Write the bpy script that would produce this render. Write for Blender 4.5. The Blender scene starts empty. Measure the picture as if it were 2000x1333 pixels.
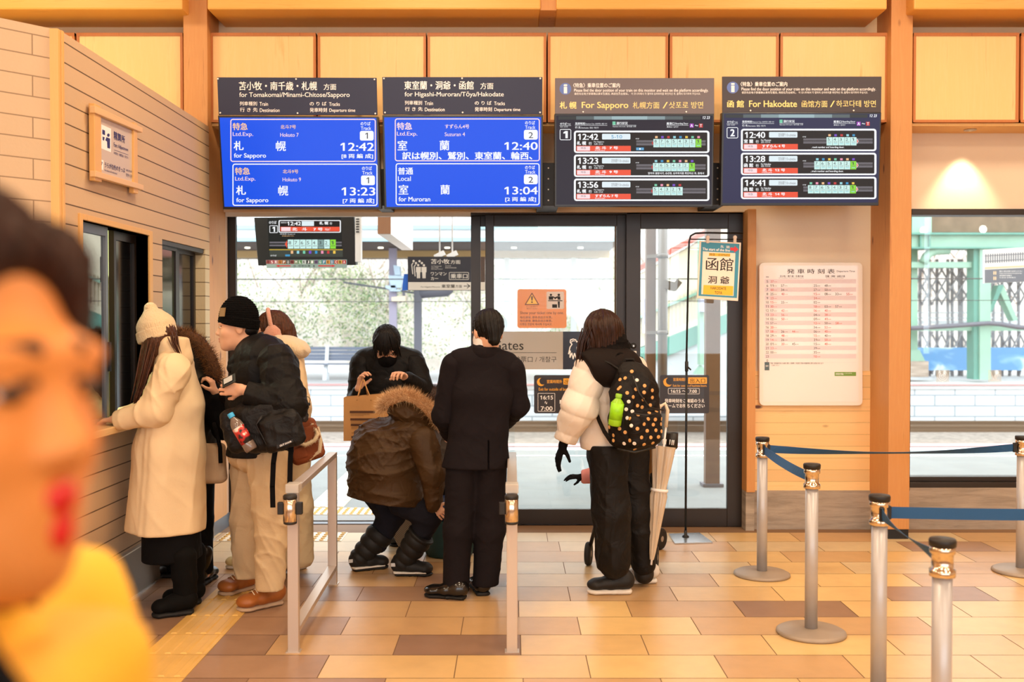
import bpy, math, random
import numpy as np
from mathutils import Vector, Matrix
from mathutils.bvhtree import BVHTree

SC = bpy.context.scene
COL = SC.collection
random.seed(7)
RNG = np.random.default_rng(7)
R = math.radians


def S(r, g, b):
    """sRGB 0-255 to linear RGBA"""
    f = lambda c: (c / 255 / 12.92) if c / 255 <= 0.04045 else ((c / 255 + 0.055) / 1.055) ** 2.4
    return (f(r), f(g), f(b), 1.0)


# ------------------------------------------------------------------ camera
F, CX, CY, PITCH, EYE = 1930.0, 1000.0, 666.5, R(1.054), 1.565
cam_data = bpy.data.cameras.new('camera')
cam_data.sensor_width = 36
cam_data.lens = F * 36 / 2000
cam_data.clip_start = 0.05
cam_data.clip_end = 400
cam_data.dof.use_dof = True
cam_data.dof.focus_distance = 5.9
cam_data.dof.aperture_fstop = 2.5
cam = bpy.data.objects.new('camera', cam_data)
cam.location = (0, 0, EYE)
cam.rotation_euler = (math.pi / 2 - PITCH, 0, 0)
COL.objects.link(cam)
SC.camera = cam
CAM = Vector((0, 0, EYE))

# ------------------------------------------------------------------ sky, lamps, exposure
SC.view_settings.view_transform = 'Standard'
SC.view_settings.look = 'None'
SC.view_settings.exposure = 0.0
SC.view_settings.gamma = 1.0
SC.view_settings.use_curve_mapping = False
SC.cycles.use_denoising = True
SC.cycles.max_bounces = 8
SC.cycles.diffuse_bounces = 4
SC.cycles.transparent_max_bounces = 16
SC.cycles.sample_clamp_indirect = 6.0
SC.cycles.caustics_reflective = False
SC.cycles.caustics_refractive = False
world = bpy.data.worlds.new('overcast_sky')
SC.world = world
world.use_nodes = True
wn = world.node_tree
wn.nodes.clear()
w_out = wn.nodes.new('ShaderNodeOutputWorld')
w_bg = wn.nodes.new('ShaderNodeBackground')
w_bg.inputs[0].default_value = (0.90, 0.96, 1.0, 1)
w_bg.inputs[1].default_value = 4.3
wn.links.new(w_bg.outputs[0], w_out.inputs[0])


def area(name, loc, size, power, color, rot=(0, 0, 0), sy=None):
    l = bpy.data.lights.new(name, 'AREA')
    l.shape = 'RECTANGLE'
    l.size = size
    l.size_y = sy or size
    l.energy = power
    l.color = color
    o = bpy.data.objects.new(name, l)
    o.location = loc
    o.rotation_euler = rot
    COL.objects.link(o)
    return o


WARM = (1.0, 0.80, 0.55)
for ly in (-3.2, -0.2, 2.8, 5.4):
    for lx in (-3.6, -0.6, 2.4, 5.4):
        area('ceiling_lamp', (lx, ly, 4.55), 0.7, 54, WARM)


def spot(name, loc, power, color, size, blend, radius=0.03, rot=(0, 0, 0)):
    l = bpy.data.lights.new(name, 'SPOT')
    l.energy = power
    l.color = color
    l.spot_size = R(size)
    l.spot_blend = blend
    l.shadow_soft_size = radius
    o = bpy.data.objects.new(name, l)
    o.location = loc
    o.rotation_euler = rot
    COL.objects.link(o)
    return o


# the downlights in the soffit under the panel boxes
spot('soffit_downlight', (3.40, 7.36, 2.985), 55, (1, 0.80, 0.52), 75, 0.6)
spot('soffit_downlight', (1.66, 7.36, 2.985), 14, (1, 0.80, 0.52), 75, 0.6)
# lamps of the ticket office behind the windows
area('office_lamp', (-3.4, 5.8, 2.7), 0.6, 60, (0.93, 1.0, 0.72))


# ------------------------------------------------------------------ pixel helpers: a ray through a photograph pixel
def ray(px, py):
    c, s = math.cos(PITCH), math.sin(PITCH)
    x, u = (px - CX), (CY - py)
    return Vector((x, F * c + u * s, -F * s + u * c))


def P(px, py, Y):
    """the world point at depth Y seen at that pixel"""
    d = ray(px, py)
    return CAM + d * (Y / d.y)


def PZ(px, py, Z=0.0):
    d = ray(px, py)
    return CAM + d * ((Z - EYE) / d.z)


def PXx(px, py, X):
    d = ray(px, py)
    return CAM + d * (X / d.x)


# ------------------------------------------------------------------ materials
def _new(name):
    m = bpy.data.materials.new(name)
    m.use_nodes = True
    nt = m.node_tree
    return m, nt, nt.nodes['Principled BSDF']


def _n(nt, t, **kw):
    n = nt.nodes.new(t)
    for k, v in kw.items():
        setattr(n, k, v)
    return n


def _coords(nt, scale, kind='Object', rot=(0, 0, 0)):
    tc = _n(nt, 'ShaderNodeTexCoord')
    mp = _n(nt, 'ShaderNodeMapping')
    mp.inputs['Scale'].default_value = scale
    mp.inputs['Rotation'].default_value = rot
    nt.links.new(tc.outputs[kind], mp.inputs[0])
    return mp.outputs[0]


def _noise(nt, vec, scale, detail=4, rough=0.55, dist=0.0):
    n = _n(nt, 'ShaderNodeTexNoise')
    n.inputs['Scale'].default_value = scale
    n.inputs['Detail'].default_value = detail
    n.inputs['Roughness'].default_value = rough
    n.inputs['Distortion'].default_value = dist
    nt.links.new(vec, n.inputs['Vector'])
    return n.outputs['Fac']


def _ramp(nt, fac, stops):
    r = _n(nt, 'ShaderNodeValToRGB')
    e = r.color_ramp.elements
    while len(e) < len(stops):
        e.new(0.5)
    for i, (p, c) in enumerate(stops):
        e[i].position = p
        e[i].color = c
    nt.links.new(fac, r.inputs[0])
    return r.outputs[0]


def _bump(nt, bsdf, h, strength, dist=0.01):
    b = _n(nt, 'ShaderNodeBump')
    b.inputs['Strength'].default_value = strength
    b.inputs['Distance'].default_value = dist
    nt.links.new(h, b.inputs['Height'])
    nt.links.new(b.outputs[0], bsdf.inputs['Normal'])


def M(name, col, rough=0.55, metal=0.0, bump=None, var=None, spec=None, sheen=None, coat=None, emit=None, stretch=(1, 1, 1), alpha=None):
    """principled material: bump = (noise scale, strength), var = (noise scale, amount of light/dark wear)"""
    m, nt, b = _new(name)
    b.inputs['Base Color'].default_value = col
    b.inputs['Roughness'].default_value = rough
    b.inputs['Metallic'].default_value = metal
    if spec is not None:
        b.inputs['Specular IOR Level'].default_value = spec
    if sheen:
        b.inputs['Sheen Weight'].default_value = sheen
        b.inputs['Sheen Roughness'].default_value = 0.6
    if coat:
        b.inputs['Coat Weight'].default_value = coat
    if emit:
        b.inputs['Emission Color'].default_value = col
        b.inputs['Emission Strength'].default_value = emit
    if bump or var:
        v = _coords(nt, stretch)
        if var:
            f = _noise(nt, v, var[0])
            a = var[1]
            lo = tuple(c * (1 - a) for c in col[:3]) + (1,)
            hi = tuple(min(1, c * (1 + a)) for c in col[:3]) + (1,)
            nt.links.new(_ramp(nt, f, [(0.3, lo), (0.7, hi)]), b.inputs['Base Color'])
        if bump:
            _bump(nt, b, _noise(nt, v, bump[0], 5), bump[1])
    if alpha is not None:
        b.inputs['Alpha'].default_value = alpha
    return m


def wood(name, c1, c2, axis=2, fine=1.0, knots=None, rough=0.5, planks=None, seam=None):
    """wood with grain along axis; knots = colour of knots; planks = plank height along z with dark seams"""
    m, nt, b = _new(name)
    sc = [9.0 * fine] * 3
    sc[axis] = 0.55 * fine
    v = _coords(nt, tuple(sc))
    f = _noise(nt, v, 2.2, 6, 0.6, 1.2)
    f2 = _noise(nt, v, 14, 3, 0.6, 0.3)
    mx = _n(nt, 'ShaderNodeMath', operation='MULTIPLY_ADD')
    nt.links.new(f2, mx.inputs[0])
    mx.inputs[1].default_value = 0.35
    nt.links.new(f, mx.inputs[2])
    col = _ramp(nt, mx.outputs[0], [(0.42, c2), (0.58, c1), (0.70, tuple(min(1, (a * 2 + b_) / 3 * 1.06) for a, b_ in zip(c1[:3], c2[:3])) + (1,)), (0.86, c1)])
    if knots:
        ks = [5.2] * 3
        ks[axis] = 2.2
        vk = _coords(nt, tuple(ks))
        vo = _n(nt, 'ShaderNodeTexVoronoi')
        vo.inputs['Scale'].default_value = 1.0
        nt.links.new(vk, vo.inputs['Vector'])
        kf = _ramp(nt, vo.outputs['Distance'], [(0.045, (1, 1, 1, 1)), (0.10, (0, 0, 0, 1))])
        mk = _n(nt, 'ShaderNodeMixRGB')
        nt.links.new(kf, mk.inputs[0])
        nt.links.new(col, mk.inputs[1])
        mk.inputs[2].default_value = knots
        col = mk.outputs[0]
    if planks:
        tc = _n(nt, 'ShaderNodeTexCoord')
        sx = _n(nt, 'ShaderNodeSeparateXYZ')
        nt.links.new(tc.outputs['Object'], sx.inputs[0])
        d = _n(nt, 'ShaderNodeMath', operation='DIVIDE')
        nt.links.new(sx.outputs[2], d.inputs[0])
        d.inputs[1].default_value = planks
        fl = _n(nt, 'ShaderNodeMath', operation='FLOOR')
        nt.links.new(d.outputs[0], fl.inputs[0])
        fr = _n(nt, 'ShaderNodeMath', operation='FRACT')
        nt.links.new(d.outputs[0], fr.inputs[0])
        wnz = _n(nt, 'ShaderNodeTexWhiteNoise', noise_dimensions='1D')
        nt.links.new(fl.outputs[0], wnz.inputs['W'])
        hs = _n(nt, 'ShaderNodeHueSaturation')
        mr = _n(nt, 'ShaderNodeMapRange')
        mr.inputs[3].default_value = 0.88
        mr.inputs[4].default_value = 1.08
        nt.links.new(wnz.outputs[0], mr.inputs[0])
        nt.links.new(mr.outputs[0], hs.inputs['Value'])
        nt.links.new(col, hs.inputs['Color'])
        lt = _n(nt, 'ShaderNodeMath', operation='LESS_THAN')
        nt.links.new(fr.outputs[0], lt.inputs[0])
        lt.inputs[1].default_value = 0.022
        ms = _n(nt, 'ShaderNodeMixRGB')
        nt.links.new(lt.outputs[0], ms.inputs[0])
        nt.links.new(hs.outputs[0], ms.inputs[1])
        ms.inputs[2].default_value = seam or tuple(c * 0.35 for c in c2[:3]) + (1,)
        col = ms.outputs[0]
    nt.links.new(col, b.inputs['Base Color'])
    b.inputs['Roughness'].default_value = rough
    _bump(nt, b, f2, 0.12, 0.004)
    return m


def glass(name, tint=(1, 1, 1, 1), refl=0.12, rough=0.0, trans=None):
    """thin pane: see-through with a Fresnel reflection"""
    m, nt, b = _new(name)
    nt.nodes.remove(b)
    out = nt.nodes['Material Output']
    t = _n(nt, 'ShaderNodeBsdfTransparent')
    t.inputs[0].default_value = tint
    g = _n(nt, 'ShaderNodeBsdfGlossy')
    g.inputs['Roughness'].default_value = rough
    mix = _n(nt, 'ShaderNodeMixShader')
    lw = _n(nt, 'ShaderNodeFresnel')
    lw.inputs[0].default_value = 1.5
    ml = _n(nt, 'ShaderNodeMath', operation='MULTIPLY_ADD')
    nt.links.new(lw.outputs[0], ml.inputs[0])
    ml.inputs[1].default_value = 1.4
    ml.inputs[2].default_value = refl - 0.06
    ml.use_clamp = True
    nt.links.new(ml.outputs[0], mix.inputs[0])
    nt.links.new(t.outputs[0], mix.inputs[1])
    nt.links.new(g.outputs[0], mix.inputs[2])
    nt.links.new(mix.outputs[0], out.inputs[0])
    return m


def film(name, col, alpha, rough=0.3):
    """printed film on glass, partly see-through"""
    m, nt, b = _new(name)
    b.inputs['Base Color'].default_value = col
    b.inputs['Roughness'].default_value = rough
    b.inputs['Alpha'].default_value = alpha
    return m


def emit(name, col, strength):
    m, nt, b = _new(name)
    b.inputs['Base Color'].default_value = (0.01, 0.01, 0.01, 1)
    b.inputs['Roughness'].default_value = 0.25
    b.inputs['Specular IOR Level'].default_value = 0.15
    b.inputs['Emission Color'].default_value = col
    b.inputs['Emission Strength'].default_value = strength
    return m


def blocks(name, col, bw, bh, along='y', mortar=(0.25, 0.2, 0.16, 1), msize=0.004, offset=0.5, bumpy=0.35):
    """coursed masonry blocks; the texture runs along the named horizontal axis"""
    m, nt, b = _new(name)
    tc = _n(nt, 'ShaderNodeTexCoord')
    sx = _n(nt, 'ShaderNodeSeparateXYZ')
    nt.links.new(tc.outputs['Object'], sx.inputs[0])
    cb = _n(nt, 'ShaderNodeCombineXYZ')
    nt.links.new(sx.outputs[{'x': 0, 'y': 1}[along]], cb.inputs[0])
    nt.links.new(sx.outputs[2], cb.inputs[1])
    br = _n(nt, 'ShaderNodeTexBrick')
    br.offset = offset
    br.inputs['Scale'].default_value = 1.0
    br.inputs['Mortar Size'].default_value = msize
    br.inputs['Mortar Smooth'].default_value = 0.1
    br.inputs['Brick Width'].default_value = bw
    br.inputs['Row Height'].default_value = bh
    br.inputs['Color1'].default_value = col
    br.inputs['Color2'].default_value = tuple(c * 0.93 for c in col[:3]) + (1,)
    br.inputs['Mortar'].default_value = mortar
    nt.links.new(cb.outputs[0], br.inputs['Vector'])
    nt.links.new(br.outputs['Color'], b.inputs['Base Color'])
    b.inputs['Roughness'].default_value = 0.75
    v = _coords(nt, (1, 1, 1))
    f = _noise(nt, v, 70, 4)
    ad = _n(nt, 'ShaderNodeMath', operation='MULTIPLY_ADD')
    nt.links.new(br.outputs['Fac'], ad.inputs[0])
    ad.inputs[1].default_value = -1.5
    nt.links.new(f, ad.inputs[2])
    _bump(nt, b, ad.outputs[0], bumpy, 0.004)
    return m


# ------------------------------------------------------------------ mesh builder
class MB:
    """collects geometry (several materials allowed) and links it as ONE mesh object"""

    def __init__(self):
        self.v, self.f, self.m, self.s = [], [], [], []

    def add(self, vs, fs, mi=0, smooth=False):
        n = len(self.v)
        self.v += [tuple(p) for p in vs]
        self.f += [tuple(i + n for i in q) for q in fs]
        self.m += [mi] * len(fs)
        self.s += [smooth] * len(fs)
        return self

    def box(self, lo, hi, mi=0):
        x0, y0, z0 = lo
        x1, y1, z1 = hi
        vs = [(x0, y0, z0), (x1, y0, z0), (x1, y1, z0), (x0, y1, z0), (x0, y0, z1), (x1, y0, z1), (x1, y1, z1), (x0, y1, z1)]
        return self.add(vs, [(3, 2, 1, 0), (4, 5, 6, 7), (0, 1, 5, 4), (1, 2, 6, 5), (2, 3, 7, 6), (3, 0, 4, 7)], mi)

    def obox(self, c, ax, ay, az, mi=0):
        """box from its centre and three half-axis vectors"""
        c, ax, ay, az = Vector(c), Vector(ax), Vector(ay), Vector(az)
        vs = [c + ax * i + ay * j + az * k for k in (-1, 1) for (i, j) in ((-1, -1), (1, -1), (1, 1), (-1, 1))]
        return self.add(vs, [(3, 2, 1, 0), (4, 5, 6, 7), (0, 1, 5, 4), (1, 2, 6, 5), (2, 3, 7, 6), (3, 0, 4, 7)], mi)

    def bar(self, a, b, w, h=None, up=(0, 0, 1), mi=0):
        """rectangular bar from a to b"""
        a, b = Vector(a), Vector(b)
        d = (b - a)
        n = d.normalized()
        s = n.cross(Vector(up))
        if s.length < 1e-4:
            s = n.cross(Vector((0, 1, 0)))
        s.normalize()
        u = s.cross(n)
        return self.obox((a + b) / 2, s * (w / 2), d / 2, u * ((h or w) / 2), mi)

    def tube(self, pts, r, seg=10, mi=0, cap=True, smooth=True, closed=False):
        pts = [Vector(p) for p in pts]
        n = len(pts)
        rr = r if isinstance(r, (list, tuple)) else [r] * n
        rings = []
        prev = None
        for i, p in enumerate(pts):
            if closed:
                t = pts[(i + 1) % n] - pts[i - 1]
            else:
                t = pts[min(i + 1, n - 1)] - pts[max(i - 1, 0)]
            t.normalize()
            if prev is None:
                a = Vector((0, 0, 1)) if abs(t.z) < 0.9 else Vector((1, 0, 0))
                u = t.cross(a).normalized()
            else:
                u = (prev - t * prev.dot(t)).normalized()
            prev = u
            w = t.cross(u)
            rings.append([p + (u * math.cos(2 * math.pi * k / seg) + w * math.sin(2 * math.pi * k / seg)) * rr[i] for k in range(seg)])
        vs = [q for rg in rings for q in rg]
        fs = []
        for i in range(n if closed else n - 1):
            j = (i + 1) % n
            for k in range(seg):
                fs.append((i * seg + k, i * seg + (k + 1) % seg, j * seg + (k + 1) % seg, j * seg + k))
        self.add(vs, fs, mi, smooth)
        if cap and not closed:
            m0 = len(self.v) - len(vs)
            self.f += [tuple(m0 + k for k in reversed(range(seg))), tuple(m0 + (n - 1) * seg + k for k in range(seg))]
            self.m += [mi, mi]
            self.s += [False, False]
        return self

    def lathe(self, prof, c, seg=32, mi=0, smooth=True, axis=None):
        """profile of (radius, height) turned about the vertical through c (or about axis)"""
        c = Vector(c)
        q = Vector((0, 0, 1)).rotation_difference(Vector(axis).normalized()) if axis is not None else None
        vs = []
        for (r, z) in prof:
            for k in range(seg):
                p = Vector((r * math.cos(2 * math.pi * k / seg), r * math.sin(2 * math.pi * k / seg), z))
                vs.append(c + (q @ p if q else p))
        fs = []
        for i in range(len(prof) - 1):
            for k in range(seg):
                fs.append((i * seg + k, i * seg + (k + 1) % seg, (i + 1) * seg + (k + 1) % seg, (i + 1) * seg + k))
        b0 = len(self.v)
        self.add(vs, fs, mi, smooth)
        self.f += [tuple(b0 + k for k in reversed(range(seg))), tuple(b0 + (len(prof) - 1) * seg + k for k in range(seg))]
        self.m += [mi, mi]
        self.s += [False, False]
        return self

    def poly(self, pts, thick, mi=0):
        """extrude a planar polygon by the vector thick"""
        pts = [Vector(p) for p in pts]
        n = len(pts)
        t = Vector(thick)
        vs = pts + [p + t for p in pts]
        fs = [tuple(range(n)), tuple(reversed(range(n, 2 * n)))] + [(i, i + n, (i + 1) % n + n, (i + 1) % n) for i in range(n)]
        return self.add(vs, fs, mi)

    def build(self, name, mats, root=None, bevel=None, props=None):
        me = bpy.data.meshes.new(name)
        o = bpy.data.objects.new(name, me)
        off = Vector((0, 0, 0))
        p = root
        while p is not None:
            off += Vector(p.location)
            p = p.parent
        me.from_pydata([(x - off.x, y - off.y, z - off.z) for x, y, z in self.v], [], self.f)
        if not isinstance(mats, (list, tuple)):
            mats = [mats]
        for m in mats:
            me.materials.append(m)
        me.polygons.foreach_set('material_index', self.m)
        me.polygons.foreach_set('use_smooth', self.s)
        me.update()
        if root is not None:
            o.parent = root
        COL.objects.link(o)
        if bevel:
            bv = o.modifiers.new('bevel', 'BEVEL')
            bv.width = bevel
            bv.segments = 2
            bv.limit_method = 'ANGLE'
            bv.harden_normals = False
        if props:
            for k, v in props.items():
                o[k] = v
        return o


def thing(name, loc, label, cat, group=None):
    """an Empty at the thing's base that parents its parts"""
    o = bpy.data.objects.new(name, None)
    o.empty_display_size = 0.1
    o.location = loc
    o['label'] = label
    o['category'] = cat
    if group:
        o['group'] = group
    COL.objects.link(o)
    return o


def tag(o, label, cat, group=None, kind=None):
    o['label'] = label
    o['category'] = cat
    if group:
        o['group'] = group
    if kind:
        o['kind'] = kind
    return o


def struct(o, label=None):
    o['kind'] = 'structure'
    if label:
        o['label'] = label
    return o


def copy_thing(root, loc, label, group=None):
    r = root.copy()
    COL.objects.link(r)
    r.location = loc
    r['label'] = label
    if group:
        r['group'] = group
    for ch in [c for c in COL.objects if c.parent == root]:
        c = ch.copy()
        COL.objects.link(c)
        c.parent = r
        for g in [x for x in COL.objects if x.parent == ch]:
            d = g.copy()
            COL.objects.link(d)
            d.parent = c
    return r


# ------------------------------------------------------------------ lettering on planes
_fc = bpy.data.curves.new('lettering', 'FONT')
_fo = bpy.data.objects.new('lettering', _fc)
_tcache = {}


def glyphs(text, bold=0.0, shear=0.0):
    """outline of the text as triangles; bold lettering is the same outline laid down a little to each side"""
    k = (text, bold, shear)
    if k not in _tcache:
        _fc.body = text
        _fc.size = 1.0
        _fc.resolution_u = 3
        _fc.shear = shear
        me = bpy.data.meshes.new_from_object(_fo)
        v = np.array([x.co[:2] for x in me.vertices]) if len(me.vertices) else np.zeros((0, 2))
        f = [tuple(p.vertices) for p in me.polygons]
        bpy.data.meshes.remove(me)
        v = np.concatenate([v, np.zeros((len(v), 1))], 1)
        if '1' in text and text != '1':
            w1 = np.ptp(glyphs('1')[0][:, 0]) - 0.15
        elif text == '1':
            w1 = np.ptp(v[:, 0])
        for i, ch in enumerate(text):
            if ch == '1':      # give the plain stroke its flag
                if i + 1 == len(text):
                    x1 = v[:, 0].max() if text != '1' else v[:, 0].max()
                else:
                    _fc.body = text[:i + 1]
                    m2 = bpy.data.meshes.new_from_object(_fo)
                    x1 = max(q.co[0] for q in m2.vertices)
                    bpy.data.meshes.remove(m2)
                x0, tp = x1 - w1, 0.68 if len(text) > 1 else v[:, 1].max()
                n = len(v)
                v = np.concatenate([v, np.array([(x0, tp, 2e-5), (x0 - 0.15, tp - 0.13, 2e-5), (x0 - 0.15, tp - 0.23, 2e-5), (x0, tp - 0.12, 2e-5)])])
                f.append((n, n + 1, n + 2, n + 3))
        if bold > 0.0035 and len(v):
            n, b = len(v), min(bold, 0.03) * 1.15
            sh = [(-b, 0), (b, 0)] if bold < 0.012 else [(-b, -b * .5), (b, -b * .5), (-b, b * .5), (b, b * .5)]
            f = [tuple(i + n * j for i in q) for j in range(len(sh)) for q in f]
            v = np.concatenate([v + np.array(o + (4e-5 * j,)) for j, o in enumerate(sh)])
        _tcache[k] = (v, f)
    return _tcache[k]


class Plane:
    """a flat face in the place, addressed by the photograph's pixels"""

    def __init__(self, o, ex, ey):
        self.o = Vector(o)
        self.ex = Vector(ex).normalized()
        self.ey = Vector(ey).normalized()
        self.n = self.ex.cross(self.ey).normalized()

    def uv(self, px, py):
        d = ray(px, py)
        t = (self.o - CAM).dot(self.n) / d.dot(self.n)
        q = CAM + d * t - self.o
        return q.dot(self.ex), q.dot(self.ey)

    def at(self, u, v, off=0.0):
        return self.o + self.ex * u + self.ey * v + self.n * off


class Ink:
    """flat lettering and marks on a plane, one mesh per call of done()"""

    def __init__(self, plane, off):
        self.p, self.off, self.mb, self.mats = plane, off, MB(), []

    def mi(self, mat):
        if mat not in self.mats:
            self.mats.append(mat)
        return self.mats.index(mat)

    def text(self, s, x0, y0, x1, y1, mat, bold=0.0, shear=0.0, dz=0.0):
        """fit the text's bounding box into the pixel box"""
        v, f = glyphs(s, bold, shear)
        if not len(v):
            return self
        zz, v = v[:, 2], v[:, :2]
        lo, hi = v.min(0), v.max(0)
        ua, va = self.p.uv(x0, y1)
        ub, vb = self.p.uv(x1, y0)
        uc, vc = self.p.uv(x1, y1)
        ud, vd = self.p.uv(x0, y0)
        w = (v - lo) / np.maximum(hi - lo, 1e-6)
        a, b = w[:, :1], w[:, 1:]
        c00, c10, c11, c01 = np.array([ua, va]), np.array([uc, vc]), np.array([ub, vb]), np.array([ud, vd])
        q = c00 * (1 - a) * (1 - b) + c10 * a * (1 - b) + c11 * a * b + c01 * (1 - a) * b
        self.mb.add([self.p.at(u, w_, self.off + dz + z_) for (u, w_), z_ in zip(q, zz)], f, self.mi(mat))
        return self

    def quad(self, pts, mat, dz=0.0):
        """polygon through pixel points (clockwise or not)"""
        q = [self.p.uv(*p) for p in pts]
        ar = sum(q[i][0] * q[(i + 1) % len(q)][1] - q[(i + 1) % len(q)][0] * q[i][1] for i in range(len(q)))
        if ar < 0:
            q.reverse()
        self.mb.add([self.p.at(u, v, self.off + dz) for u, v in q], [tuple(range(len(q)))], self.mi(mat))
        return self

    def rect(self, x0, y0, x1, y1, mat, dz=0.0, r=0.0):
        if r <= 0:
            return self.quad([(x0, y0), (x1, y0), (x1, y1), (x0, y1)], mat, dz)
        return self.quad(rrect(x0, y0, x1, y1, r), mat, dz)

    def frame(self, x0, y0, x1, y1, w, mat, r=3.0, dz=0.0):
        """rounded outline of width w pixels"""
        a = [self.p.uv(*p) for p in rrect(x0, y0, x1, y1, r)]
        b = [self.p.uv(*p) for p in rrect(x0 + w, y0 + w, x1 - w, y1 - w, max(r - w, 0.3))]
        n = len(a)
        vs = [self.p.at(u, v, self.off + dz) for u, v in a + b]
        self.mb.add(vs, [(i, i + n, (i + 1) % n + n, (i + 1) % n) for i in range(n)], self.mi(mat))
        return self

    def line(self, pts, w, mat, dz=0.0, closed=False):
        n = len(pts)
        for i in range(n if closed else n - 1):
            (xa, ya), (xb, yb) = pts[i], pts[(i + 1) % n]
            L = math.hypot(xb - xa, yb - ya) or 1
            nx, ny = -(yb - ya) / L * w / 2, (xb - xa) / L * w / 2
            ex, ey = (xb - xa) / L * w * 0.3, (yb - ya) / L * w * 0.3
            self.quad([(xa + nx - ex, ya + ny - ey), (xb + nx + ex, yb + ny + ey), (xb - nx + ex, yb - ny + ey), (xa - nx - ex, ya - ny - ey)], mat, dz + 0.00003 * (i % 3))
        return self

    def disc(self, cx, cy, r, mat, dz=0.0, seg=20, ry=None):
        return self.quad([(cx + r * math.cos(2 * math.pi * k / seg), cy + (ry or r) * math.sin(2 * math.pi * k / seg)) for k in range(seg)], mat, dz)

    def done(self, name, root, props=None):
        return self.mb.build(name, self.mats, root, props=props)


def rrect(x0, y0, x1, y1, r, n=4):
    out = []
    for cx, cy, a0 in ((x1 - r, y0 + r, -90), (x1 - r, y1 - r, 0), (x0 + r, y1 - r, 90), (x0 + r, y0 + r, 180)):
        for k in range(n + 1):
            a = R(a0 + 90 * k / n)
            out.append((cx + r * math.cos(a), cy + r * math.sin(a)))
    return out


def slab(plane, pts, thick, off=0.0):
    """MB with a slab whose front face passes through the pixel points; thick goes backwards"""
    q = [plane.uv(*p) for p in pts]
    ar = sum(q[i][0] * q[(i + 1) % len(q)][1] - q[(i + 1) % len(q)][0] * q[i][1] for i in range(len(q)))
    if ar < 0:
        q.reverse()
    mb = MB()
    n = len(q)
    vs = [plane.at(u, v, off) for u, v in q] + [plane.at(u, v, off - thick) for u, v in q]
    mb.add(vs, [tuple(range(n)), tuple(reversed(range(n, 2 * n)))] + [(i, i + n, (i + 1) % n + n, (i + 1) % n) for i in range(n)])
    return mb


def facing(Y):
    """upright plane facing the camera at depth Y"""
    return Plane((0, Y, 0), (1, 0, 0), (0, 0, 1))


def tilted(px, py, Y, deg):
    """plane whose top leans towards the camera, through that pixel at depth Y"""
    t = R(deg)
    return Plane(P(px, py, Y), (1, 0, 0), (0, -math.sin(t), math.cos(t)))
# ================================================================== materials of the place
m_plaster = M('plaster', S(226, 208, 186), 0.85, bump=(60, 0.06), var=(1.3, 0.03))
m_upper = M('upper_board', S(232, 205, 165), 0.7, var=(0.8, 0.03))
m_cedar = wood('cedar', S(206, 148, 88), S(178, 114, 60), 2, 0.9, knots=S(110, 52, 22))
m_cedar_x = wood('cedar_across', S(206, 148, 88), S(178, 114, 60), 0, 0.9, knots=S(110, 52, 22))
m_beam = wood('beam', S(232, 176, 92), S(212, 150, 66), 0, 0.6)
m_ply = wood('plywood', S(240, 200, 138), S(222, 174, 108), 2, 0.55)
m_rim = wood('panel_rim', S(192, 118, 58), S(160, 88, 38), 2, 1.0)
m_pine = wood('pine_planks', S(240, 202, 144), S(226, 180, 118), 0, 0.8, knots=S(96, 46, 20), planks=0.0895)
m_cedar_lit = wood('cedar_daylit', S(214, 178, 148), S(196, 152, 120), 2, 1.1)  # cedar post side, paled for the daylight falling on it
m_shelf = wood('shelf_wood', S(225, 190, 140), S(210, 172, 120), 1, 0.8, rough=0.25)
m_trim = wood('corner_trim', S(226, 180, 112), S(208, 158, 92), 2, 0.9)
m_block = blocks('wall_blocks', S(210, 180, 146), 80.0, 0.0975, 'y', mortar=S(96, 74, 54), msize=0.0035)
m_blockx = blocks('wall_blocks_across', S(212, 184, 152), 0.30, 0.0975, 'x', mortar=S(150, 124, 98), msize=0.003)
m_blockj = blocks('jamb_blocks', S(214, 196, 158), 0.60, 0.0975, 'x', mortar=S(120, 100, 74), msize=0.0035)
m_base = M('stone_base', S(122, 112, 102), 0.35, bump=(5, 0.05), var=(3.0, 0.12))
m_steelline = M('metal_trim', S(200, 195, 188), 0.3, 0.9)
m_frame = M('dark_frame', S(46, 38, 34), 0.35, 0.3)
m_alu = M('grey_aluminium', S(120, 124, 130), 0.4, 0.6)
m_black = M('black_plastic', S(18, 17, 18), 0.45)
m_darkpane = M('dark_office_pane', S(20, 20, 22), 0.12, spec=0.6)
m_glass = glass('clear_glass', (0.985, 0.995, 0.99, 1), 0.05)
m_glassr = glass('office_glass', (0.55, 0.6, 0.55, 1), 0.30)
m_office = M('office_wall', S(206, 208, 170), 0.8)
m_ceiling = wood('ceiling_boards', S(222, 172, 108), S(205, 150, 84), 1, 0.7)


def concrete(name, col):
    m, nt, b = _new(name)
    v = _coords(nt, (1.0, 1.0, 9.0))
    f = _noise(nt, v, 2.4, 6, 0.65, 0.4)
    c = lambda k: tuple(x * k for x in col[:3]) + (1,)
    col_ = _ramp(nt, f, [(0.3, c(0.62)), (0.5, c(0.95)), (0.72, c(1.2))])
    nt.links.new(col_, b.inputs['Base Color'])
    b.inputs['Roughness'].default_value = 0.8
    _bump(nt, b, f, 0.4, 0.01)
    return m


m_conc = concrete('board_marked_concrete', S(168, 154, 140))

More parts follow.
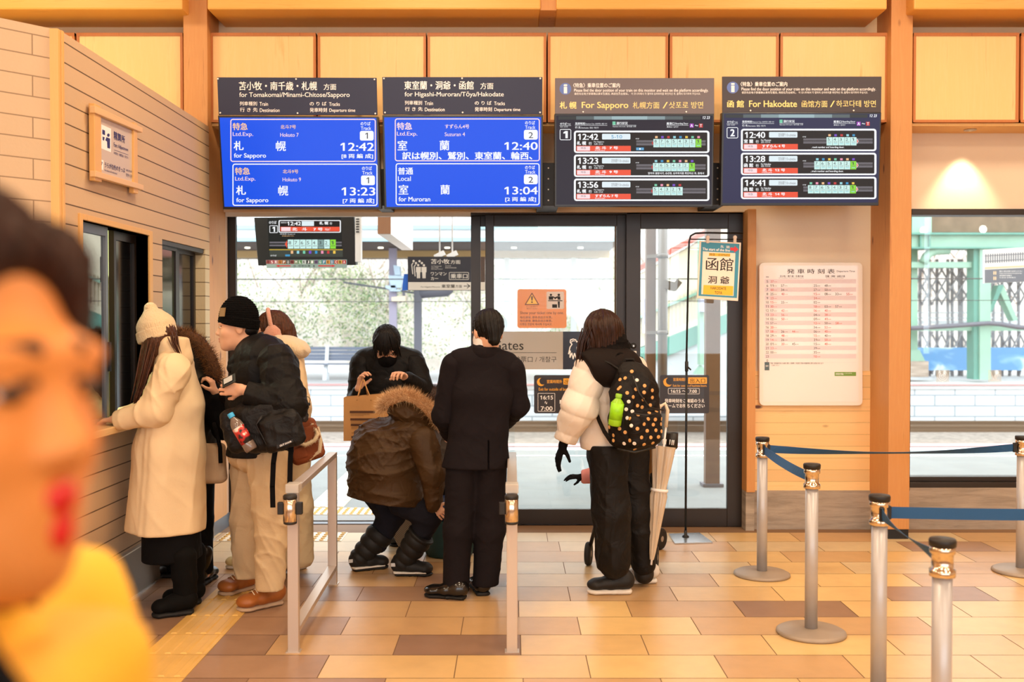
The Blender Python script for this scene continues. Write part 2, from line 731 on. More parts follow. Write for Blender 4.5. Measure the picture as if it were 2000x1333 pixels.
# ================================================================== floor: staggered stone tiles
YW = 7.5           # the inner face of the far wall
XB = -2.17         # the face of the ticket office wall
m_t = [M('tile_sand', S(210, 174, 118), 0.33, var=(9, 0.05), bump=(60, 0.03)),
       M('tile_straw', S(220, 184, 124), 0.33, var=(9, 0.05), bump=(60, 0.03)),
       M('tile_tan', S(192, 154, 108), 0.36, var=(9, 0.05), bump=(60, 0.03)),
       M('tile_brown', S(158, 124, 98), 0.38, var=(9, 0.06), bump=(60, 0.03)),
       M('tile_umber', S(142, 110, 88), 0.40, var=(9, 0.06), bump=(60, 0.03)),
       M('tile_daylit', S(204, 180, 140), 0.35, var=(9, 0.05), bump=(60, 0.03)),  # daylight from the doors is put into this tile colour
       M('grout', S(128, 98, 72), 0.8)]
fl = MB()
fl.box((-7, -6, -0.12), (9, 7.9, -0.003), 6)
ROWH = 0.3017
# joint seen in the photograph for each row: (pixel y of the row's far edge, pixel x of one joint)
joints = [(1328.7, 753), (1283.3, 642), (1244.7, 780), (1209.8, 682), (1178.8, 801.6), (1151.5, 1109.5), (1125, 1387.5), (1102, 1100.6), (1081, 1353), (1061, 1091.4), (1042, 1384)]
rowoff = {}
for py, px in joints:
    q = PZ(px, py, 0)
    rowoff[round((q.y - 4.925) / ROWH)] = q.x
special = []   # (pixel, pixel, material)
for px, py, mi in ((1530, 1194, 4), (900, 1264, 4), (650, 1227, 3), (670, 1165, 3), (800, 1165, 3), (870, 1138, 3), (600, 1138, 3), (600, 1300, 3), (690, 1332, 3),
                   (1840, 1165, 3), (1590, 1052, 2), (1890, 1052, 2), (1450, 1227, 2), (1660, 1227, 2), (1500, 1305, 2), (1780, 1132, 2),
                   (720, 1140, 2), (1060, 1227, 2), (1700, 1092, 2), (1900, 1075, 3), (1250, 1040, 2), (950, 1165, 2)):
    q = PZ(px, py, 0)
    special.append((q.x, q.y, mi))
rr = random.Random(5)
for k in range(-9, 9):
    y1 = 4.925 + ROWH * k
    y0 = y1 - ROWH
    y1 = min(y1, 7.56)
    off = rowoff.get(k, rr.uniform(0, 0.6))
    n0 = math.floor((-2.3 - off) / 0.603)
    for j in range(n0, n0 + 19):
        x0 = off + j * 0.603
        x1 = x0 + 0.603
        g = 0.0022
        if x0 < -0.98 and y0 < 6.0 and x1 < -0.6:
            mi = rr.choice((3, 3, 3, 4))
        elif x1 < -0.5 and y0 < 6.3 and y0 > 4.5:
            mi = rr.choice((2, 2, 0))
        elif y0 > 6.1:
            mi = rr.choice((5, 5, 0, 5, 2))
        else:
            mi = rr.choice((0, 1, 1, 0, 0, 2))
        if y0 > 7.15:
            mi = rr.choice((1, 0, 2))
        for sx, sy, sm in special:
            if x0 <= sx < x1 and y0 <= sy < y1:
                mi = sm
        fl.add([(x0 + g, y0 + g, 0), (x1 - g, y0 + g, 0), (x1 - g, y1 - g, 0), (x0 + g, y1 - g, 0)], [(0, 1, 2, 3)], mi)
floor = struct(fl.build('floor', m_t), 'tan and brown stone tile floor of the station hall')

# tactile guide strip on the floor, tiles of ribbed yellow stone
m_tact = M('tactile_yellow', S(214, 172, 96), 0.45, var=(6, 0.06), bump=(40, 0.05))
m_tactw = M('tactile_cream', S(226, 214, 190), 0.5)
m_tactd = M('tactile_dot', S(206, 160, 70), 0.45)
tb = MB()
for k in range(-3, 6):
    y0 = 4.32 + 0.3017 * k
    tb.box((-1.735, y0 + 0.003, -0.002), (-1.44, y0 + 0.2987, 0.003))
    for i in range(4):
        xc = -1.735 + 0.295 * (i + 0.5) / 4
        tb.add([(xc - 0.017, y0 + 0.012, 0.003), (xc + 0.017, y0 + 0.012, 0.003), (xc + 0.017, y0 + 0.29, 0.003), (xc - 0.017, y0 + 0.29, 0.003),
                (xc - 0.011, y0 + 0.018, 0.008), (xc + 0.011, y0 + 0.018, 0.008), (xc + 0.011, y0 + 0.284, 0.008), (xc - 0.011, y0 + 0.284, 0.008)],
               [(4, 5, 6, 7), (0, 1, 5, 4), (1, 2, 6, 5), (2, 3, 7, 6), (3, 0, 4, 7)])
struct(tb.build('floor_guide_strip', m_tact), 'ribbed yellow tactile strip running along the floor')


def dot_tiles(name, x0, y0, nx, ny, label, z=0.0):
    mb = MB()
    for i in range(nx):
        for j in range(ny):
            X, Y = x0 + 0.3 * i, y0 + 0.3 * j
            mb.box((X + 0.002, Y + 0.002, z - 0.002), (X + 0.298, Y + 0.298, z + 0.003), 0)
            for a in range(5):
                for b in range(5):
                    mb.lathe([(0.018, 0), (0.014, 0.006)], (X + 0.03 + 0.06 * a, Y + 0.03 + 0.06 * b, z + 0.003), 8, 1, False)
    return struct(mb.build(name, [m_tactw, m_tactd]), label)


dot_tiles('floor_warning_tiles', -2.12, 7.04, 3, 1, 'cream tactile tiles with yellow dots inside the doorway')

# ================================================================== far wall
DT = P(1000, 414, YW).z           # top of the door opening
XL, XR = P(437, 700, YW).x, P(1453, 700, YW).x
XP0, XP1 = P(1703, 600, YW).x, P(1776, 600, 7.12).x
WZ0, WZ1 = P(1800, 952, YW).z, P(1800, 409, YW).z   # window opening
WX0 = P(1776, 700, YW).x
ZC = P(1600, 958, YW).z           # top of the concrete base
ZP = P(1600, 725, YW).z           # top of the plank wainscot
w = MB()
w.box((-7, YW, DT), (WX0, 7.74, 4.6))
w.box((WX0, YW, WZ1), (9, 7.74, 4.6))
w.box((XR + 0.065, YW, ZP), (WX0, 7.74, DT))
w.box((6.2, YW, -0.1), (9, 7.74, WZ1))
w.box((-7, YW, -0.1), (-2.9, 7.74, DT))
struct(w.build('wall_back', m_plaster), 'pale plaster wall above the doors and around the window')
w = MB()
w.box((XR + 0.065, YW - 0.012, ZC), (WX0, 7.74, ZP))
struct(w.build('wall_back_wainscot', m_pine), 'knotty pine plank wainscot under the timetable')
w = MB()
w.box((XR + 0.05, YW - 0.03, -0.1), (WX0, 7.74, ZC))
w.box((WX0, YW - 0.03, -0.1), (9, 7.74, WZ0))
struct(w.build('baseboard_back', m_conc), 'grey board-marked concrete base of the wall')
w = MB()
w.box((XR, YW - 0.10, ZC), (XR + 0.065, 7.7, DT + 0.01))
struct(w.build('door_1_jamb', m_cedar, bevel=0.004), 'cedar jamb beside the dark door frame')
w = MB()
w.box((XR, YW - 0.08, -0.1), (XR + 0.065, 7.7, ZC))
struct(w.build('baseboard_jamb', m_conc), 'concrete foot of the cedar jamb')
# side of the cedar post by the doorway, pale daylight put into its colour
w = MB()
w.box((-2.36, 7.115, 0.10), (-2.19, 7.62, DT))
struct(w.build('column_cedar_side', m_cedar_lit), 'side of the cedar post by the doorway, coloured pale for daylight')
w = MB()
w.box((-2.36, 7.11, -0.05), (-2.182, 7.62, 0.10))
struct(w.build('baseboard_post', m_alu), 'grey skirting under the side of the cedar post')

# cedar posts
for nm, xa, xb in (('column_cedar', P(358, 100, 7.12).x, P(405, 100, 7.12).x), ('column_cedar', P(1737, 600, 7.12).x, P(1777, 600, 7.12).x + 0.008)):
    w = MB()
    w.box((xa, 7.12, 0.07), (xb, YW + 0.05, 4.6))
    o = struct(w.build(nm, m_cedar, bevel=0.004), 'square cedar post carrying the beam')
    w = MB()
    w.box((xa + 0.004, 7.125, -0.05), (xb - 0.004, YW, 0.07))
    w.build('post_shoe', m_black, o)

# upper wall band and beam
zb = P(1000, 64, 7.2).z
w = MB()
w.box((-7, 7.40, zb - 0.05), (9, YW + 0.01, 4.6))
struct(w.build('wall_back_band', m_upper), 'plain pale band between the panels and the beam')
for xa, xb in ((-7, P(358, 0, 7.0).x), (P(406, 0, 7.0).x, P(1056, 0, 7.0).x), (P(1086, 0, 7.0).x, P(1731, 0, 7.0).x), (P(1783, 0, 7.0).x, 9)):
    w = MB()
    w.box((xa, 6.98, P(1000, 20, 7.0).z), (xb, 7.42, 4.3))
    struct(w.build('beam_timber', m_beam, bevel=0.012), 'broad honey coloured timber beam along the top of the wall')
w = MB()
w.box((P(1055, 0, 7.0).x, 7.0, P(1070, 20, 7.0).z), (P(1087, 0, 7.0).x, 7.42, 4.3))
struct(w.build('beam_joint', m_cedar), 'short cedar block between two lengths of beam')

# plywood panel boxes over the doors
YB = 7.2
z1, z0 = P(1000, 64, YB).z, P(1000, 239, YB).z
spans = [(-60, 146), (150, 357), (411, 617), (620.5, 832), (835, 1067), (1070, 1305), (1308, 1521), (1524, 1734), (1784, 1990), (1994, 2200), (2204, 2410)]
for i, (a, b) in enumerate(spans):
    xa, xb = P(a, 150, YB).x, P(b, 150, YB).x
    o = MB()
    o.box((xa + 0.018, YB + 0.006, z0 + 0.018), (xb - 0.018, YB + 0.03, z1 - 0.02))
    brd = struct(o.build('wall_panel', m_ply), 'plywood panel in a thin cedar rim high on the wall')
    f = MB()
    f.box((xa, YB, z0), (xa + 0.018, YW + 0.0, z1))
    f.box((xb - 0.018, YB, z0), (xb, YW + 0.0, z1))
    f.box((xa, YB - 0.002, z1 - 0.022), (xb, YW + 0.0, z1))
    f.box((xa, YB - 0.002, z0), (xb, YW + 0.0, z0 + 0.018))
    f.build('rim', m_rim, brd)
# soffit ledges under the boxes
for xa, xb in ((P(411, 240, YB).x, P(1703, 240, YB).x), (P(1784, 240, YB).x, 9)):
    w = MB()
    w.box((xa, YB + 0.02, z0 - 0.022), (xb, YW + 0.01, z0 - 0.002))
    struct(w.build('trim_soffit', m_trim), 'pale timber soffit under the panel boxes')
m_lampglow = emit('downlight_glow', (1, 0.86, 0.62, 1), 4)
for lx in (3.40, 1.66):
    d = MB()
    d.lathe([(0.0, 0), (0.045, 0), (0.045, -0.006), (0.034, -0.006), (0.03, -0.001)], (lx, 7.36, z0 - 0.022), 24)
    o = d.build('soffit_downlight', m_steelline)
    tag(o, 'small round downlight set in the soffit ' + ('above the big window' if lx > 2 else 'behind the hakodate boarding screen'), 'downlight')

# room shell beyond the view
w = MB(); w.box((-7, -6, 4.6), (9, 7.74, 4.75)); struct(w.build('ceiling', m_ceiling))
w = MB()
w.box((-7, -6.2, -0.1), (9, -6, 0.9)); w.box((-7, -6.2, 3.9), (9, -6, 4.7))
for x_ in (-6.8, -3.6, -0.6, 2.4, 5.4, 8.6):
    w.box((x_ - 0.2, -6.2, 0.9), (x_ + 0.2, -6, 3.9))
struct(w.build('wall_front', m_ply), 'timber wall with tall windows behind the camera')
w = MB(); w.box((9, -6.2, -0.1), (9.2, 7.74, 4.7)); struct(w.build('wall_right', m_plaster))
w = MB(); w.box((-7.2, -6.2, -0.1), (-7, 7.74, 4.7)); struct(w.build('wall_left', m_ply))

# ================================================================== ticket office
H_OFF = 2.97
Y0C = 4.77
ya, yb_ = 4.985, 5.90     # big window
yc, yd = 6.14, 7.0        # second window
zs, zt = 1.02, 2.085
w = MB()
t = 0.10
w.box((XB - t, Y0C, 0.02), (XB, ya, H_OFF))
w.box((XB - t, ya, 0.02), (XB, yb_, zs))
w.box((XB - t, ya, zt), (XB, 7.1, H_OFF))
w.box((XB - t, yb_, 0.02), (XB, yc, zt))
w.box((XB - t, yc, 0.02), (XB, 7.1, zs))
struct(w.build('wall_office', m_block), 'buff block wall of the ticket office')
w = MB()
w.box((XB - 0.16, yd, zs), (XB - 0.001, 7.1, zt))
struct(w.build('wall_office_jamb', m_blockj), 'block jamb beside the second office window')
# chamfered front face
cw = MB()
cw.box((0, 0, 0.02), (1.9, 0.12, H_OFF))
o = struct(cw.build('wall_office_front', m_blockx), 'buff block face at the corner of the ticket office')
o.location = (XB - 1.9 * 0.69 - 0.02, Y0C - 1.9 * 0.724 - 0.02, 0)
o.rotation_euler = (0, 0, math.atan2(0.724, 0.69))
w = MB()
w.box((XB - 0.045, Y0C - 0.035, 0.02), (XB + 0.006, Y0C - 0.006, H_OFF))
w.box((XB - 0.03, Y0C - 0.006, 0.02), (XB + 0.012, Y0C + 0.02, H_OFF))
struct(w.build('trim_corner', m_trim, bevel=0.004), 'straw coloured timber strip on the corner of the ticket office')
w = MB()
w.box((XB - 0.02, Y0C, 0), (XB + 0.022, 7.1, 0.27))
bo = struct(w.build('baseboard_office', m_base), 'grey stone base of the ticket office')
w = MB()
w.box((XB - 0.02, Y0C, 0.27), (XB + 0.026, 7.1, 0.276))
w.box((XB + 0.02, Y0C, 0.0), (XB + 0.03, 7.1, 0.012))
w.build('metal_edge', m_steelline, bo)
# inside of the office
w = MB()
w.box((-5.0, 4.95, -0.05), (-4.9, 7.2, 2.9)); w.box((-5, 7.12, -0.05), (XB - 0.1, 7.25, 2.9)); w.box((-5, 4.95, -0.05), (-2.6, 4.98, 2.85))
w.box((-5, 4.95, 2.85), (XB - 0.1, 7.25, 2.95)); w.box((-5, 4.95, 0.0), (XB - 0.1, 7.25, 0.05))
struct(w.build('wall_office_inside', m_office), 'pale inside of the ticket office')
w = MB()
w.box((-3.4, 6.5, 0.05), (-2.9, 7.05, 1.95))
tag(w.build('office_cabinet', M('cabinet_grey', S(150, 158, 132), 0.5), bevel=0.01), 'pale office cabinet standing inside behind the ticket window', 'cabinet')
# window trims and sashes
w = MB()
w.box((XB - 0.1, ya - 0.035, zs - 0.02), (XB + 0.012, ya, zt + 0.03)); w.box((XB - 0.1, yb_, zs - 0.02), (XB + 0.012, yb_ + 0.05, zt + 0.03)); w.box((XB - 0.1, ya, zt), (XB + 0.012, yb_, zt + 0.03))
win1 = struct(w.build('window_1', m_trim, bevel=0.003), 'ticket window with a timber trim')
xg = XB - 0.05


def sash(root, y0, y1, x, fr, pane, z0_=None, z1_=None, wd=0.03):
    a, b = z0_ or zs, z1_ or zt
    m = MB()
    m.box((x - 0.015, y0, a), (x + 0.015, y0 + wd, b)); m.box((x - 0.015, y1 - wd, a), (x + 0.015, y1, b))
    m.box((x - 0.015, y0 + wd, b - 0.05), (x + 0.015, y1 - wd, b)); m.box((x - 0.015, y0 + wd, a), (x + 0.015, y1 - wd, a + 0.03))
    m.build('sash', fr, root)
    m = MB()
    m.box((x - 0.002, y0 + wd, a + 0.03), (x + 0.002, y1 - wd, b - 0.05))
    m.build('pane', pane, root)


sash(win1, ya, 5.40, xg, m_alu, m_glassr)
sash(win1, 5.57, yb_, xg - 0.035, m_frame, m_darkpane)
w = MB(); w.box((xg + 0.016, 5.385, 1.30), (xg + 0.03, 5.40, 1.46)); w.build('pull_handle', m_black, win1)
w = MB(); w.box((XB - 0.095, yc, zt - 0.03), (XB - 0.01, yd, zt)); w.box((XB - 0.095, yc, zs), (XB - 0.01, yc + 0.03, zt))
win2 = struct(w.build('window_2', m_frame, bevel=0.003), 'second ticket window with dark sashes')
sash(win2, yc + 0.03, 6.52, xg, m_frame, M('office_dark_glass', S(58, 66, 48), 0.08))
sash(win2, 6.62, yd, xg - 0.035, m_frame, m_darkpane, wd=0.04)
w = MB(); w.lathe([(0.012, 0), (0.012, 0.03)], (xg - 0.0, 6.62, 1.28), 12, axis=(1, 0, 0)); w.build('knob', m_black, win2)
sh = MB()
sh.box((XB - 0.08, 4.80, 0.985), (-2.07, 6.02, 1.025))
tag(sh.build('counter_shelf', m_shelf, bevel=0.006), 'pale wooden counter shelf under the ticket window', 'shelf')

# ================================================================== doors
YD = 7.60
zt_d = P(1000, 420, YD).z
g = lambda px, Y=YD: P(px, 700, Y).x
dr = MB()
dr.box((g(463) - 0.12, YD - 0.05, zt_d), (g(1453), YD + 0.16, DT + 0.02))
header = struct(dr.build('door_1', m_frame, bevel=0.003), 'dark header of the sliding station doors')
m_hw = M('header_white', S(226, 222, 214), 0.5)
w = MB(); w.box((XL + 0.01, YD - 0.07, P(600, 425, YD).z), (g(920), YD - 0.045, P(600, 416, YD).z)); w.build('rail_cover', m_hw, header)


def leaf(name, x0, x1, Y, ws, top, bot, wt, wb, label):
    """one glazed door leaf: stiles of width ws (pair), rails wt and wb high"""
    m = MB()
    m.box((x0, Y - 0.02, bot), (x0 + ws[0], Y + 0.02, top)); m.box((x1 - ws[1], Y - 0.02, bot), (x1, Y + 0.02, top))
    m.box((x0 + ws[0], Y - 0.02, top - wt), (x1 - ws[1], Y + 0.02, top)); m.box((x0 + ws[0], Y - 0.02, bot), (x1 - ws[1], Y + 0.02, bot + wb))
    o = struct(m.build(name, m_frame, bevel=0.003), label)
    m = MB()
    m.box((x0 + ws[0], Y - 0.004, bot + wb), (x1 - ws[1], Y + 0.004, top - wt))
    m.build('pane', m_glass, o)
    return o


dA = leaf('door_2', g(948), g(1222), YD + 0.02, (0.066, 0.07), zt_d, 0.01, 0.085, 0.115, 'glazed sliding leaf behind the suited man')
dB = leaf('door_3', g(920, 7.7), g(1205, 7.7), 7.70, (0.075, 0.02), zt_d, 0.01, 0.08, 0.10, 'outer glazed leaf behind the sliding one')
dC = leaf('door_4', g(1222, 7.57), g(1452, 7.57), 7.57, (0.11, 0.125), zt_d + 0.02, 0.0, 0.13, 0.14, 'glazed swing door with a pull handle')
dD = leaf('door_5', g(437, 7.66) - 0.14, g(463, 7.66), 7.66, (0.02, 0.07), zt_d, 0.01, 0.08, 0.10, 'edge of the opened sliding leaf at the ticket office')
w = MB()
w.box((XL - 0.02, YD + 0.05, -0.05), (XR, YD + 0.14, 0.004))
struct(w.build('door_1_sill', m_alu), 'metal door track in the floor')
# lock and handle of the swing door
lk = PXx(1237, 678, 0.0001) if False else P(1237, 676, 7.55)
w = MB(); w.lathe([(0.022, 0), (0.022, 0.012), (0.012, 0.016)], lk, 20, axis=(0, -1, 0)); w.build('lock', m_black, dC)
w = MB(); w.lathe([(0.006, 0), (0.006, 0.004)], lk + Vector((0, -0.016, 0)), 12, axis=(0, -1, 0)); w.build('keyhole', m_steelline, dC)
w = MB(); a = P(1237, 689, 7.545); w.box((a.x - 0.024, a.y - 0.002, a.z - 0.012), (a.x + 0.024, a.y + 0.003, a.z + 0.012)); w.build('lock_label', m_hw, dC)
w = MB()
h0, h1 = P(1233, 701, 7.55), P(1233, 800, 7.55)
xh = P(1257, 700, 7.5).x
w.tube([h0, (h0.x + 0.03, 7.48, h0.z + 0.01), (xh - 0.02, 7.46, h0.z + 0.005), (xh, 7.46, h0.z - 0.03), (xh, 7.46, h1.z + 0.03), (xh - 0.02, 7.46, h1.z - 0.005), (h1.x + 0.03, 7.48, h1.z - 0.01), h1], 0.014, 12)
w.build('pull_handle', m_black, dC)

# ================================================================== big window at the side
wf = MB()
x1w = 6.2
wf.box((WX0, YW - 0.03, WZ1 - 0.045), (x1w, YW + 0.12, WZ1)); wf.box((WX0, YW - 0.03, WZ0), (x1w, YW + 0.12, WZ0 + 0.04))
wf.box((WX0, YW + 0.02, WZ0 + 0.04), (x1w, YW + 0.12, WZ0 + 0.075)); wf.box((WX0 - 0.02, YW + 0.0, WZ0), (WX0 + 0.012, YW + 0.12, WZ1))
wf.box((x1w - 0.05, YW - 0.03, WZ0), (x1w, YW + 0.12, WZ1))
wi = struct(wf.build('window_3', m_frame, bevel=0.003), 'wide window with a dark frame looking at the platform')
w = MB(); w.box((WX0, YW + 0.06, WZ0 + 0.04), (x1w, YW + 0.068, WZ1 - 0.04)); w.build('pane', m_glass, wi)
# ================================================================== hanging screens and signs
class View:
    """a plane addressed in the pixels of an enlarged crop of the photograph"""

    def __init__(self, plane, ox, oy, sc):
        self.p, self.ox, self.oy, self.sc = plane, ox, oy, sc
        self.n = plane.n

    def uv(self, x, y):
        return self.p.uv(self.ox + x / self.sc, self.oy + y / self.sc)

    def at(self, u, v, off=0.0):
        return self.p.at(u, v, off)


m_navy = M('sign_navy', S(28, 32, 62), 0.45)
m_taupe = M('sign_taupe', S(104, 94, 98), 0.35)
m_taupe2 = M('sign_brown', S(62, 54, 58), 0.45)
m_bezel = M('screen_bezel', S(20, 18, 20), 0.3)
m_ink = M('white_print', S(252, 250, 250), 0.6)
m_inky = M('yellow_print', S(248, 226, 150), 0.6)
m_inkblk = M('black_print', S(26, 22, 22), 0.6)
m_screw = M('screw_head', S(225, 220, 210), 0.3, 0.5)
e_blue = emit('screen_blue', S(2, 84, 236), 1.0)
e_white = emit('screen_white', S(250, 252, 255), 1.0)
e_pink = emit('screen_pink', S(255, 222, 226), 1.0)
e_orange = emit('screen_orange', S(255, 205, 150), 1.0)
e_black = emit('screen_black', S(24, 16, 18), 1.0)
e_dark = emit('screen_dark', S(30, 26, 44), 1.0)
e_navy = emit('screen_navy', S(40, 42, 78), 1.0)
e_red = emit('screen_red', S(240, 84, 56), 1.0)
e_green = emit('screen_green', S(140, 220, 60), 1.0)
e_mint = emit('screen_mint', S(206, 242, 236), 1.0)
e_pale = emit('screen_pale', S(226, 240, 246), 1.0)
e_grey = emit('screen_grey', S(110, 106, 112), 1.0)
e_txt = emit('screen_text', S(60, 60, 66), 1.0)
e_cols = [emit('screen_tag', c, 1.0) for c in (S(240, 190, 140), S(150, 215, 225), S(120, 205, 170), S(120, 80, 200), S(60, 150, 200), S(240, 150, 180), S(200, 60, 60), S(240, 200, 80))]

m_rack = M('bracket_black', S(24, 22, 24), 0.5)


def header_plate(px4, plane, label, name, mat):
    root = thing(name, P(sum(p[0] for p in px4) / 4, sum(p[1] for p in px4) / 4, 6.9), label, 'sign')
    slab(plane, px4, 0.012).build('plate', mat, root, bevel=0.002)
    cx = sum(p[0] for p in px4) / 4
    for dx in (-110, 110):
        q = plane.at(*plane.uv(cx + dx, 190), -0.01)
        mb = MB(); mb.box((q.x - 0.015, q.y, q.z - 0.012), (q.x + 0.015, 7.21, q.z + 0.012)); mb.build('stay', m_rack, root)
    return root


def screws(plane, pts, root):
    for a, b in pts:
        u, v = plane.uv(a, b)
        mb = MB()
        mb.lathe([(0.0065, 0), (0.0065, 0.002), (0.004, 0.004)], plane.at(u, v, 0), 12, axis=plane.n)
        mb.build('screw', m_screw, root)


def screen_unit(px4, plane, label, name):
    c = (sum(p[0] for p in px4) / 4, sum(p[1] for p in px4) / 4)
    root = thing(name, P(c[0], c[1], 6.9), label, 'screen')
    slab(plane, px4, 0.07, 0.006).build('casing', m_bezel, root, bevel=0.003)
    for dx in (-60, 60):
        q = P(c[0] + dx, c[1] - 40, 7.0)
        mb = MB(); mb.box((q.x - 0.03, 6.93, q.z - 0.04), (q.x + 0.03, 7.495, q.z + 0.04)); mb.build('wall_arm', m_rack, root)
    return root


def rack(x0, y0, x1, y1, label, Y=7.06):
    a, b = P(x0, y1, Y), P(x1, y0, Y)
    root = thing('mounting_box', ((a.x + b.x) / 2, Y + 0.05, a.z), label, 'box')
    mb = MB(); mb.box((a.x, Y, a.z), (b.x, YW, b.z)); mb.build('housing', m_rack, root, bevel=0.004)
    for k in range(4):
        z = a.z + (b.z - a.z) * (k + 0.5) / 4
        mb = MB(); mb.lathe([(0.006, 0), (0.006, 0.002), (0.003, 0.003)], (a.x + (b.x - a.x) * 0.5, Y, z), 10, axis=(0, -1, 0))
        mb.build('bolt', m_screw, root)


rack(1050, 318, 1092, 402, 'black mounting box between the blue suzuran screen and the sapporo boarding screen')
rack(1385, 318, 1418, 400, 'black mounting box between the two boarding position screens')
rack(730, 330, 756, 402, 'black mounting box between the two blue departure screens')

# ---- the two blue departure screens with navy header plates
TA = tilted(585, 300, 6.9, 6.5)
TB = tilted(904, 298, 6.9, 6.5)


def blue_header(plane, v, px4, label, title, sub, ttl_box, hou_box, sub_box, dx, dy):
    r = header_plate(px4, plane, label, 'destination_sign', m_navy)
    k = Ink(v, 0.0006)
    k.text(title, *ttl_box, m_ink, 0.012)
    k.text('方面', *hou_box, m_ink, 0.008)
    k.text(sub, *sub_box, m_ink, 0.004)
    k.text('列車種別', 282 + dx, 283 + dy, 446 + dx, 322 + dy, m_ink, 0.008)
    k.text('Train', 470 + dx, 288 + dy, 550 + dx, 324 + dy, m_ink, 0.006)
    k.text('行 き 先', 284 + dx, 341 + dy, 452 + dx, 381 + dy, m_ink, 0.008)
    k.text('Destination', 472 + dx, 348 + dy, 660 + dx, 383 + dy, m_ink, 0.006)
    k.text('の り ば', 945 + dx, 285 + dy, 1104 + dx, 322 + dy, m_ink, 0.008)
    k.text('Tracks', 1128 + dx, 291 + dy, 1230 + dx, 325 + dy, m_ink, 0.006)
    k.text('発車時刻', 945 + dx, 343 + dy, 1108 + dx, 384 + dy, m_ink, 0.008)
    k.text('Departure time', 1130 + dx, 350 + dy, 1376 + dx, 391 + dy, m_ink, 0.006)
    k.done('lettering', r)
    return r


vA = View(TA, 410, 140, 4.847)
vB = View(TB, 735, 140, 4.847)
hA = blue_header(TA, vA, [(424, 151), (735.5, 152), (737, 225), (427, 225)], 'navy header plate naming tomakomai, minami-chitose and sapporo', '苫小牧・南千歳・札幌', 'for Tomakomai/Minami-Chitose/Sapporo',
                 (274, 95, 1014, 176), (1076, 115, 1196, 174), (278, 196, 1323, 254), 0, 0)
screws(vA, [(76, 68), (816, 71), (1558, 75), (98, 391), (830, 394), (1566, 398)], hA)
hB = blue_header(TB, vB, [(746.5, 150.5), (1059.5, 150.5), (1059, 224), (748, 224)], 'navy header plate naming higashi-muroran, toya and hakodate', '東室蘭・洞爺・函館', 'for Higashi-Muroran/Tōya/Hakodate',
                 (264, 89, 922, 170), (984, 105, 1108, 166), (268, 190, 1206, 248), -13, -7)
screws(vB, [(72, 66), (812, 64), (1552, 65), (82, 388), (817, 387), (1550, 387)], hB)


def row_frame(k, x0, y0, x1, y1, mat):
    k.frame(x0, y0, x1, y1, 11, mat, 26)


sA = screen_unit([(426, 226), (739, 228), (745, 409), (436, 409)], TA, 'blue departure screen showing hokuto 7 and hokuto 9 for sapporo', 'departure_screen')
k = Ink(vA, 0.0068)
k.quad([(94, 436), (1576, 440), (1598, 1282), (140, 1280)], e_blue)
k.done('display', sA)
k = Ink(vA, 0.0076)
k.frame(196, 448, 1572, 856, 10, e_pink, 24)
k.frame(216, 872, 1588, 1272, 10, e_white, 24)
for dx, dy, num, en, tm, cars in ((0, 0, '北斗7号', 'Hokuto 7', '12:42', '[8 両 編 成]'), (22, 422, '北斗9号', 'Hokuto 9', '13:23', '[7 両 編 成]')):
    k.text('特急', 218 + dx, 486 + dy, 360 + dx, 555 + dy, e_orange, 0.02)
    k.text('Ltd.Exp.', 219 + dx, 574 + dy, 412 + dx, 622 + dy, e_pink, 0.008)
    k.text(num, 670 + dx, 505 + dy, 817 + dx, 543 + dy, e_orange, 0.015)
    k.text(en, 668 + dx, 582 + dy, 842 + dx, 618 + dy, e_pink, 0.008)
    k.text('札', 228 + dx, 658 + dy, 322 + dx, 746 + dy, e_white, 0.02)
    k.text('幌', 626 + dx, 658 + dy, 722 + dx, 752 + dy, e_white, 0.015)
    k.text('for Sapporo', 230 + dx, 774 + dy, 534 + dx, 828 + dy, e_white, 0.015)
    k.text('のりば', 1428 + dx * .6, 476 + dy, 1522 + dx * .6, 511 + dy, e_white, 0.015)
    k.text('Track', 1430 + dx * .6, 520 + dy, 1528 + dx * .6, 554 + dy, e_white, 0.008)
    k.rect(1421 + dx * .5, 562 + dy, 1552 + dx * .5, 654 + dy, e_white, r=18)
    k.text('1', 1473 + dx * .5, 580 + dy, 1497 + dx * .5, 636 + dy, e_txt, 0.0, dz=0.0006)
    k.text(tm, 1238 + dx * .5, 674 + dy, 1556 + dx * .5, 752 + dy, e_white, 0.012)
    k.text(cars, 1248 + dx * .5, 778 + dy, 1546 + dx * .5, 828 + dy, e_white, 0.02)
k.done('lettering', sA)

sB = screen_unit([(747, 225), (1060.5, 225), (1060, 408), (751, 409)], TB, 'blue departure screen showing suzuran 4 and a local train for muroran', 'departure_screen')
k = Ink(vB, 0.0068)
k.quad([(76, 434), (1560, 432), (1552, 1280), (98, 1282)], e_blue)
k.done('display', sB)
k = Ink(vB, 0.0076)
k.frame(176, 444, 1548, 850, 10, e_pink, 24)
k.frame(184, 868, 1546, 1266, 10, e_white, 24)
k.text('特急', 196, 482, 340, 552, e_pink, 0.02)
k.text('Ltd.Exp.', 196, 570, 390, 618, e_pink, 0.008)
k.text('すずらん4号', 650, 500, 880, 540, e_pink, 0.015)
k.text('Suzuran 4', 648, 576, 840, 612, e_pink, 0.008)
k.text('室', 202, 652, 294, 746, e_white, 0.015)
k.text('蘭', 600, 652, 692, 746, e_white, 0.015)
k.text('訳は幌別、鷲別、東室蘭、輪西、', 246, 760, 1476, 834, e_white, 0.025)
k.text('普通', 206, 908, 350, 976, e_white, 0.02)
k.text('Local', 206, 992, 328, 1036, e_white, 0.01)
k.text('室', 212, 1072, 304, 1164, e_white, 0.015)
k.text('蘭', 608, 1072, 696, 1164, e_white, 0.015)
k.text('for Muroran', 212, 1186, 512, 1230, e_white, 0.015)
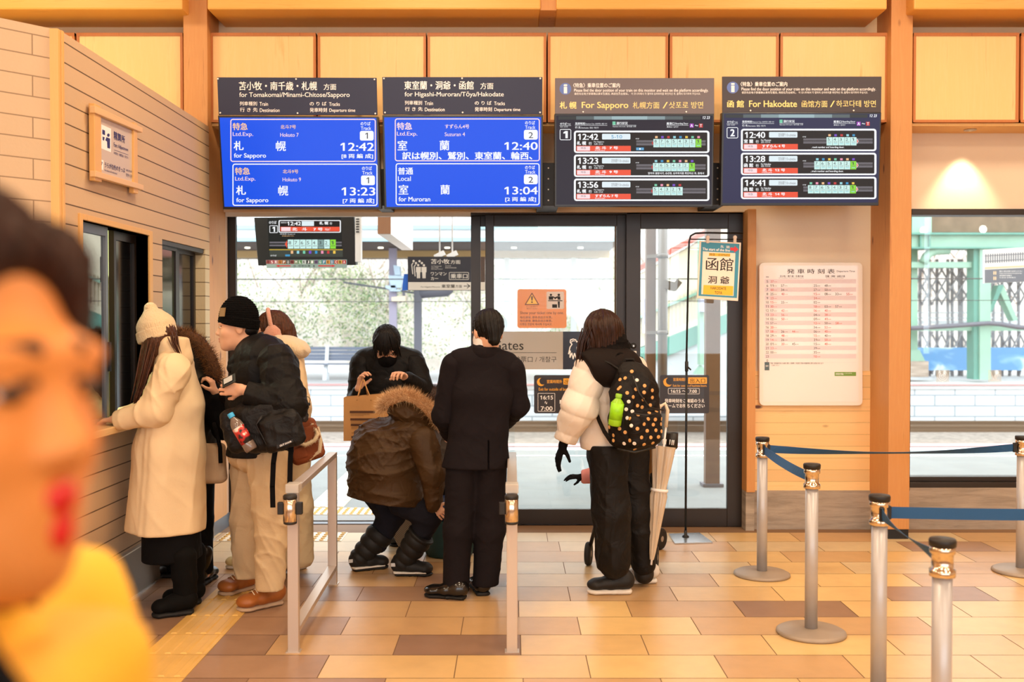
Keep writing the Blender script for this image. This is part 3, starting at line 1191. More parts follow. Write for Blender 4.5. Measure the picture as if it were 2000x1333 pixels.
for dy, tm in ((0, '12:40'), (422, '13:04')):
    k.text('のりば', 1408, 468 + dy, 1502, 503 + dy, e_white, 0.015)
    k.text('Track', 1408, 511 + dy, 1506, 545 + dy, e_white, 0.008)
    k.rect(1397, 552 + dy, 1528, 645 + dy, e_white, r=18)
    k.text('2', 1441, 575 + dy, 1484, 630 + dy, e_txt, 0.0, dz=0.0006)
    k.text(tm, 1213, 668 + dy, 1528, 742 + dy, e_white, 0.012)
k.text('[2 両 編 成]', 1220, 1186, 1512, 1236, e_white, 0.02)
k.done('lettering', sB)

# ---- the two boarding position screens
TCC = tilted(1238, 300, 6.9, 4.0)
TD = tilted(1564, 298, 6.9, 6.0)
vC = View(TCC, 1070, 140, 4.847)
vD = View(TD, 1395, 140, 4.847)
m_blue_i = M('info_blue', S(92, 118, 190), 0.4)


def info_header(plane, v, px4, label, mat, dx, dy, kanji, en, zh, ko, sx):
    r = header_plate(px4, plane, label, 'boarding_sign', mat)
    k = Ink(v, 0.0006)
    k.disc(166 + dx, 163 + dy, 56, m_blue_i)
    k.done('info_disc', r)
    k = Ink(v, 0.0012)
    k.text('i', 150 + dx, 120 + dy, 184 + dx, 206 + dy, m_ink, 0.05)
    k.text('〈特急〉乗車位置のご案内', 240 + dx, 108 + dy, 682 + dx, 152 + dy, m_ink, 0.014)
    k.text('Please find the door position of your train on this monitor and wait on the platform accordingly.', 248 + dx, 162 + dy, 1520 + dx, 200 + dy, m_ink, 0.006)
    k.text('请您先在电子屏幕确认乘车位置后, 再前往月台候车。', 250 + dx, 199 + dy, 765 + dx, 222 + dy, m_ink, 0.004)
    k.text('이 모니터에서 각 열차의 승차위치를 확인하신 후, 홈에서 대기하여 주십시오.', 790 + dx, 199 + dy, 1446 + dx, 222 + dy, m_ink, 0.004)
    k.text(kanji, 112 + dx, 284 + dy, 272 + dx, 352 + dy, m_inky, 0.022)
    k.text(en, 320 + dx, 286 + dy, sx[0] + dx, (364 if 'pp' in en else 348) + dy, m_inky, 0.014)
    k.text(zh, sx[1] + dx, 286 + dy, sx[2] + dx, 350 + dy, m_inky, 0.004)
    k.text('/', sx[3] + dx, 288 + dy, sx[4] + dx, 348 + dy, m_inky, 0.0)
    k.text(ko, sx[5] + dx, 284 + dy, sx[6] + dx, 348 + dy, m_inky, 0.004)
    k.done('lettering', r)
    screws(v, [(334 + dx, 382 + dy), (1310 + dx, 381 + dy)], r)
    return r


info_header(TCC, vC, [(1084, 152.5), (1395, 152.5), (1395, 223), (1084, 223)], 'grey brown boarding header plate lettered for sapporo in yellow', m_taupe, 0, 0,
            '札 幌', 'For Sapporo', '札幌方面', '삿포로 방면', (762, 804, 1056, 1086, 1136, 1146, 1470))
info_header(TD, vD, [(1410.5, 149.5), (1722, 149.5), (1721, 220), (1411, 220)], 'dark brown boarding header plate lettered for hakodate in yellow', m_taupe2, 9, -12,
            '函 館', 'For Hakodate', '函馆方面', '하코다테 방면', (774, 818, 1062, 1086, 1132, 1146, 1520))

GRAD = [emit('screen_bar', S(*[int(34 + (a * f_)) for a in (125, 150, 155)]), 1.0) for f_ in (0.15, 0.45, 0.8, 1.0, 1.0, 0.8, 0.45, 0.15)]


def boarding_screen(plane, v, px4, dpx, label, track, rows, dx, dy, bg):
    """rows: time, destination kanji, english, service, status colour, list of car numbers, first car x, head side, foot text"""
    r = screen_unit(px4, plane, label, 'boarding_screen')
    k = Ink(v, 0.0068)
    k.quad(dpx, bg)
    k.done('display', r)
    k = Ink(v, 0.0074)
    for i, m in enumerate(GRAD):
        x0 = 100 + dx + i * 168
        k.rect(x0, 424 + dy, x0 + 168, 456 + dy, m)
    k.text('12 23', 1464 + dx, 424 + dy, 1532 + dx, 450 + dy, e_white, 0.02, shear=0.2, dz=0.0004)
    k.text('のりば', 116 + dx, 484 + dy, 178 + dx, 506 + dy, e_white, 0.015)
    k.text('Track', 183 + dx, 490 + dy, 216 + dx, 504 + dy, e_white)
    k.line([(112 + dx, 513 + dy), (218 + dx, 513 + dy)], 2.5, e_white)
    k.text('站台 / 승강장', 116 + dx, 518 + dy, 190 + dx, 530 + dy, e_white)
    k.frame(112 + dx, 546 + dy, 220 + dx, 650 + dy, 6, e_white, 14)
    k.text(track, 146 + dx, 564 + dy, 188 + dx, 632 + dy, e_white, 0.03)
    k.text('発車時刻', 258 + dx, 482 + dy, 350 + dx, 504 + dy, e_white, 0.015)
    k.text('Departure Time  发车时间 / 출발 시각', 356 + dx, 488 + dy, 560 + dx, 504 + dy, e_white)
    k.line([(256 + dx, 509 + dy), (560 + dx, 511 + dy)], 2.5, e_white)
    k.text('行 先', 258 + dx, 519 + dy, 310 + dx, 541 + dy, e_white, 0.015)
    k.text('Destination  前往 / 행선지', 316 + dx, 524 + dy, 478 + dx, 541 + dy, e_white)
    k.rect(611 + dx, 474 + dy, 640 + dx, 505 + dy, e_cols[2])
    k.text('運行状況', 648 + dx, 477 + dy, 754 + dx, 502 + dy, e_white, 0.015)
    k.line([(612 + dx, 508 + dy), (834 + dx, 510 + dy)], 2.5, e_white)
    k.text('Operation Information  运行信息 / 운행', 612 + dx, 514 + dy, 832 + dx, 530 + dy, e_white)
    k.text('乗車口', 1122 + dx, 481 + dy, 1198 + dx, 505 + dy, e_white, 0.02)
    k.text('Boarding Door', 1207 + dx, 484 + dy, 1328 + dx, 506 + dy, e_white, 0.01)
    k.line([(1122 + dx, 510 + dy), (1328 + dx, 510 + dy)], 2.5, e_white)
    k.text('乘车口 / 승차구', 1124 + dx, 517 + dy, 1234 + dx, 533 + dy, e_white)
    k.rect(1342 + dx, 494 + dy, 1378 + dx, 531 + dy, emit('tag_purple', S(170, 70, 190), 1.0))
    k.text('A', 1348 + dx, 499 + dy, 1372 + dx, 526 + dy, e_white, 0.02, dz=0.0004)
    k.text('〜', 1390 + dx, 506 + dy, 1420 + dx, 518 + dy, e_white, 0.03)
    k.rect(1429 + dx, 494 + dy, 1465 + dx, 531 + dy, e_cols[6])
    k.text('T', 1437 + dx, 499 + dy, 1457 + dx, 526 + dy, e_white, 0.02, dz=0.0004)
    for i, row in enumerate(rows):
        o = 227 * i
        tm, kan, en, svc, redw, cars, cx0, head, foot = row
        k.rect(246 + dx, 560 + o + dy, 1528 + dx, 772 + o + dy, e_white, r=26)
        k.rect(264 + dx, 577 + o + dy, 1508 + dx, 757 + o + dy, e_black, dz=0.0004, r=10)
        z = 0.0009
        k.text(tm, 284 + dx, 590 + o + dy, 476 + dx, 648 + o + dy, e_white, 0.02, dz=z)
        k.text(kan, 274 + dx, 660 + o + dy, 362 + dx, 697 + o + dy, e_white, 0.03, dz=z)
        k.text('行', 386 + dx, 668 + o + dy, 414 + dx, 697 + o + dy, e_white, 0.02, dz=z)
        k.text(en, 436 + dx, 659 + o + dy, 530 + dx, 676 + o + dy, e_white, 0.01, dz=z)
        k.text('札幌 / 삿포로' if 'Sapporo' in en else '函馆 / 하코다테', 438 + dx, 679 + o + dy, 522 + dx, 695 + o + dy, e_white, 0.006, dz=z)
        k.rect(512 + dx, 590 + o + dy, 780 + dx, 644 + o + dy, e_pale, dz=z, r=8)
        k.text('5-10' if (i == 0 and track == '1') else '定刻運行 On schedule', 600 + dx, 602 + o + dy, (702 if (i == 0 and track == '1') else 764) + dx, 634 + o + dy, e_grey if not (i == 0 and track == '1') else e_cols[4], 0.0, dz=z + 0.0004)
        k.rect(270 + dx, 704 + o + dy, 784 + dx, 755 + o + dy, redw, dz=z)
        k.rect(276 + dx, 709 + o + dy, 398 + dx, 750 + o + dy, e_pink, dz=z + 0.0004)
        k.text('特急', 312 + dx, 716 + o + dy, 360 + dx, 736 + o + dy, e_grey, 0, dz=z + 0.0007)
        k.text(svc, 446 + dx, 709 + o + dy, 664 + dx, 738 + o + dy, e_white, 0.03, dz=z + 0.0004)
        k.text('Hokuto' if '北斗' in svc.replace(' ', '') else 'Suzuran', 446 + dx, 740 + o + dy, 540 + dx, 752 + o + dy, e_white, 0, dz=z + 0.0004)
        for a, b in ((652, 668), (674, 680), (684, 700)):
            k.rect(836 + dx, a + o + dy, 1492 + dx, b + o + dy, e_grey, dz=z)
        k.text('のりば', 830 + dx, 631 + o + dy, 862 + dx, 642 + o + dy, e_white, 0.02, dz=z)
        n = len(cars)
        for j, c in enumerate(cars):
            x0 = cx0 + dx + j * 57
            k.rect(x0, 640 + o + dy, x0 + 54, 718 + o + dy, e_green if (c == 1 and n > 5) else e_mint, dz=z + 0.0003)
            k.text(str(c), x0 + 10, 648 + o + dy, x0 + 30, 674 + o + dy, e_txt, 0.0, dz=z + 0.0006)
            k.text('指定席', x0 + 10, 680 + o + dy, x0 + 44, 692 + o + dy, e_grey, 0.0, dz=z + 0.0006)
            k.rect(x0 + 12, 698 + o + dy, x0 + 42, 704 + o + dy, e_cols[1], dz=z + 0.0006)
            k.rect(x0 + 16, 612 + o + dy, x0 + 40, 632 + o + dy, e_cols[(j * 3 + i) % 8], dz=z + 0.0003)
        if head < 0:
            k.quad([(cx0 - 18 + dx, 678 + o + dy), (cx0 - 4 + dx, 658 + o + dy), (cx0 - 4 + dx, 700 + o + dy)], e_cols[6], dz=z + 0.0003)
        else:
            xe = cx0 + 57 * n
            k.quad([(xe + 20 + dx, 678 + o + dy), (xe + dx, 650 + o + dy), (xe + dx, 706 + o + dy)], e_white, dz=z + 0.0003)
            k.quad([(xe + 16 + dx, 678 + o + dy), (xe + 3 + dx, 658 + o + dy), (xe + 3 + dx, 698 + o + dy)], e_red, dz=z + 0.0006)
        if foot:
            k.text(foot[0], foot[1] + dx, 726 + o + dy, foot[2] + dx, 748 + o + dy, e_white, 0.015, dz=z)
        if i == 0 and track == '1':
            k.rect(834 + dx, 720 + o + dy, 908 + dx, 746 + o + dy, e_cols[4], dz=z)
            k.text('〈 ■ 〉', 840 + dx, 724 + o + dy, 902 + dx, 742 + o + dy, e_white, 0, dz=z + 0.0004)
    k.done('lettering', r)
    return r


boarding_screen(TCC, vC, [(1083, 222.5), (1394.5, 222.5), (1392, 404), (1083, 404)], [(80, 418), (1560, 418), (1546, 1258), (80, 1260)],
                'dark boarding screen listing three trains for sapporo', '1',
                [('12:42', '札 幌', 'For Sapporo', '北 斗  7 号', e_red, [8, 7, 6, 5, 4, 3, 2, 1], 998, -1, None),
                 ('13:23', '札 幌', 'For Sapporo', '北 斗  9 号', e_red, [7, 6, 5, 4, 3, 2, 1], 994, -1, ('열차의 출발시각, 승강장, 승차위치를 확인하신 후, 홈에서', 946, 1476)),
                 ('13:56', '札 幌', 'For Sapporo', 'すずらん 7 号', e_red, [5, 4, 3, 2, 1], 992, -1, None)], 0, 0, e_dark)
boarding_screen(TD, vD, [(1410, 220), (1721, 220), (1715.5, 402), (1407, 402)], [(92, 400), (1566, 400), (1542, 1240), (76, 1246)],
                'dark boarding screen listing trains for muroran and hakodate', '2',
                [('12:40', '室 蘭', 'For Muroran', 'すずらん 4 号', e_red, [5, 4, 3, 2, 1], 1056, 1, ('  , track number and boarding door.', 912, 1222)),
                 ('13:28', '函 館', 'For Hakodate', '北 斗  12 号', e_red, [7, 6, 5, 4, 3, 2, 1], 940, 1, ('  , track number and boarding door.', 906, 1216)),
                 ('14:41', '函 館', 'For Hakodate', '北 斗  14 号', e_red, [8, 7, 6, 5, 4, 3, 2, 1], 880, 1, None)], 4, -18, e_navy)

# ================================================================== timetable board on the wall
PT = facing(7.455)
root = thing('timetable_board', P(1584, 793, 7.48), 'framed white departure timetable hanging on the plank wall', 'timetable')
m_tt = M('timetable_sheet', S(246, 238, 236), 0.22, coat=0.4)
m_ttf = M('timetable_frame', S(240, 232, 224), 0.3)
m_lil = M('timetable_band', S(232, 216, 222), 0.3)
m_ttr = M('timetable_red', S(222, 112, 112), 0.6)
m_ttk = M('timetable_black', S(78, 68, 68), 0.6)
m_ttg = M('timetable_green', S(120, 160, 70), 0.5)
m_tts = M('timetable_slate', S(84, 104, 112), 0.5)
a = MB()
fr_o = rrect(1483, 513, 1685, 793, 9)
q = slab(PT, fr_o, 0.03, 0.0)
q.build('frame', m_ttf, root, bevel=0.004)
k = Ink(PT, 0.0008); k.quad(rrect(1491, 519, 1677, 785, 2), m_tt); k.done('sheet', root)
vT = View(PT, 1470, 500, 4.3)
k = Ink(vT, 0.0014)
for i in range(0, 20, 2):
    k.rect(102, 196 + 35 * i, 868, 231 + 35 * i, m_lil)
k.done('band', root)
k = Ink(vT, 0.002)
for i in range(20):
    k.line([(102, 231 + 35 * i), (868, 231 + 35 * i)], 1.2, m_lil)
k.line([(504, 190), (504, 890)], 1.5, m_lil)
k.text('発 車 時 刻 表', 288, 110, 690, 150, m_ttk, 0.01)
k.text('Departure Time', 706, 122, 858, 142, m_ttk)
k.text('苫小牧・南千歳・札幌方面', 228, 163, 426, 180, m_ttk, 0.01)
k.text('for Tomakomai, Minami-Chitose & Sapporo', 220, 184, 432, 191, m_ttk)
k.text('室蘭・洞爺・函館方面', 610, 163, 774, 180, m_ttk, 0.01)
k.text('for Muroran, Toya & Hakodate', 616, 184, 764, 191, m_ttk)
k.text('時', 112, 172, 136, 184, m_ttk)
tt = {5: [('r', 150, '37')], 6: [('k', 148, '11'), ('k', 238, '57'), ('k', 512, '25'), ('k', 603, '48')], 7: [('r', 150, '00'), ('k', 238, '34'), ('k', 512, '27'), ('k', 603, '50')],
      8: [('k', 148, '25'), ('r', 240, '40'), ('r', 512, '15'), ('k', 603, '08'), ('k', 693, '33'), ('r', 786, '55')], 9: [('r', 148, '23'), ('r', 512, '24')],
      10: [('r', 148, '15'), ('k', 238, '25'), ('k', 512, '02')], 11: [('r', 148, '30'), ('r', 512, '18'), ('k', 603, '03'), ('k', 693, '57')],
      12: [('k', 148, '17'), ('r', 240, '42'), ('r', 512, '06'), ('r', 603, '40')], 13: [('r', 148, '23'), ('r', 240, '56'), ('k', 512, '04'), ('r', 603, '28')],
      14: [('k', 148, '02'), ('r', 240, '50'), ('k', 512, '01'), ('r', 603, '41')], 15: [('k', 148, '57'), ('r', 512, '12'), ('k', 603, '50'), ('r', 695, '58')],
      16: [('r', 148, '20'), ('k', 512, '34'), ('r', 603, '52')], 17: [('r', 148, '08'), ('k', 238, '26'), ('r', 330, '44'), ('k', 512, '06'), ('r', 603, '40')],
      18: [('k', 148, '29'), ('r', 240, '48'), ('r', 512, '15'), ('k', 603, '40')], 19: [('r', 148, '14'), ('k', 238, '26'), ('k', 512, '21'), ('r', 603, '50')],
      20: [('k', 148, '01'), ('r', 240, '20'), ('k', 330, '45'), ('k', 512, '15'), ('r', 603, '40')], 21: [('r', 148, '23'), ('k', 512, '39')], 22: [('k', 148, '00'), ('k', 512, '35')],
      23: [('r', 512, '10')], 24: []}
for h, items in tt.items():
    y = 204 + 35 * (h - 5)
    hs = str(h % 24)
    k.text(hs, 116 if len(hs) == 1 else 110, y + 2, 130 if len(hs) == 1 else 134, y + 22, m_ttk)
    for c, x, t in items:
        k.text(t, x, y + 2, x + 26, y + 22, m_ttr if c == 'r' else m_ttk, 0.01 if c == 'r' else 0)
        k.text('苫小牧' if x < 500 else '東室蘭', x + 29, y + 11, x + 54, y + 18, m_ttr if c == 'r' else m_ttk)
k.rect(100, 893, 140, 962, m_tts)
k.text('備考', 108, 918, 132, 934, m_ink, dz=0.0004)
k.text('列車・特急運休日などは駅に掲示。発車時・日変更で列車の到着時刻と異なる場合があります', 148, 896, 594, 910, m_ttk)
k.text('ご注意ください', 156, 914, 224, 926, m_ttk)
k.rect(688, 976, 868, 1010, m_ttg)
k.text('列車運行情報', 696, 984, 762, 1002, m_ink, 0.01, dz=0.0004)
k.text('こちらから', 770, 982, 832, 992, m_ink, 0, dz=0.0004)
k.done('lettering', root)

# ================================================================== fare adjustment sign on the office wall
PF = Plane((XB + 0.03, 5.5, 2.5), (0, 1, 0), (0, 0, 1))
root = thing('fare_sign', PXx(225, 370, XB), 'fare adjustment sign in a light timber frame on the block wall', 'sign')
vF = View(PF, 0, 0, 3.0286)
m_fs = M('fare_sheet', S(206, 190, 176), 0.5)
m_fsn = M('fare_navy', S(54, 54, 100), 0.5)
m_ash = wood('ash_rail', S(228, 190, 140), S(214, 172, 118), 1, 0.8)
slab(vF, [(580, 680), (788, 775), (788, 1090), (580, 1040)], 0.028).build('panel', m_fs, root)
slab(vF, [(538, 625), (822, 756), (822, 786), (538, 668)], 0.03, 0.022).build('rail', m_ash, root, bevel=0.003)
slab(vF, [(540, 1010), (828, 1095), (828, 1126), (540, 1046)], 0.03, 0.022).build('rail', m_ash, root, bevel=0.003)
slab(vF, [(544, 610), (584, 630), (590, 1078), (548, 1068)], 0.03, 0.012).build('upright', m_trim, root, bevel=0.003)
slab(vF, [(780, 724), (800, 732), (806, 1148), (780, 1142)], 0.03, 0.012).build('upright', m_trim, root, bevel=0.003)
k = Ink(vF, 0.0006)
k.quad([(598, 736), (656, 762), (656, 902), (598, 878)], m_ink)
k.done('pictogram', root)
k = Ink(vF, 0.0012)
for a_, b_ in (((630, 786), 10), ((640, 796), 9)):
    pass
k.disc(640, 800, 8, m_fsn, ry=10)
k.quad([(628, 812), (650, 820), (650, 880), (634, 876), (632, 838), (622, 830)], m_fsn)
k.quad([(604, 766), (620, 773), (620, 800), (604, 794)], m_fsn)
k.quad([(606, 808), (618, 812), (614, 834), (606, 828)], m_fsn)
v = Ink(vF, 0.0012)


def slanted(ink, s, a, b, c, d, mat, bold=0.0):
    """text fitted in the quadrilateral a (top near) b (top far) c (bottom far) d (bottom near)"""
    vv, ff = glyphs(s, bold)
    zz, vv = vv[:, 2], vv[:, :2]
    lo, hi = vv.min(0), vv.max(0)
    w_ = (vv - lo) / np.maximum(hi - lo, 1e-6)
    A, B, Cc, D = [np.array(ink.p.uv(*p)) for p in (a, b, c, d)]
    s_, t_ = w_[:, :1], w_[:, 1:]
    q_ = D * (1 - s_) * (1 - t_) + Cc * s_ * (1 - t_) + B * s_ * t_ + A * (1 - s_) * t_
    ink.mb.add([ink.p.at(x_, y_, ink.off + z_) for (x_, y_), z_ in zip(q_, zz)], ff, ink.mi(mat))


slanted(k, '精算所', (672, 774), (738, 806), (738, 850), (672, 824), m_fsn, 0.02)
slanted(k, 'Fare Adjustment', (672, 842), (758, 878), (758, 902), (672, 876), m_fsn, 0.004)
slanted(k, '补票处 / 補票處 / 정산소', (672, 896), (758, 926), (758, 942), (672, 912), m_fsn, 0.0)
slanted(k, 'うらが白色のきっぷ', (618, 958), (738, 994), (738, 1024), (618, 990), m_fsn, 0.012)
slanted(k, 'for tickets with white back', (618, 1000), (692, 1022), (692, 1034), (618, 1012), m_fsn)
slanted(k, '背面白色车票', (744, 1000), (784, 1012), (784, 1024), (744, 1012), m_fsn)
slanted(k, '뒷면이 흰색', (744, 1024), (784, 1036), (784, 1060), (744, 1044), m_fsn)
k.quad([(674, 886), (758, 916), (758, 918), (674, 888)], m_fsn)
k.quad([(588, 940), (612, 950), (610, 1008), (588, 1000)], m_ink, dz=-0.0004)
slanted(k, '7', (594, 956), (606, 960), (604, 992), (594, 986), m_fsn, 0.01)
k.done('lettering', root)

# ================================================================== films on the door glass
PG = facing(YD + 0.014)
PH = facing(7.563)
m_orange = film('orange_film', S(240, 140, 30), 0.93)
m_orank = film('brown_film_print', S(110, 60, 16), 0.98)
m_greyf = film('grey_film', S(176, 164, 150), 0.93)
m_navyf = film('navy_film', S(24, 24, 44), 0.99)
m_darkf = film('dark_film', S(46, 38, 38), 0.985)
m_amber = film('amber_print', S(246, 176, 50), 1.0)
v7 = View(PG, 920, 410, 3.571)
root = thing('ticket_notice', P(1058, 641, YD), 'orange notice on the door glass asking to show tickets one by one', 'notice')
k = Ink(v7, 0.0004); k.rect(323, 554, 666, 826, m_orange, r=18); k.done('film', root)
k = Ink(v7, 0.001)
k.rect(527, 572, 648, 692, film('pale_film', S(232, 218, 206), 0.96), r=8)
k.line([(425, 582), (472, 662), (378, 662)], 6, m_orank, closed=True)
k.quad([(425, 592), (464, 657), (386, 657)], film('yellow_film', S(250, 200, 80), 1), dz=-0.0002)
k.text('!', 419, 602, 431, 650, m_orank, 0.03, dz=0.0004)
k.text('きっぷは1枚ずつ', 386, 670, 464, 681, m_orank)
k.text('見せてください', 388, 685, 464, 695, m_orank)
k.text('Show your ticket one by one.', 342, 709, 646, 735, m_orank, 0.006)
k.text('每位旅客, 都各自出示车票。', 342, 742, 566, 760, m_orank, 0.01)
k.text('每位旅客, 都各自出示車票。', 342, 766, 566, 784, m_orank, 0.01)
k.text('티켓을 한분씩 제시해 주십시오.', 342, 790, 566, 808, m_orank, 0.01)
z = 0.0005
k.disc(557, 594, 8, m_inkblk, dz=z); k.disc(612, 594, 9, m_inkblk, dz=z)
k.quad([(542, 604), (572, 604), (590, 612), (588, 618), (572, 614), (574, 628), (542, 628)], m_inkblk, dz=z)
k.quad([(580, 614), (600, 604), (622, 604), (624, 628), (604, 628), (602, 614), (584, 626)], m_inkblk, dz=z)
k.rect(538, 632, 638, 638, m_inkblk, dz=z)
k.quad([(604, 640), (620, 640), (618, 684), (608, 684)], m_inkblk, dz=z)
k.rect(566, 660, 600, 684, m_inkblk, dz=z)
k.done('lettering', root)

root = thing('gate_band', P(1080, 722, YD), 'grey and navy glass band lettered gates with a white bear emblem', 'glass sign')
k = Ink(PG, 0.0004); k.rect(968, 648, 1099.5, 722, m_greyf); k.rect(1099.5, 648, 1203, 722, m_navyf); k.done('film', root)
k = Ink(v7, 0.001)
k.text('Gates', 148, 912, 366, 978, m_inkblk, 0.004)
k.line([(180, 997), (596, 998)], 3, m_inkblk)
k.text('驗票口 / 개찰구', 300, 1023, 596, 1064, m_inkblk, 0.0)
bear = [(735, 1040), (722, 1002), (712, 1040), (703, 1000), (690, 1030), (692, 985), (680, 1006), (690, 960), (704, 938), (692, 926), (694, 908), (712, 902), (730, 908), (736, 922), (760, 916), (800, 916), (824, 922), (830, 908), (850, 902), (868, 910), (866, 928), (856, 938), (868, 960), (880, 1006), (868, 985), (868, 1030), (856, 1000), (848, 1040)]
k.line(bear, 7, m_ink)
k.line([(700, 925), (708, 914), (722, 916)], 5, m_ink)
k.line([(736, 960), (756, 966), (748, 974), (736, 970)], 5, m_ink)
k.line([(750, 990), (740, 1015), (756, 1022)], 5, m_ink)
k.done('lettering', root)


def hours_sign(name, plane, box, label):
    r = thing(name, P((box[0] + box[2]) / 2, box[3], 7.58), label, 'notice')
    k = Ink(plane, 0.0004); k.rect(*box, m_darkf, r=4); k.done('film', r)
    return r


v8 = View(PG, 1000, 560, 4.1667)
root = hours_sign('exit_notice', PG, (1043, 733, 1139, 808), 'dark exit hours notice on the sliding glass, a tall time box in its corner')
k = Ink(v8, 0.001)
k.disc(236, 778, 33, m_amber, seg=28)
k.disc(252, 770, 29, m_darkf, dz=0.0003, seg=28)
k.text('営業時間外', 284, 760, 408, 788, m_amber, 0.015, dz=0.0006)
k.rect(418, 748, 572, 798, m_amber, r=4)
k.text('出入口', 428, 755, 562, 792, m_inkblk, 0.01, dz=0.0003)
k.text('Exit for outside of business hours.', 218, 824, 572, 848, m_amber, 0.01)
k.frame(210, 868, 350, 1018, 3, m_ink, 6)
k.text('16:15', 230, 888, 334, 920, m_ink, 0.012)
k.text('〜', 266, 934, 286, 958, m_ink, 0.01)
k.text('7:00', 234, 976, 330, 1010, m_ink, 0.012)
k.rect(388, 924, 560, 954, m_ink)
k.done('lettering', root)
v8h = View(PH, 1000, 560, 4.1667)
root = hours_sign('exit_notice', PH, (1289, 733, 1385, 808), 'dark exit hours notice on the swing door, moon and amber box above white lines')
k = Ink(v8h, 0.001)
k.disc(1268, 780, 36, m_amber, seg=28)
k.disc(1284, 770, 31, m_darkf, dz=0.0003, seg=28)
k.disc(1240, 756, 3, m_amber)
k.disc(1232, 770, 3, m_amber)
k.text('営業時間外', 1312, 744, 1426, 770, m_amber, 0.015, dz=0.0006)
k.rect(1433, 740, 1586, 792, m_amber, r=4)
k.text('出入口', 1448, 748, 1572, 786, m_inkblk, 0.01, dz=0.0003)
k.text('Exit for outside of business hours.', 1310, 798, 1586, 816, m_amber, 0.012)
k.frame(1270, 828, 1526, 876, 3, m_ink, 6)
k.text('16:15 〜  7:00', 1292, 840, 1504, 866, m_ink, 0.012)
k.text('発車時刻をご確認のうえ', 1243, 914, 1566, 946, m_ink, 0.015)
k.text('ホームでお待ちください', 1243, 954, 1568, 988, m_ink, 0.015)
k.done('lettering', root)
# white stickers on the side window
m_frost = film('frosted_film', S(216, 226, 224), 0.4)
PW = facing(YW + 0.058)
for i, (cx, cy, lab) in enumerate(((1841, 735, 'frosted square sticker with ringed emblem on the side window'), (1943, 735, 'frosted square sticker with a forked emblem on the side window'))):
    r = thing('window_sticker', P(cx, cy + 12, YW + 0.058), lab, 'sticker')
    k = Ink(PW, 0.0); k.rect(cx - 13, cy - 12, cx + 13, cy + 12, m_frost, r=1.5); k.done('film', r)
    k = Ink(PW, 0.0006)
    m_fr2 = film('frosted_print', S(250, 252, 252), 0.5)
    if i == 0:
        for rr_ in (10, 6.5, 3):
            k.line([(cx + rr_ * math.cos(a_ * 0.5236), cy + rr_ * math.sin(a_ * 0.5236)) for a_ in range(12)], 1.2, m_fr2, closed=True)
    else:
        k.line([(cx - 8, cy - 8), (cx - 2, cy + 6), (cx, cy - 2), (cx + 2, cy + 6), (cx + 8, cy - 8)], 1.4, m_fr2)
        k.line([(cx - 8, cy + 8), (cx + 8, cy + 8)], 1.2, m_fr2)
    k.done('emblem', r)

# ================================================================== sign stand by the swing door
root = thing('sign_stand', PZ(1339, 1052, 0), 'thin black pole stand on a steel plate with a hanging hakodate board', 'sign stand')
yS = PZ(1339, 1052, 0).y
mb = MB()
q = [PZ(1306, 1045, 0.0), PZ(1366, 1043, 0), PZ(1392, 1062, 0), PZ(1318, 1064, 0)]
mb.poly([(p.x, p.y, 0.001) for p in q], (0, 0, 0.008))
mb.build('base_plate', M('brushed_plate', S(190, 196, 202), 0.25, 0.8), root)
m_pole = M('stand_pole', S(24, 24, 26), 0.4, 0.4)
mb = MB()
b0, b1, t0, t1 = P(1339, 1051, yS), P(1341, 690, yS), P(1345, 472, yS), P(1451, 456, yS)
mb.tube([b0, b1], 0.0085, 12)
mb.build('pole', m_pole, root)
mb = MB()
mb.tube([b1, P(1345, 500, yS), P(1346, 472, yS), P(1349, 461, yS), P(1358, 456, yS), P(1380, 455, yS), t1], 0.007, 12)
mb.tube([P(1346, 467.5, yS), P(1451, 468, yS)], 0.004, 8)
mb.build('arm', m_pole, root)
mb = MB(); p = P(1341, 715, yS); mb.lathe([(0.011, -0.04), (0.013, -0.036), (0.013, 0.03), (0.009, 0.034)], p, 14); mb.tube([p, p + Vector((0.03, -0.01, -0.03))], 0.006, 8); mb.build('clamp', m_black, root)
mb = MB(); mb.lathe([(0.026, 0), (0.024, 0.008), (0.012, 0.016), (0.011, 0.05)], (b0.x, b0.y, 0.009), 16); mb.build('foot', m_pole, root)
PS = facing(yS - 0.012)
vS = View(PS, 1230, 430, 4.4417)
bd = slab(vS, [(606, 180), (966, 196), (940, 704), (582, 680)], 0.008).build('board', M('board_cream', S(240, 222, 206), 0.4), root, bevel=0.002)
m_teal = M('board_blue', S(52, 140, 170), 0.45)
m_yel = M('board_yellow', S(250, 190, 40), 0.45)
m_cream = M('board_face', S(244, 226, 210), 0.45)
m_redp = M('board_red', S(216, 44, 50), 0.45)
k = Ink(vS, 0.0004)
k.quad([(620, 190), (952, 208), (930, 678), (596, 658)], m_teal)
k.quad([(634, 272), (916, 288), (900, 660), (620, 644)], m_cream, dz=0.0004)
k.quad([(688, 286), (872, 292), (870, 318), (686, 312)], m_yel, dz=0.0008)
k.quad([(640, 564), (898, 574), (894, 656), (634, 644)], m_yel, dz=0.0008)
k.quad([(872, 238), (908, 240), (909, 224), (944, 256), (905, 284), (906, 268), (871, 264)], m_redp, dz=0.0008)
k.done('print', bd)
k = Ink(vS, 0.0016)
slanted(k, '先  頭', (786, 218), (866, 224), (866, 248), (786, 242), m_ink, 0.01)
slanted(k, 'The start of the line', (632, 238), (870, 252), (868, 276), (630, 262), m_ink, 0.015)
slanted(k, '特急・EXPRESS', (692, 288), (868, 294), (866, 316), (690, 310), m_inkblk, 0.0)
slanted(k, '函館', (662, 322), (900, 334), (894, 446), (658, 436), m_inkblk, 0.008)
slanted(k, '洞 爺', (680, 484), (866, 492), (862, 558), (676, 550), m_inkblk, 0.012)
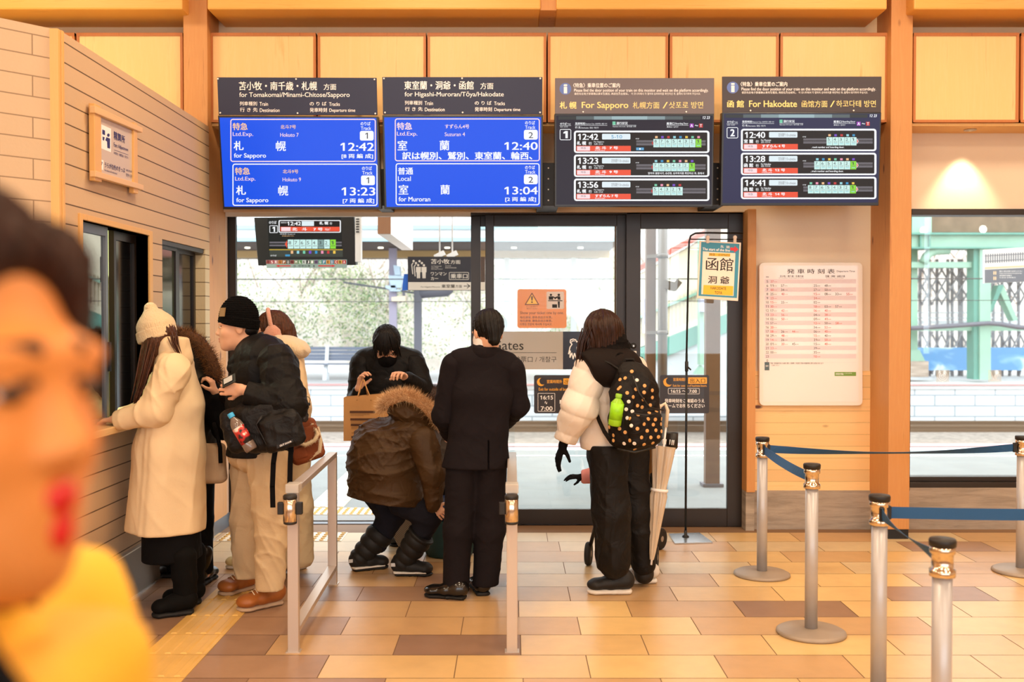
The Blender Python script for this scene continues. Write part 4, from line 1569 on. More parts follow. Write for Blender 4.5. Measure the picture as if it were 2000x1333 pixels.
slanted(k, 'HAKODATE', (702, 578), (836, 584), (836, 608), (700, 602), m_inkblk, 0.006)
slanted(k, 'TOYA', (736, 616), (802, 620), (800, 646), (736, 642), m_inkblk, 0.006)
k.done('lettering', bd)
for cx in (676, 912):
    mb = MB()
    u_, v_ = vS.uv(cx, 165)
    c = vS.at(u_, v_, -0.006)
    mb.lathe([(0.012, -0.006), (0.015, 0), (0.012, 0.006)], c + Vector((0, -0.008, 0.012)), 16, axis=(0, 1, 0))
    mb.box((c.x - 0.01, c.y - 0.012, c.z - 0.03), (c.x + 0.01, c.y + 0.004, c.z + 0.008))
    mb.build('ring_clip', M('clip_white', S(225, 205, 190), 0.4), root)
# ================================================================== outside: platform, tracks, far platform, hillside
m_apron = M('platform_paving', S(128, 132, 130), 0.8, var=(2.5, 0.08), bump=(30, 0.15))
m_kerb = M('platform_edge', S(205, 150, 148), 0.8)
m_white = M('white_line', S(225, 228, 226), 0.7)
m_ballast = M('track_ballast', S(138, 128, 118), 0.95, var=(9, 0.35), bump=(25, 0.8))
m_rail = M('rail_steel', S(120, 98, 76), 0.5, 0.5)
m_fblk = blocks('retaining_blocks', S(216, 222, 226), 1.02, 0.27, 'x', mortar=S(150, 160, 168), msize=0.018, bumpy=0.1)
mb = MB(); mb.box((-14, 7.74, -0.9), (16, 12.75, -0.002))
struct(mb.build('ground_platform', m_apron), 'grey paved near platform outside the glass doors')
mb = MB()
mb.box((-14, 12.1, -0.01), (16, 12.32, 0.004)); mb.box((-14, 11.55, -0.01), (16, 11.62, 0.004))
struct(mb.build('ground_platform_line', m_white), 'white line along the near platform')
mb = MB(); mb.box((-14, 12.45, -0.95), (16, 12.75, 0.006))
struct(mb.build('ground_platform_kerb', m_kerb), 'dusty pink kerb of the near platform')
mb = MB(); mb.box((-16, 7.74, -0.02), (P(925, 1010, 7.9).x, 7.95, 0.012)); 
struct(mb.build('ground_step', M('step_grey', S(140, 140, 138), 0.7)), 'grey step just outside the doorway')
dot_tiles('ground_warning_tiles', P(470, 1003, 8.15).x, 8.02, 4, 1, 'cream tactile tiles with yellow dots on the platform')
mb = MB()
for k_ in range(12):
    y0 = 8.35 + 0.3 * k_
    for j_ in range(4):
        mb.box((-1.72 + 0.075 * j_ + 0.012, y0 + 0.012, 0), (-1.72 + 0.075 * j_ + 0.06, y0 + 0.29, 0.006))
    mb.box((-1.73, y0 + 0.003, -0.01), (-1.43, y0 + 0.297, 0.002))
struct(mb.build('ground_guide_strip', m_tactw), 'cream ribbed tactile strip leading to the platform edge')
mb = MB(); mb.box((-40, 12.75, -1.3), (40, 25.05, -0.95))
struct(mb.build('ground_ballast', m_ballast), 'stony track bed between the platforms')
for yr in (15.2, 16.27, 22.75, 23.82):
    mb = MB()
    mb.box((-40, yr - 0.06, -0.95), (40, yr + 0.06, -0.935)); mb.box((-40, yr - 0.012, -0.935), (40, yr + 0.012, -0.84)); mb.box((-40, yr - 0.035, -0.84), (40, yr + 0.035, -0.80))
    struct(mb.build('ground_rail', m_rail), 'rusty brown running rail on the ballast')
mb = MB(); mb.box((-40, 25.0, -1.1), (40, 31.5, -0.12))
struct(mb.build('ground_far_platform', m_fblk), 'white block wall of the far platform')
m_fartop = M('far_paving', S(196, 198, 198), 0.8)
mb = MB(); mb.box((-40, 24.97, -0.12), (40, 31.5, 0.0))
struct(mb.build('ground_far_paving', m_fartop), 'pale paving of the far platform')
mb = MB(); mb.box((-40, 24.95, -0.02), (40, 25.25, 0.005))
struct(mb.build('ground_far_kerb', m_kerb), 'pink line along the far platform edge')

# bench on the far platform
m_bench = M('bench_slats', S(110, 120, 138), 0.5)
m_benchl = M('bench_leg', S(225, 232, 236), 0.4)
root = thing('bench', P(650, 722, 27.0), 'grey slatted bench with white legs on the far platform', 'bench')
xa, xb = P(560, 700, 27).x, P(745, 700, 27).x
for z_, dy in ((0.86, 0.22), (0.76, 0.2), (0.66, 0.18), (0.57, 0.16)):
    mb = MB(); mb.box((xa, 27 + dy, z_ - 0.043), (xb, 27 + dy + 0.03, z_ + 0.043)); mb.build('back_slat', m_bench, root)
for dy in (0.0, -0.13, -0.26):
    mb = MB(); mb.box((xa, 27 + dy - 0.055, 0.43), (xb, 27 + dy + 0.055, 0.46)); mb.build('seat_slat', m_bench, root)
for px in (637, 573, 738):
    x_ = P(px, 700, 27).x
    mb = MB(); mb.bar((x_, 26.75, 0.0), (x_, 26.95, 0.45), 0.09, 0.07); mb.bar((x_, 27.05, 0.40), (x_, 27.2, 0.92), 0.09, 0.06); mb.bar((x_, 27.2, 0), (x_, 27.0, 0.45), 0.09, 0.07); mb.build('leg', m_benchl, root)

# hillside
hm, hnt, hb = _new('hillside_ground')
v_ = _coords(hnt, (1, 1, 1))
hnt.links.new(_ramp(hnt, _noise(hnt, v_, 0.7, 8, 0.7), [(0.3, S(176, 164, 150)), (0.5, S(210, 203, 194)), (0.65, S(224, 220, 216))]), hb.inputs['Base Color'])
hb.inputs['Roughness'].default_value = 0.95
NX, NY = 90, 40
xs = np.linspace(-40, 40, NX)
ts = np.linspace(0, 1, NY)
vs, fs = [], []
for j, t_ in enumerate(ts):
    for i, x_ in enumerate(xs):
        y_ = 31.4 + 26 * t_
        z_ = 0.0 + (0.2 + 1.2 * min(1, t_ * 6) + 20 * max(0, t_ - 0.04)) * 1.0 + 0.35 * math.sin(x_ * 0.7 + 3 * t_) + 0.3 * math.sin(x_ * 1.9 + 9 * t_) - 0.6
        vs.append((x_, y_, z_))
for j in range(NY - 1):
    for i in range(NX - 1):
        a_ = j * NX + i
        fs.append((a_, a_ + 1, a_ + NX + 1, a_ + NX))
mb = MB(); mb.add(vs, fs, 0, True)
hill = struct(mb.build('terrain_hillside', hm), 'pale winter hillside beyond the tracks')


def hz(x_, y_):
    t_ = (y_ - 31.4) / 26
    return (0.2 + 1.2 * min(1, t_ * 6) + 20 * max(0, t_ - 0.04)) + 0.35 * math.sin(x_ * 0.7 + 3 * t_) + 0.3 * math.sin(x_ * 1.9 + 9 * t_) - 0.6


def leafmass(name, n, xr, yr, hr, size, mats, label, dens=None):
    """a mass of small leaf blades: one object nobody could count"""
    mb = MB()
    g_ = np.random.default_rng(len(name) + n)
    done = 0
    while done < n:
        x_, y_ = g_.uniform(*xr), g_.uniform(*yr)
        if dens and g_.random() > dens(x_, y_):
            continue
        h_ = g_.uniform(*hr)
        c = Vector((x_, y_, hz(x_, y_) + h_))
        d = Vector(g_.normal(0, 1, 3)).normalized()
        e = d.orthogonal().normalized()
        s_ = g_.uniform(*size)
        mb.add([c - d * s_, c + e * s_ * 0.35, c + d * s_, c - e * s_ * 0.35], [(0, 1, 2, 3)], int(g_.integers(0, len(mats))))
        done += 1
    o = mb.build(name, mats)
    return tag(o, label, 'shrubbery', kind='stuff')


mg = [M('leaf_green', S(140, 160, 110), 0.8), M('leaf_dull', S(168, 180, 140), 0.8), M('leaf_deep', S(96, 122, 84), 0.8), M('leaf_straw', S(206, 196, 170), 0.9)]
blob = lambda x_, y_: (0.5 + 0.5 * math.sin(x_ * 0.9) * math.sin(x_ * 0.37 + y_ * 0.8 + 1.0)) ** 1.5 + 0.12
leafmass('hillside_shrubbery', 26000, (-12, 12), (32.4, 35.6), (0.0, 0.9), (0.035, 0.085), mg, 'green and straw coloured bamboo grass covering the foot of the hillside', blob)


def bare_wood(name, n, xr, yr, label):
    """thin bare branches, one object nobody could count"""
    mb = MB()
    g_ = np.random.default_rng(11)
    for _ in range(n):
        x_, y_ = g_.uniform(*xr), g_.uniform(*yr)
        p = Vector((x_, y_, hz(x_, y_)))
        d = Vector((g_.normal(0, 0.55), g_.normal(0, 0.3), 1)).normalized()
        L = g_.uniform(1.2, 3.6)
        q1 = p + d * L * 0.5
        q2 = q1 + (d + Vector((g_.normal(0, 0.4), g_.normal(0, 0.3), g_.normal(0, 0.2)))).normalized() * L * 0.5
        r_ = g_.uniform(0.012, 0.03)
        mb.tube([p, q1, q2], [r_, r_ * 0.7, r_ * 0.3], 4, int(g_.integers(0, 2)), cap=False, smooth=False)
        for b in range(3):
            s_ = p + d * L * g_.uniform(0.2, 0.5)
            mb.tube([s_, s_ + Vector((g_.normal(0, 0.7), g_.normal(0, 0.4), g_.uniform(0.1, 0.9)))], [r_ * 0.5, r_ * 0.2], 3, int(g_.integers(0, 2)), cap=False, smooth=False)
    o = mb.build(name, [M('twig_pale', S(206, 196, 188), 0.9), M('twig_brown', S(158, 142, 130), 0.9)])
    return tag(o, label, 'branches', kind='stuff')


bare_wood('hillside_twigs_foliage', 1900, (-16, 18), (34.5, 48), 'tangle of pale bare branches covering the hillside')

# canopy of the far platform
m_roof = M('canopy_roof', S(222, 226, 230), 0.5)
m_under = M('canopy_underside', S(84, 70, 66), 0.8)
m_gut = M('canopy_gutter', S(150, 186, 196), 0.5)
root = thing('platform_canopy', (P(780, 700, 26).x, 26.5, 0), 'long low canopy roof with a dark underside over the far platform', 'canopy')
zc = P(800, 472, 24.6).z
xa, xb = -13.0, P(1212, 500, 24.6).x
mb = MB()
mb.poly([(xa, 24.6, zc), (xa, 31.0, zc), (xa, 31.0, zc + 0.6), (xa, 27.6, zc + 1.5), (xa, 24.6, zc + 0.42)], (xb - xa, 0, 0))
mb.build('roof', m_roof, root)
mb = MB(); mb.box((xa, 24.56, zc + 0.0), (xb, 24.6, zc + 0.10)); mb.box((xa, 24.5, zc + 0.30), (xb, 24.6, zc + 0.40)); mb.build('gutter', m_gut, root)
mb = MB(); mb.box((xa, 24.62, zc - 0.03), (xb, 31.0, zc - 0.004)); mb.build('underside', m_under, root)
mb = MB(); mb.box((xa, 27.3, zc - 0.22), (xb, 27.5, zc - 0.03)); mb.build('purlin', M('purlin_lit', S(190, 160, 110), 0.6), root)  # yellow lamplight on the purlin is put into its colour
for i in range(9):
    mb = MB(); x_ = xa + 0.8 + i * 1.75
    mb.lathe([(0.07, 0), (0.07, 0.03)], (x_, 26.0, zc - 0.065), 10)
    mb.build('lamp', emit('canopy_lamp', (1, 0.93, 0.75, 1), 3), root)
for px in (445, 990, 1120):
    x_ = P(px, 700, 28).x
    mb = MB(); mb.box((x_ - 0.08, 27.9, 0), (x_ + 0.08, 28.06, zc)); mb.build('column', m_benchl, root)
# slim posts on the far platform
m_lil2 = M('post_lilac', S(150, 146, 166), 0.5)
m_grpost = M('post_grey', S(96, 98, 108), 0.5)
p0 = P(768, 722, 26.2)
root = thing('signal_post', (p0.x, 26.2, 0), 'lilac grey post carrying a cluster of pale blue signal boxes', 'post')
mb = MB(); mb.box((p0.x - 0.10, 26.12, 0), (p0.x + 0.10, 26.3, zc - 0.05)); mb.build('pole', m_lil2, root)
m_sig = M('signal_pale_blue', S(176, 200, 218), 0.4)
v5 = View(facing(25.9), 690, 400, 6.06)
for pts, th, nm in (([(412, 838), (600, 842), (566, 985), (446, 985)], 0.35, 'hopper_box'), ([(474, 716), (548, 726), (560, 835), (490, 835)], 0.3, 'lamp_box'), ([(372, 960), (500, 954), (505, 1000), (430, 1010), (384, 990)], 0.3, 'horn'), ([(430, 1005), (560, 1005), (560, 1026), (430, 1026)], 0.25, 'bracket')):
    slab(v5, pts, th).build(nm, m_sig, root)
slab(v5, [(450, 1095), (620, 1080), (615, 1150), (455, 1150)], 0.3).build('clamp', M('signal_cream', S(220, 205, 180), 0.5), root)
mb = MB(); mb.tube([v5.at(*v5.uv(x_, y_), -0.1) for x_, y_ in ((575, 1010), (592, 1050), (598, 1100), (570, 1140), (540, 1150))], 0.035, 8); mb.build('cable', m_grpost, root)
p0 = P(816.5, 722, 26.6)
root = thing('platform_post', (p0.x, 26.6, 0), 'slim dark grey post under the boarding direction sign', 'post')
mb = MB(); mb.box((p0.x - 0.10, 26.5, 0), (p0.x + 0.10, 26.7, P(816, 555, 26.6).z)); mb.build('pole', m_grpost, root)
mb = MB(); q = P(860, 570, 26.6); mb.bar((p0.x, 26.6, q.z - 0.05), (p0.x - 2.0, 26.6, q.z + 0.25), 0.05); mb.lathe([(0.05, -0.5), (0.14, -0.42), (0.16, 0.3), (0.06, 0.45)], (p0.x + 0.5, 26.6, q.z), 14, axis=(1, 0, 0.1)); mb.build('speaker', m_grpost, root)
# overhead wires
m_wire = M('wire_dark', S(70, 68, 70), 0.6)
for i, (pa, pb, lab) in enumerate((((430, 546), (1460, 545), 'upper overhead wire crossing in front of the hillside'), ((430, 590), (1460, 588), 'lower overhead wire crossing in front of the hillside'))):
    a_, b_ = P(pa[0], pa[1], 18), P(pb[0], pb[1], 18)
    mb = MB(); mb.tube([a_ + (a_ - b_) * 0.5, b_ + (b_ - a_) * 0.5], 0.012 if i == 0 else 0.007, 6)
    tag(mb.build('overhead_wire', m_wire), lab, 'wire')

# ---- things hanging over the near platform
m_plat_w = M('monitor_white', S(224, 222, 220), 0.5)
PM = tilted(597, 470, 9.0, 5)
vM = View(PM, 410, 410, 3.846)
root = thing('platform_monitor', P(597, 520, 9.0), 'black framed train monitor hanging over the platform', 'monitor')
slab(vM, [(330, 58), (1080, 50), (1096, 416), (362, 420)], 0.12).build('casing', m_black, root, bevel=0.004)
q = P(597, 425, 9.0)
mb = MB(); mb.box((q.x - 0.05, 9.04, q.z - 0.1), (q.x + 0.05, 9.12, 3.2995)); mb.build('hanger', m_black, root)
k = Ink(vM, 0.0006)
k.quad([(432, 62), (984, 58), (998, 352), (446, 356)], emit('monitor_black', S(22, 26, 26), 1.0)); k.done('display', root)
k = Ink(vM, 0.0014)
k.rect(516, 78, 984, 172, e_white, r=10); k.rect(524, 84, 976, 166, e_black, dz=0.0005, r=6)
z = 0.001
k.text('のりば', 444, 84, 500, 106, e_white, 0.015); k.frame(448, 118, 510, 174, 4, e_white, 6); k.text('1', 470, 128, 490, 166, e_white, 0.03)
k.text('発車時刻', 532, 92, 576, 102, e_white, dz=z); k.text('12:42', 582, 90, 684, 118, e_white, 0.02, dz=z); k.rect(690, 86, 782, 122, e_pale, dz=z, r=3)
k.text('札 幌', 822, 88, 890, 112, e_white, 0.03, dz=z); k.text('行', 900, 94, 918, 112, e_white, 0.02, dz=z)
k.rect(530, 128, 974, 162, e_red, dz=z); k.rect(536, 131, 606, 160, e_pink, dz=z + 0.0004)
k.text('北   斗    7 号', 616, 134, 848, 158, e_white, 0.03, dz=z + 0.0004); k.text('Hokuto 7', 866, 136, 904, 156, e_white, 0, dz=z + 0.0004)
k.text('停車駅 Stops at', 526, 178, 640, 188, e_white); k.text('次の列車をお待ちください', 542, 192, 632, 202, e_orange)
k.rect(448, 240, 990, 252, e_grey); k.rect(448, 262, 990, 274, e_grey)
k.quad([(564, 258), (580, 230), (580, 288)], e_red, dz=z)
for j in range(8):
    x0 = 586 + 45.4 * j
    k.rect(x0, 224, x0 + 42, 292, e_green if j == 7 else (emit('car_grey', S(130, 160, 156), 1.0) if j == 5 else e_mint), dz=z)
    k.text(str(8 - j), x0 + 6, 236, x0 + 24, 260, e_txt, 0, dz=z + 0.0004); k.text('指定席', x0 + 8, 266, x0 + 36, 276, e_txt, 0, dz=z + 0.0004)
    k.rect(x0 + 22, 308, x0 + 40, 330, e_cols[j], dz=z + 0.0005)
k.rect(446, 296, 998, 304, emit('monitor_gold', S(190, 160, 60), 1.0), dz=z); k.rect(448, 304, 998, 354, emit('monitor_olive', S(64, 68, 60), 1.0))
k.text('のりば', 456, 338, 500, 350, e_white, 0.01, dz=z); k.rect(566, 336, 602, 350, e_cols[4], dz=z)
k.done('lettering', root)
cols20 = [S(150, 60, 60), S(170, 40, 60), S(190, 120, 130), S(200, 120, 40), S(150, 80, 30), S(40, 30, 30), S(140, 50, 50), S(110, 130, 90), S(90, 150, 90), S(200, 210, 210), S(30, 30, 30), S(120, 150, 110), S(110, 90, 130), S(80, 150, 120), S(40, 130, 170), S(230, 160, 60), S(50, 120, 160), S(190, 70, 40), S(220, 170, 60), S(190, 50, 60)]
root2 = thing('door_letter_strip', P(595, 523, 8.96), 'narrow strip of coloured door letters with red arrows under the monitor', 'sign')
slab(vM, [(426, 378), (1030, 374), (1030, 436), (432, 438)], 0.036, 0.03).build('strip', M('strip_teal', S(150, 176, 172), 0.5), root2)
k = Ink(vM, 0.0306)
for i, ch in enumerate('TSRQPONMLKJIHGFEDCBA'):
    x0 = 428 + 30.0 * i
    k.rect(x0 + 1, 378, x0 + 29, 406, M('letter_tile', cols20[i], 0.5))
    k.text(ch, x0 + 8, 382, x0 + 22, 402, m_ink if i % 3 else m_inkblk, 0.02, dz=0.0004)
k.quad([(500, 421), (526, 412), (526, 417), (612, 417), (612, 425), (526, 425), (526, 431)], m_redp)
k.quad([(948, 421), (922, 412), (922, 417), (818, 417), (818, 425), (922, 425), (922, 431)], m_redp)
k.text('1号車', 630, 414, 650, 430, m_inkblk); k.text('停車位置', 668, 414, 760, 428, m_inkblk); k.text('8', 780, 414, 792, 430, m_inkblk)
k.done('lettering', root2)
root = thing('hanger_post', P(700, 500, 9.0), 'white hanger post with a striped edge beside the platform monitor', 'post')
mb = MB(); a_, b_ = P(695, 512, 9.02), P(706, 380, 9.02); mb.box((a_.x, 8.98, a_.z), (b_.x, 9.06, 3.2995)); mb.build('bar', m_plat_w, root)
mb = MB()
for i in range(6):
    p = P(698, 428 + 5 * i, 8.97); mb.box((p.x - 0.012, 8.965, p.z - 0.006), (p.x + 0.016, 8.975, p.z + 0.004))
mb.build('stripe', m_black, root)
root = thing('cable_duct', P(758, 457, 9.0), 'boxed duct with a brown end and white underside running out from the doorway', 'duct')
a_, b_ = P(737.5, 457.5, 9.0), P(763, 457.5, 9.0)
mb = MB(); mb.box((a_.x, 9.0, a_.z + 0.004), (b_.x, 9.02, 3.2995)); mb.build('end_board', wood('duct_brown', S(150, 108, 78), S(126, 86, 60), 2), root)
mb = MB(); mb.box((a_.x, 9.02, a_.z), (b_.x, 11.0, 3.2995)); mb.build('casing', M('duct_white', S(236, 226, 220), 0.6), root)
# boarding direction sign
PN = facing(10.0)
vN = View(PN, 690, 400, 6.06)
root = thing('boarding_direction_sign', P(870, 567, 10), 'dark hanging sign with a queue pictogram pointing to tomakomai boarding', 'sign')
slab(vN, [(645, 616), (1560, 616), (1560, 1016), (645, 1016)], 0.06).build('panel', M('sign_ink', S(30, 26, 34), 0.5), root)
m_beige = M('sign_beige', S(206, 194, 180), 0.6)
k = Ink(vN, 0.0006)
k.rect(650, 918, 1558, 1012, m_beige)
k.text('苫小牧', 918, 644, 1140, 702, m_beige, 0.014); k.text('方面', 1150, 656, 1268, 702, m_beige, 0.008)
k.text('for Tomakomai', 924, 722, 1042, 734, m_beige); k.text('Local Train', 924, 740, 1008, 750, m_beige); k.text('Boarding Position', 924, 758, 1056, 770, m_beige)
k.text('苫小牧方面', 1088, 720, 1154, 732, m_beige); k.text('普通列车乘车位置', 1088, 742, 1220, 754, m_beige)
k.text('ワンマン', 918, 800, 1104, 840, m_beige, 0.012); k.text('カー', 918, 856, 1006, 894, m_beige, 0.012)
k.frame(1134, 800, 1368, 890, 5, m_beige, 12); k.text('乗車口', 1152, 818, 1352, 874, m_beige, 0.014)
k.text('For Higashi-Muroran', 800, 966, 1026, 988, m_inkblk, 0, dz=0.0004); k.text('東室蘭', 1044, 944, 1202, 986, m_inkblk, 0.012, dz=0.0004); k.text('方面', 1208, 950, 1286, 984, m_inkblk, 0.004, dz=0.0004)
k.line([(1310, 964), (1378, 964)], 8, m_inkblk, dz=0.0004); k.line([(1346, 938), (1380, 964), (1346, 990)], 8, m_inkblk, dz=0.0004)
for i, (hx, hy) in enumerate(((714, 668), (742, 692), (784, 670), (812, 692), (768, 716), (836, 718))):
    k.disc(hx, hy, 13, m_beige, dz=0.0002 * i)
for i, bx in enumerate((708, 736)):
    k.line([(bx, 690 + 22 * i), (bx - 16, 712 + 22 * i), (bx - 4, 820 + 26 * i)], 10, m_beige)
for bx in (772, 838):
    k.quad([(bx - 30, 738), (bx + 28, 738), (bx + 28, 800), (bx + 20, 800), (bx + 18, 872), (bx + 2, 872), (bx, 800), (bx - 2, 872), (bx - 18, 872), (bx - 22, 800), (bx - 30, 800)], m_beige, dz=0.0016)
k.done('lettering', root)
mb = MB()
for px in (1020, 1170):
    u_, v_ = vN.uv(px, 600); p = vN.at(u_, v_, -0.03)
    mb.bar(p + Vector((-0.05, 0, -0.02)), p + Vector((0.05, 0, 0.03)), 0.05); mb.tube([p, (p.x, p.y, 3.2995)], 0.008, 8)
mb.build('hanger', m_plat_w, root)
mb = slab(View(facing(10.062), 690, 400, 6.06), [(600, 822), (648, 822), (648, 1014), (576, 1014)], 0.05)
tag(mb.build('blue_plate', M('plate_blue', S(30, 100, 200), 0.5)), 'small plain blue plate behind the boarding direction sign', 'sign')

# ---- columns near the swing door
m_col = M('column_brown', S(112, 84, 62), 0.5, var=(4, 0.12))
m_pipe = M('pipe_grey', S(120, 114, 108), 0.35, 0.5)
for px0, px1, lab in ((1262, 1281, 'brown steel canopy column seen through the swing door beside a grey pipe'), (1379, 1407, 'brown steel canopy column seen behind the hakodate board')):
    a_, b_ = P(px0, 700, 9.4), P(px1, 700, 9.4)
    root = thing('canopy_column', ((a_.x + b_.x) / 2, 9.45, 0), lab, 'column')
    mb = MB(); mb.box((a_.x, 9.4, 0), (b_.x, 9.5, 3.2995)); mb.build('shaft', m_col, root, bevel=0.004)
    mb = MB(); mb.box((a_.x - 0.03, 9.37, 0), (b_.x + 0.03, 9.54, 0.03)); mb.build('base_plate', m_grpost, root)
root = thing('drain_pipe', P(1294, 860, 9.3), 'grey drain pipe clamped beside the brown canopy column', 'pipe')
p = P(1294, 700, 9.3)
mb = MB(); mb.tube([(p.x, 9.3, 0.0), (p.x, 9.3, 3.2995)], 0.045, 14); mb.build('pipe', m_pipe, root)
for py in (500, 650):
    q = P(1294, py, 9.3); mb = MB(); mb.lathe([(0.055, -0.02), (0.055, 0.02)], q, 14); mb.bar(q, q + Vector((-0.13, 0.1, 0)), 0.03); mb.build('clamp', m_pipe, root)
q = P(1294, 555, 9.3)
mb = MB(); mb.bar(q, q + Vector((0.12, 0, -0.03)), 0.09, 0.08); mb.bar(q + Vector((0.1, 0, -0.05)), q + Vector((0.16, 0, 0.03)), 0.02, 0.06); mb.build('bracket', m_pipe, root)

# ---- stair hall of the footbridge, behind the swing door
m_sgreen = M('bridge_green', S(142, 180, 160), 0.55, var=(2, 0.08))
m_sgreen2 = M('bridge_teal', S(92, 148, 134), 0.55, var=(2, 0.08))
m_cr = M('stair_cladding', S(226, 216, 190), 0.7)
m_redb = M('stair_red', S(176, 92, 76), 0.7)
m_gry = M('stair_grey', S(196, 204, 210), 0.7)
PB = facing(22.0)
vB6 = View(PB, 1230, 430, 4.4417)
root = thing('bridge_stairs', P(1330, 820, 22.0), 'slanting clad stairway of the footbridge with a red brown eave and teal stringer', 'stairway')
slab(vB6, [(40, 500), (700, 130), (1500, -330), (1500, 560), (700, 880), (40, 1120)], 0.6).build('cladding', m_cr, root)
slab(vB6, [(40, 470), (700, 110), (1500, -350), (1500, -420), (700, 60), (40, 420)], 2.2, 0.15).build('eave', m_redb, root)
slab(vB6, [(40, 1130), (640, 890), (1500, 560), (1500, 720), (640, 1050), (40, 1290)], 1.2, 0.12).build('stringer', m_sgreen2, root)
slab(vB6, [(40, 850), (640, 600), (1500, 230), (1500, 252), (640, 622), (40, 872)], 0.1, 0.12).build('rail', m_sgreen, root)
slab(vB6, [(40, 1290), (640, 1050), (1500, 720), (1500, 1700), (40, 1700)], 0.3, 0.02).build('under_wall', m_gry, root)
mb = MB()
for i in range(26):
    x_ = 60 + i * 34
    u_, v_ = vB6.uv(x_, 820 - (x_ - 40) * 0.42); u2, v2 = vB6.uv(x_, 1080 - (x_ - 40) * 0.42)
    mb.bar(vB6.at(u_, v_, 0.02), vB6.at(u2, v2, 0.02), 0.02)
mb.build('batten', M('batten', S(200, 190, 166), 0.7), root)
slab(vB6, [(572, 170), (606, 170), (606, 1250), (572, 1250)], 0.3, 0.5).build('post', m_sgreen, root)
slab(vB6, [(588, 1255), (640, 1330), (530, 1330)], 0.3, 0.5).build('post_foot', m_sgreen, root)
slab(vB6, [(556, 690), (630, 690), (624, 800), (560, 800)], 0.3, 0.8).build('fuse_box', M('box_lilac', S(170, 172, 190), 0.5), root)
PNb = facing(21.86)
vNb = View(PNb, 1230, 430, 4.4417)
root = thing('station_name_plate', P(1264, 640, 21.86), 'upright white and blue station name plate on the stairway side', 'sign')
slab(vNb, [(116, 664), (166, 664), (160, 988), (112, 980)], 0.05).build('plate', m_ink, root)
k = Ink(vNb, 0.0006); k.rect(126, 680, 164, 914, M('plate_print', S(60, 100, 170), 0.5)); k.done('field', root)
k = Ink(vNb, 0.0012)
for i, ch in enumerate('のぼりべつ'):
    k.text(ch, 132, 694 + i * 44, 160, 730 + i * 44, m_ink, 0.02)
k.done('lettering', root)

# ---- footbridge frame and scaffolding behind the side window
YG = 26.0
PGb = facing(YG)
v4 = View(PGb, 1770, 410, 5.7957)


def beam4(name, root, x0, y0, x1, y1, mat, th=0.35, off=0.0):
    return slab(v4, [(x0, y0), (x1, y0), (x1, y1), (x0, y1)], th, off).build(name, mat, root)


root = thing('footbridge_frame', P(1900, 742, YG), 'green steel frame of the footbridge standing on the far platform', 'bridge')
beam4('girder', root, -400, 285, 2600, 432, m_sgreen, 0.4, 0.1)
beam4('flange', root, -400, 268, 2600, 290, m_sgreen2, 0.7, 0.25)
beam4('flange', root, -400, 430, 2600, 446, m_sgreen2, 0.7, 0.25)
beam4('column', root, 60, 40, 278, 275, m_sgreen, 0.4, 0.05)
beam4('column', root, 800, 446, 925, 1920, m_sgreen, 0.4, 0.16)
beam4('column_side', root, 744, 446, 800, 1920, m_sgreen2, 0.4, 0.1)
beam4('column', root, 108, 446, 200, 1600, m_sgreen, 0.3, -0.4)
beam4('tie', root, -400, 590, 830, 655, m_sgreen, 0.3, 0.0)
beam4('tie', root, -400, 1310, 2600, 1372, m_sgreen, 0.3, 0.0)
beam4('stiffener', root, 122, 290, 136, 430, m_sgreen2, 0.2, 0.2)
beam4('stiffener', root, 228, 290, 242, 430, m_sgreen2, 0.2, 0.2)
slab(v4, [(1090, 850), (1150, 850), (1010, 1160), (985, 1120)], 0.3, -0.2).build('brace', m_sgreen2, root)
slab(v4, [(1105, 900), (1160, 860), (1320, 1250), (1270, 1260)], 0.3, -0.25).build('brace', m_sgreen, root)
mb = MB(); mb.tube([v4.at(*v4.uv(x_, y_), 0.02) for x_, y_ in ((190, 600), (215, 540), (260, 490), (330, 462), (480, 455))], 0.12, 8); mb.build('arch', m_sgreen, root)
slab(v4, [(100, 1590), (205, 1590), (270, 1720), (60, 1720)], 0.5, -0.3).build('footing_bracket', m_sgreen, root)
slab(v4, [(40, 1720), (290, 1720), (290, 1900), (40, 1900)], 0.7, -0.2).build('footing', m_conc, root)
mb = MB(); mb.tube([v4.at(*v4.uv(x_, y_), 0.3) for x_, y_ in ((-100, 1345), (60, 1340), (300, 1325), (600, 1305), (860, 1285), (1000, 1295), (1200, 1330), (1500, 1345))], 0.06, 8); mb.build('cable', m_grpost, root)
# deck underside above the girder
mb = MB()
za_ = P(1900, 425, YG).z
mb.box((P(1824, 400, YG).x, YG + 0.3, P(1900, 452, YG).z), (P(2300, 400, YG).x, YG + 5, P(1900, 380, YG).z))
mb.build('deck', M('deck_brown', S(120, 100, 80), 0.8, var=(3, 0.2)), root)
for (cx, cy, lab) in ((176, 240, 'round'), (845, 225, 'slanted')):
    u_, v_ = v4.uv(cx, cy)
    mb = MB(); mb.lathe([(0.10, 0), (0.07, 0.05)], v4.at(u_, v_, 0.12), 14, axis=(0, -1, 0)); mb.build('lamp', emit('bridge_lamp', (1, 0.96, 0.85, 1), 2.5), root)
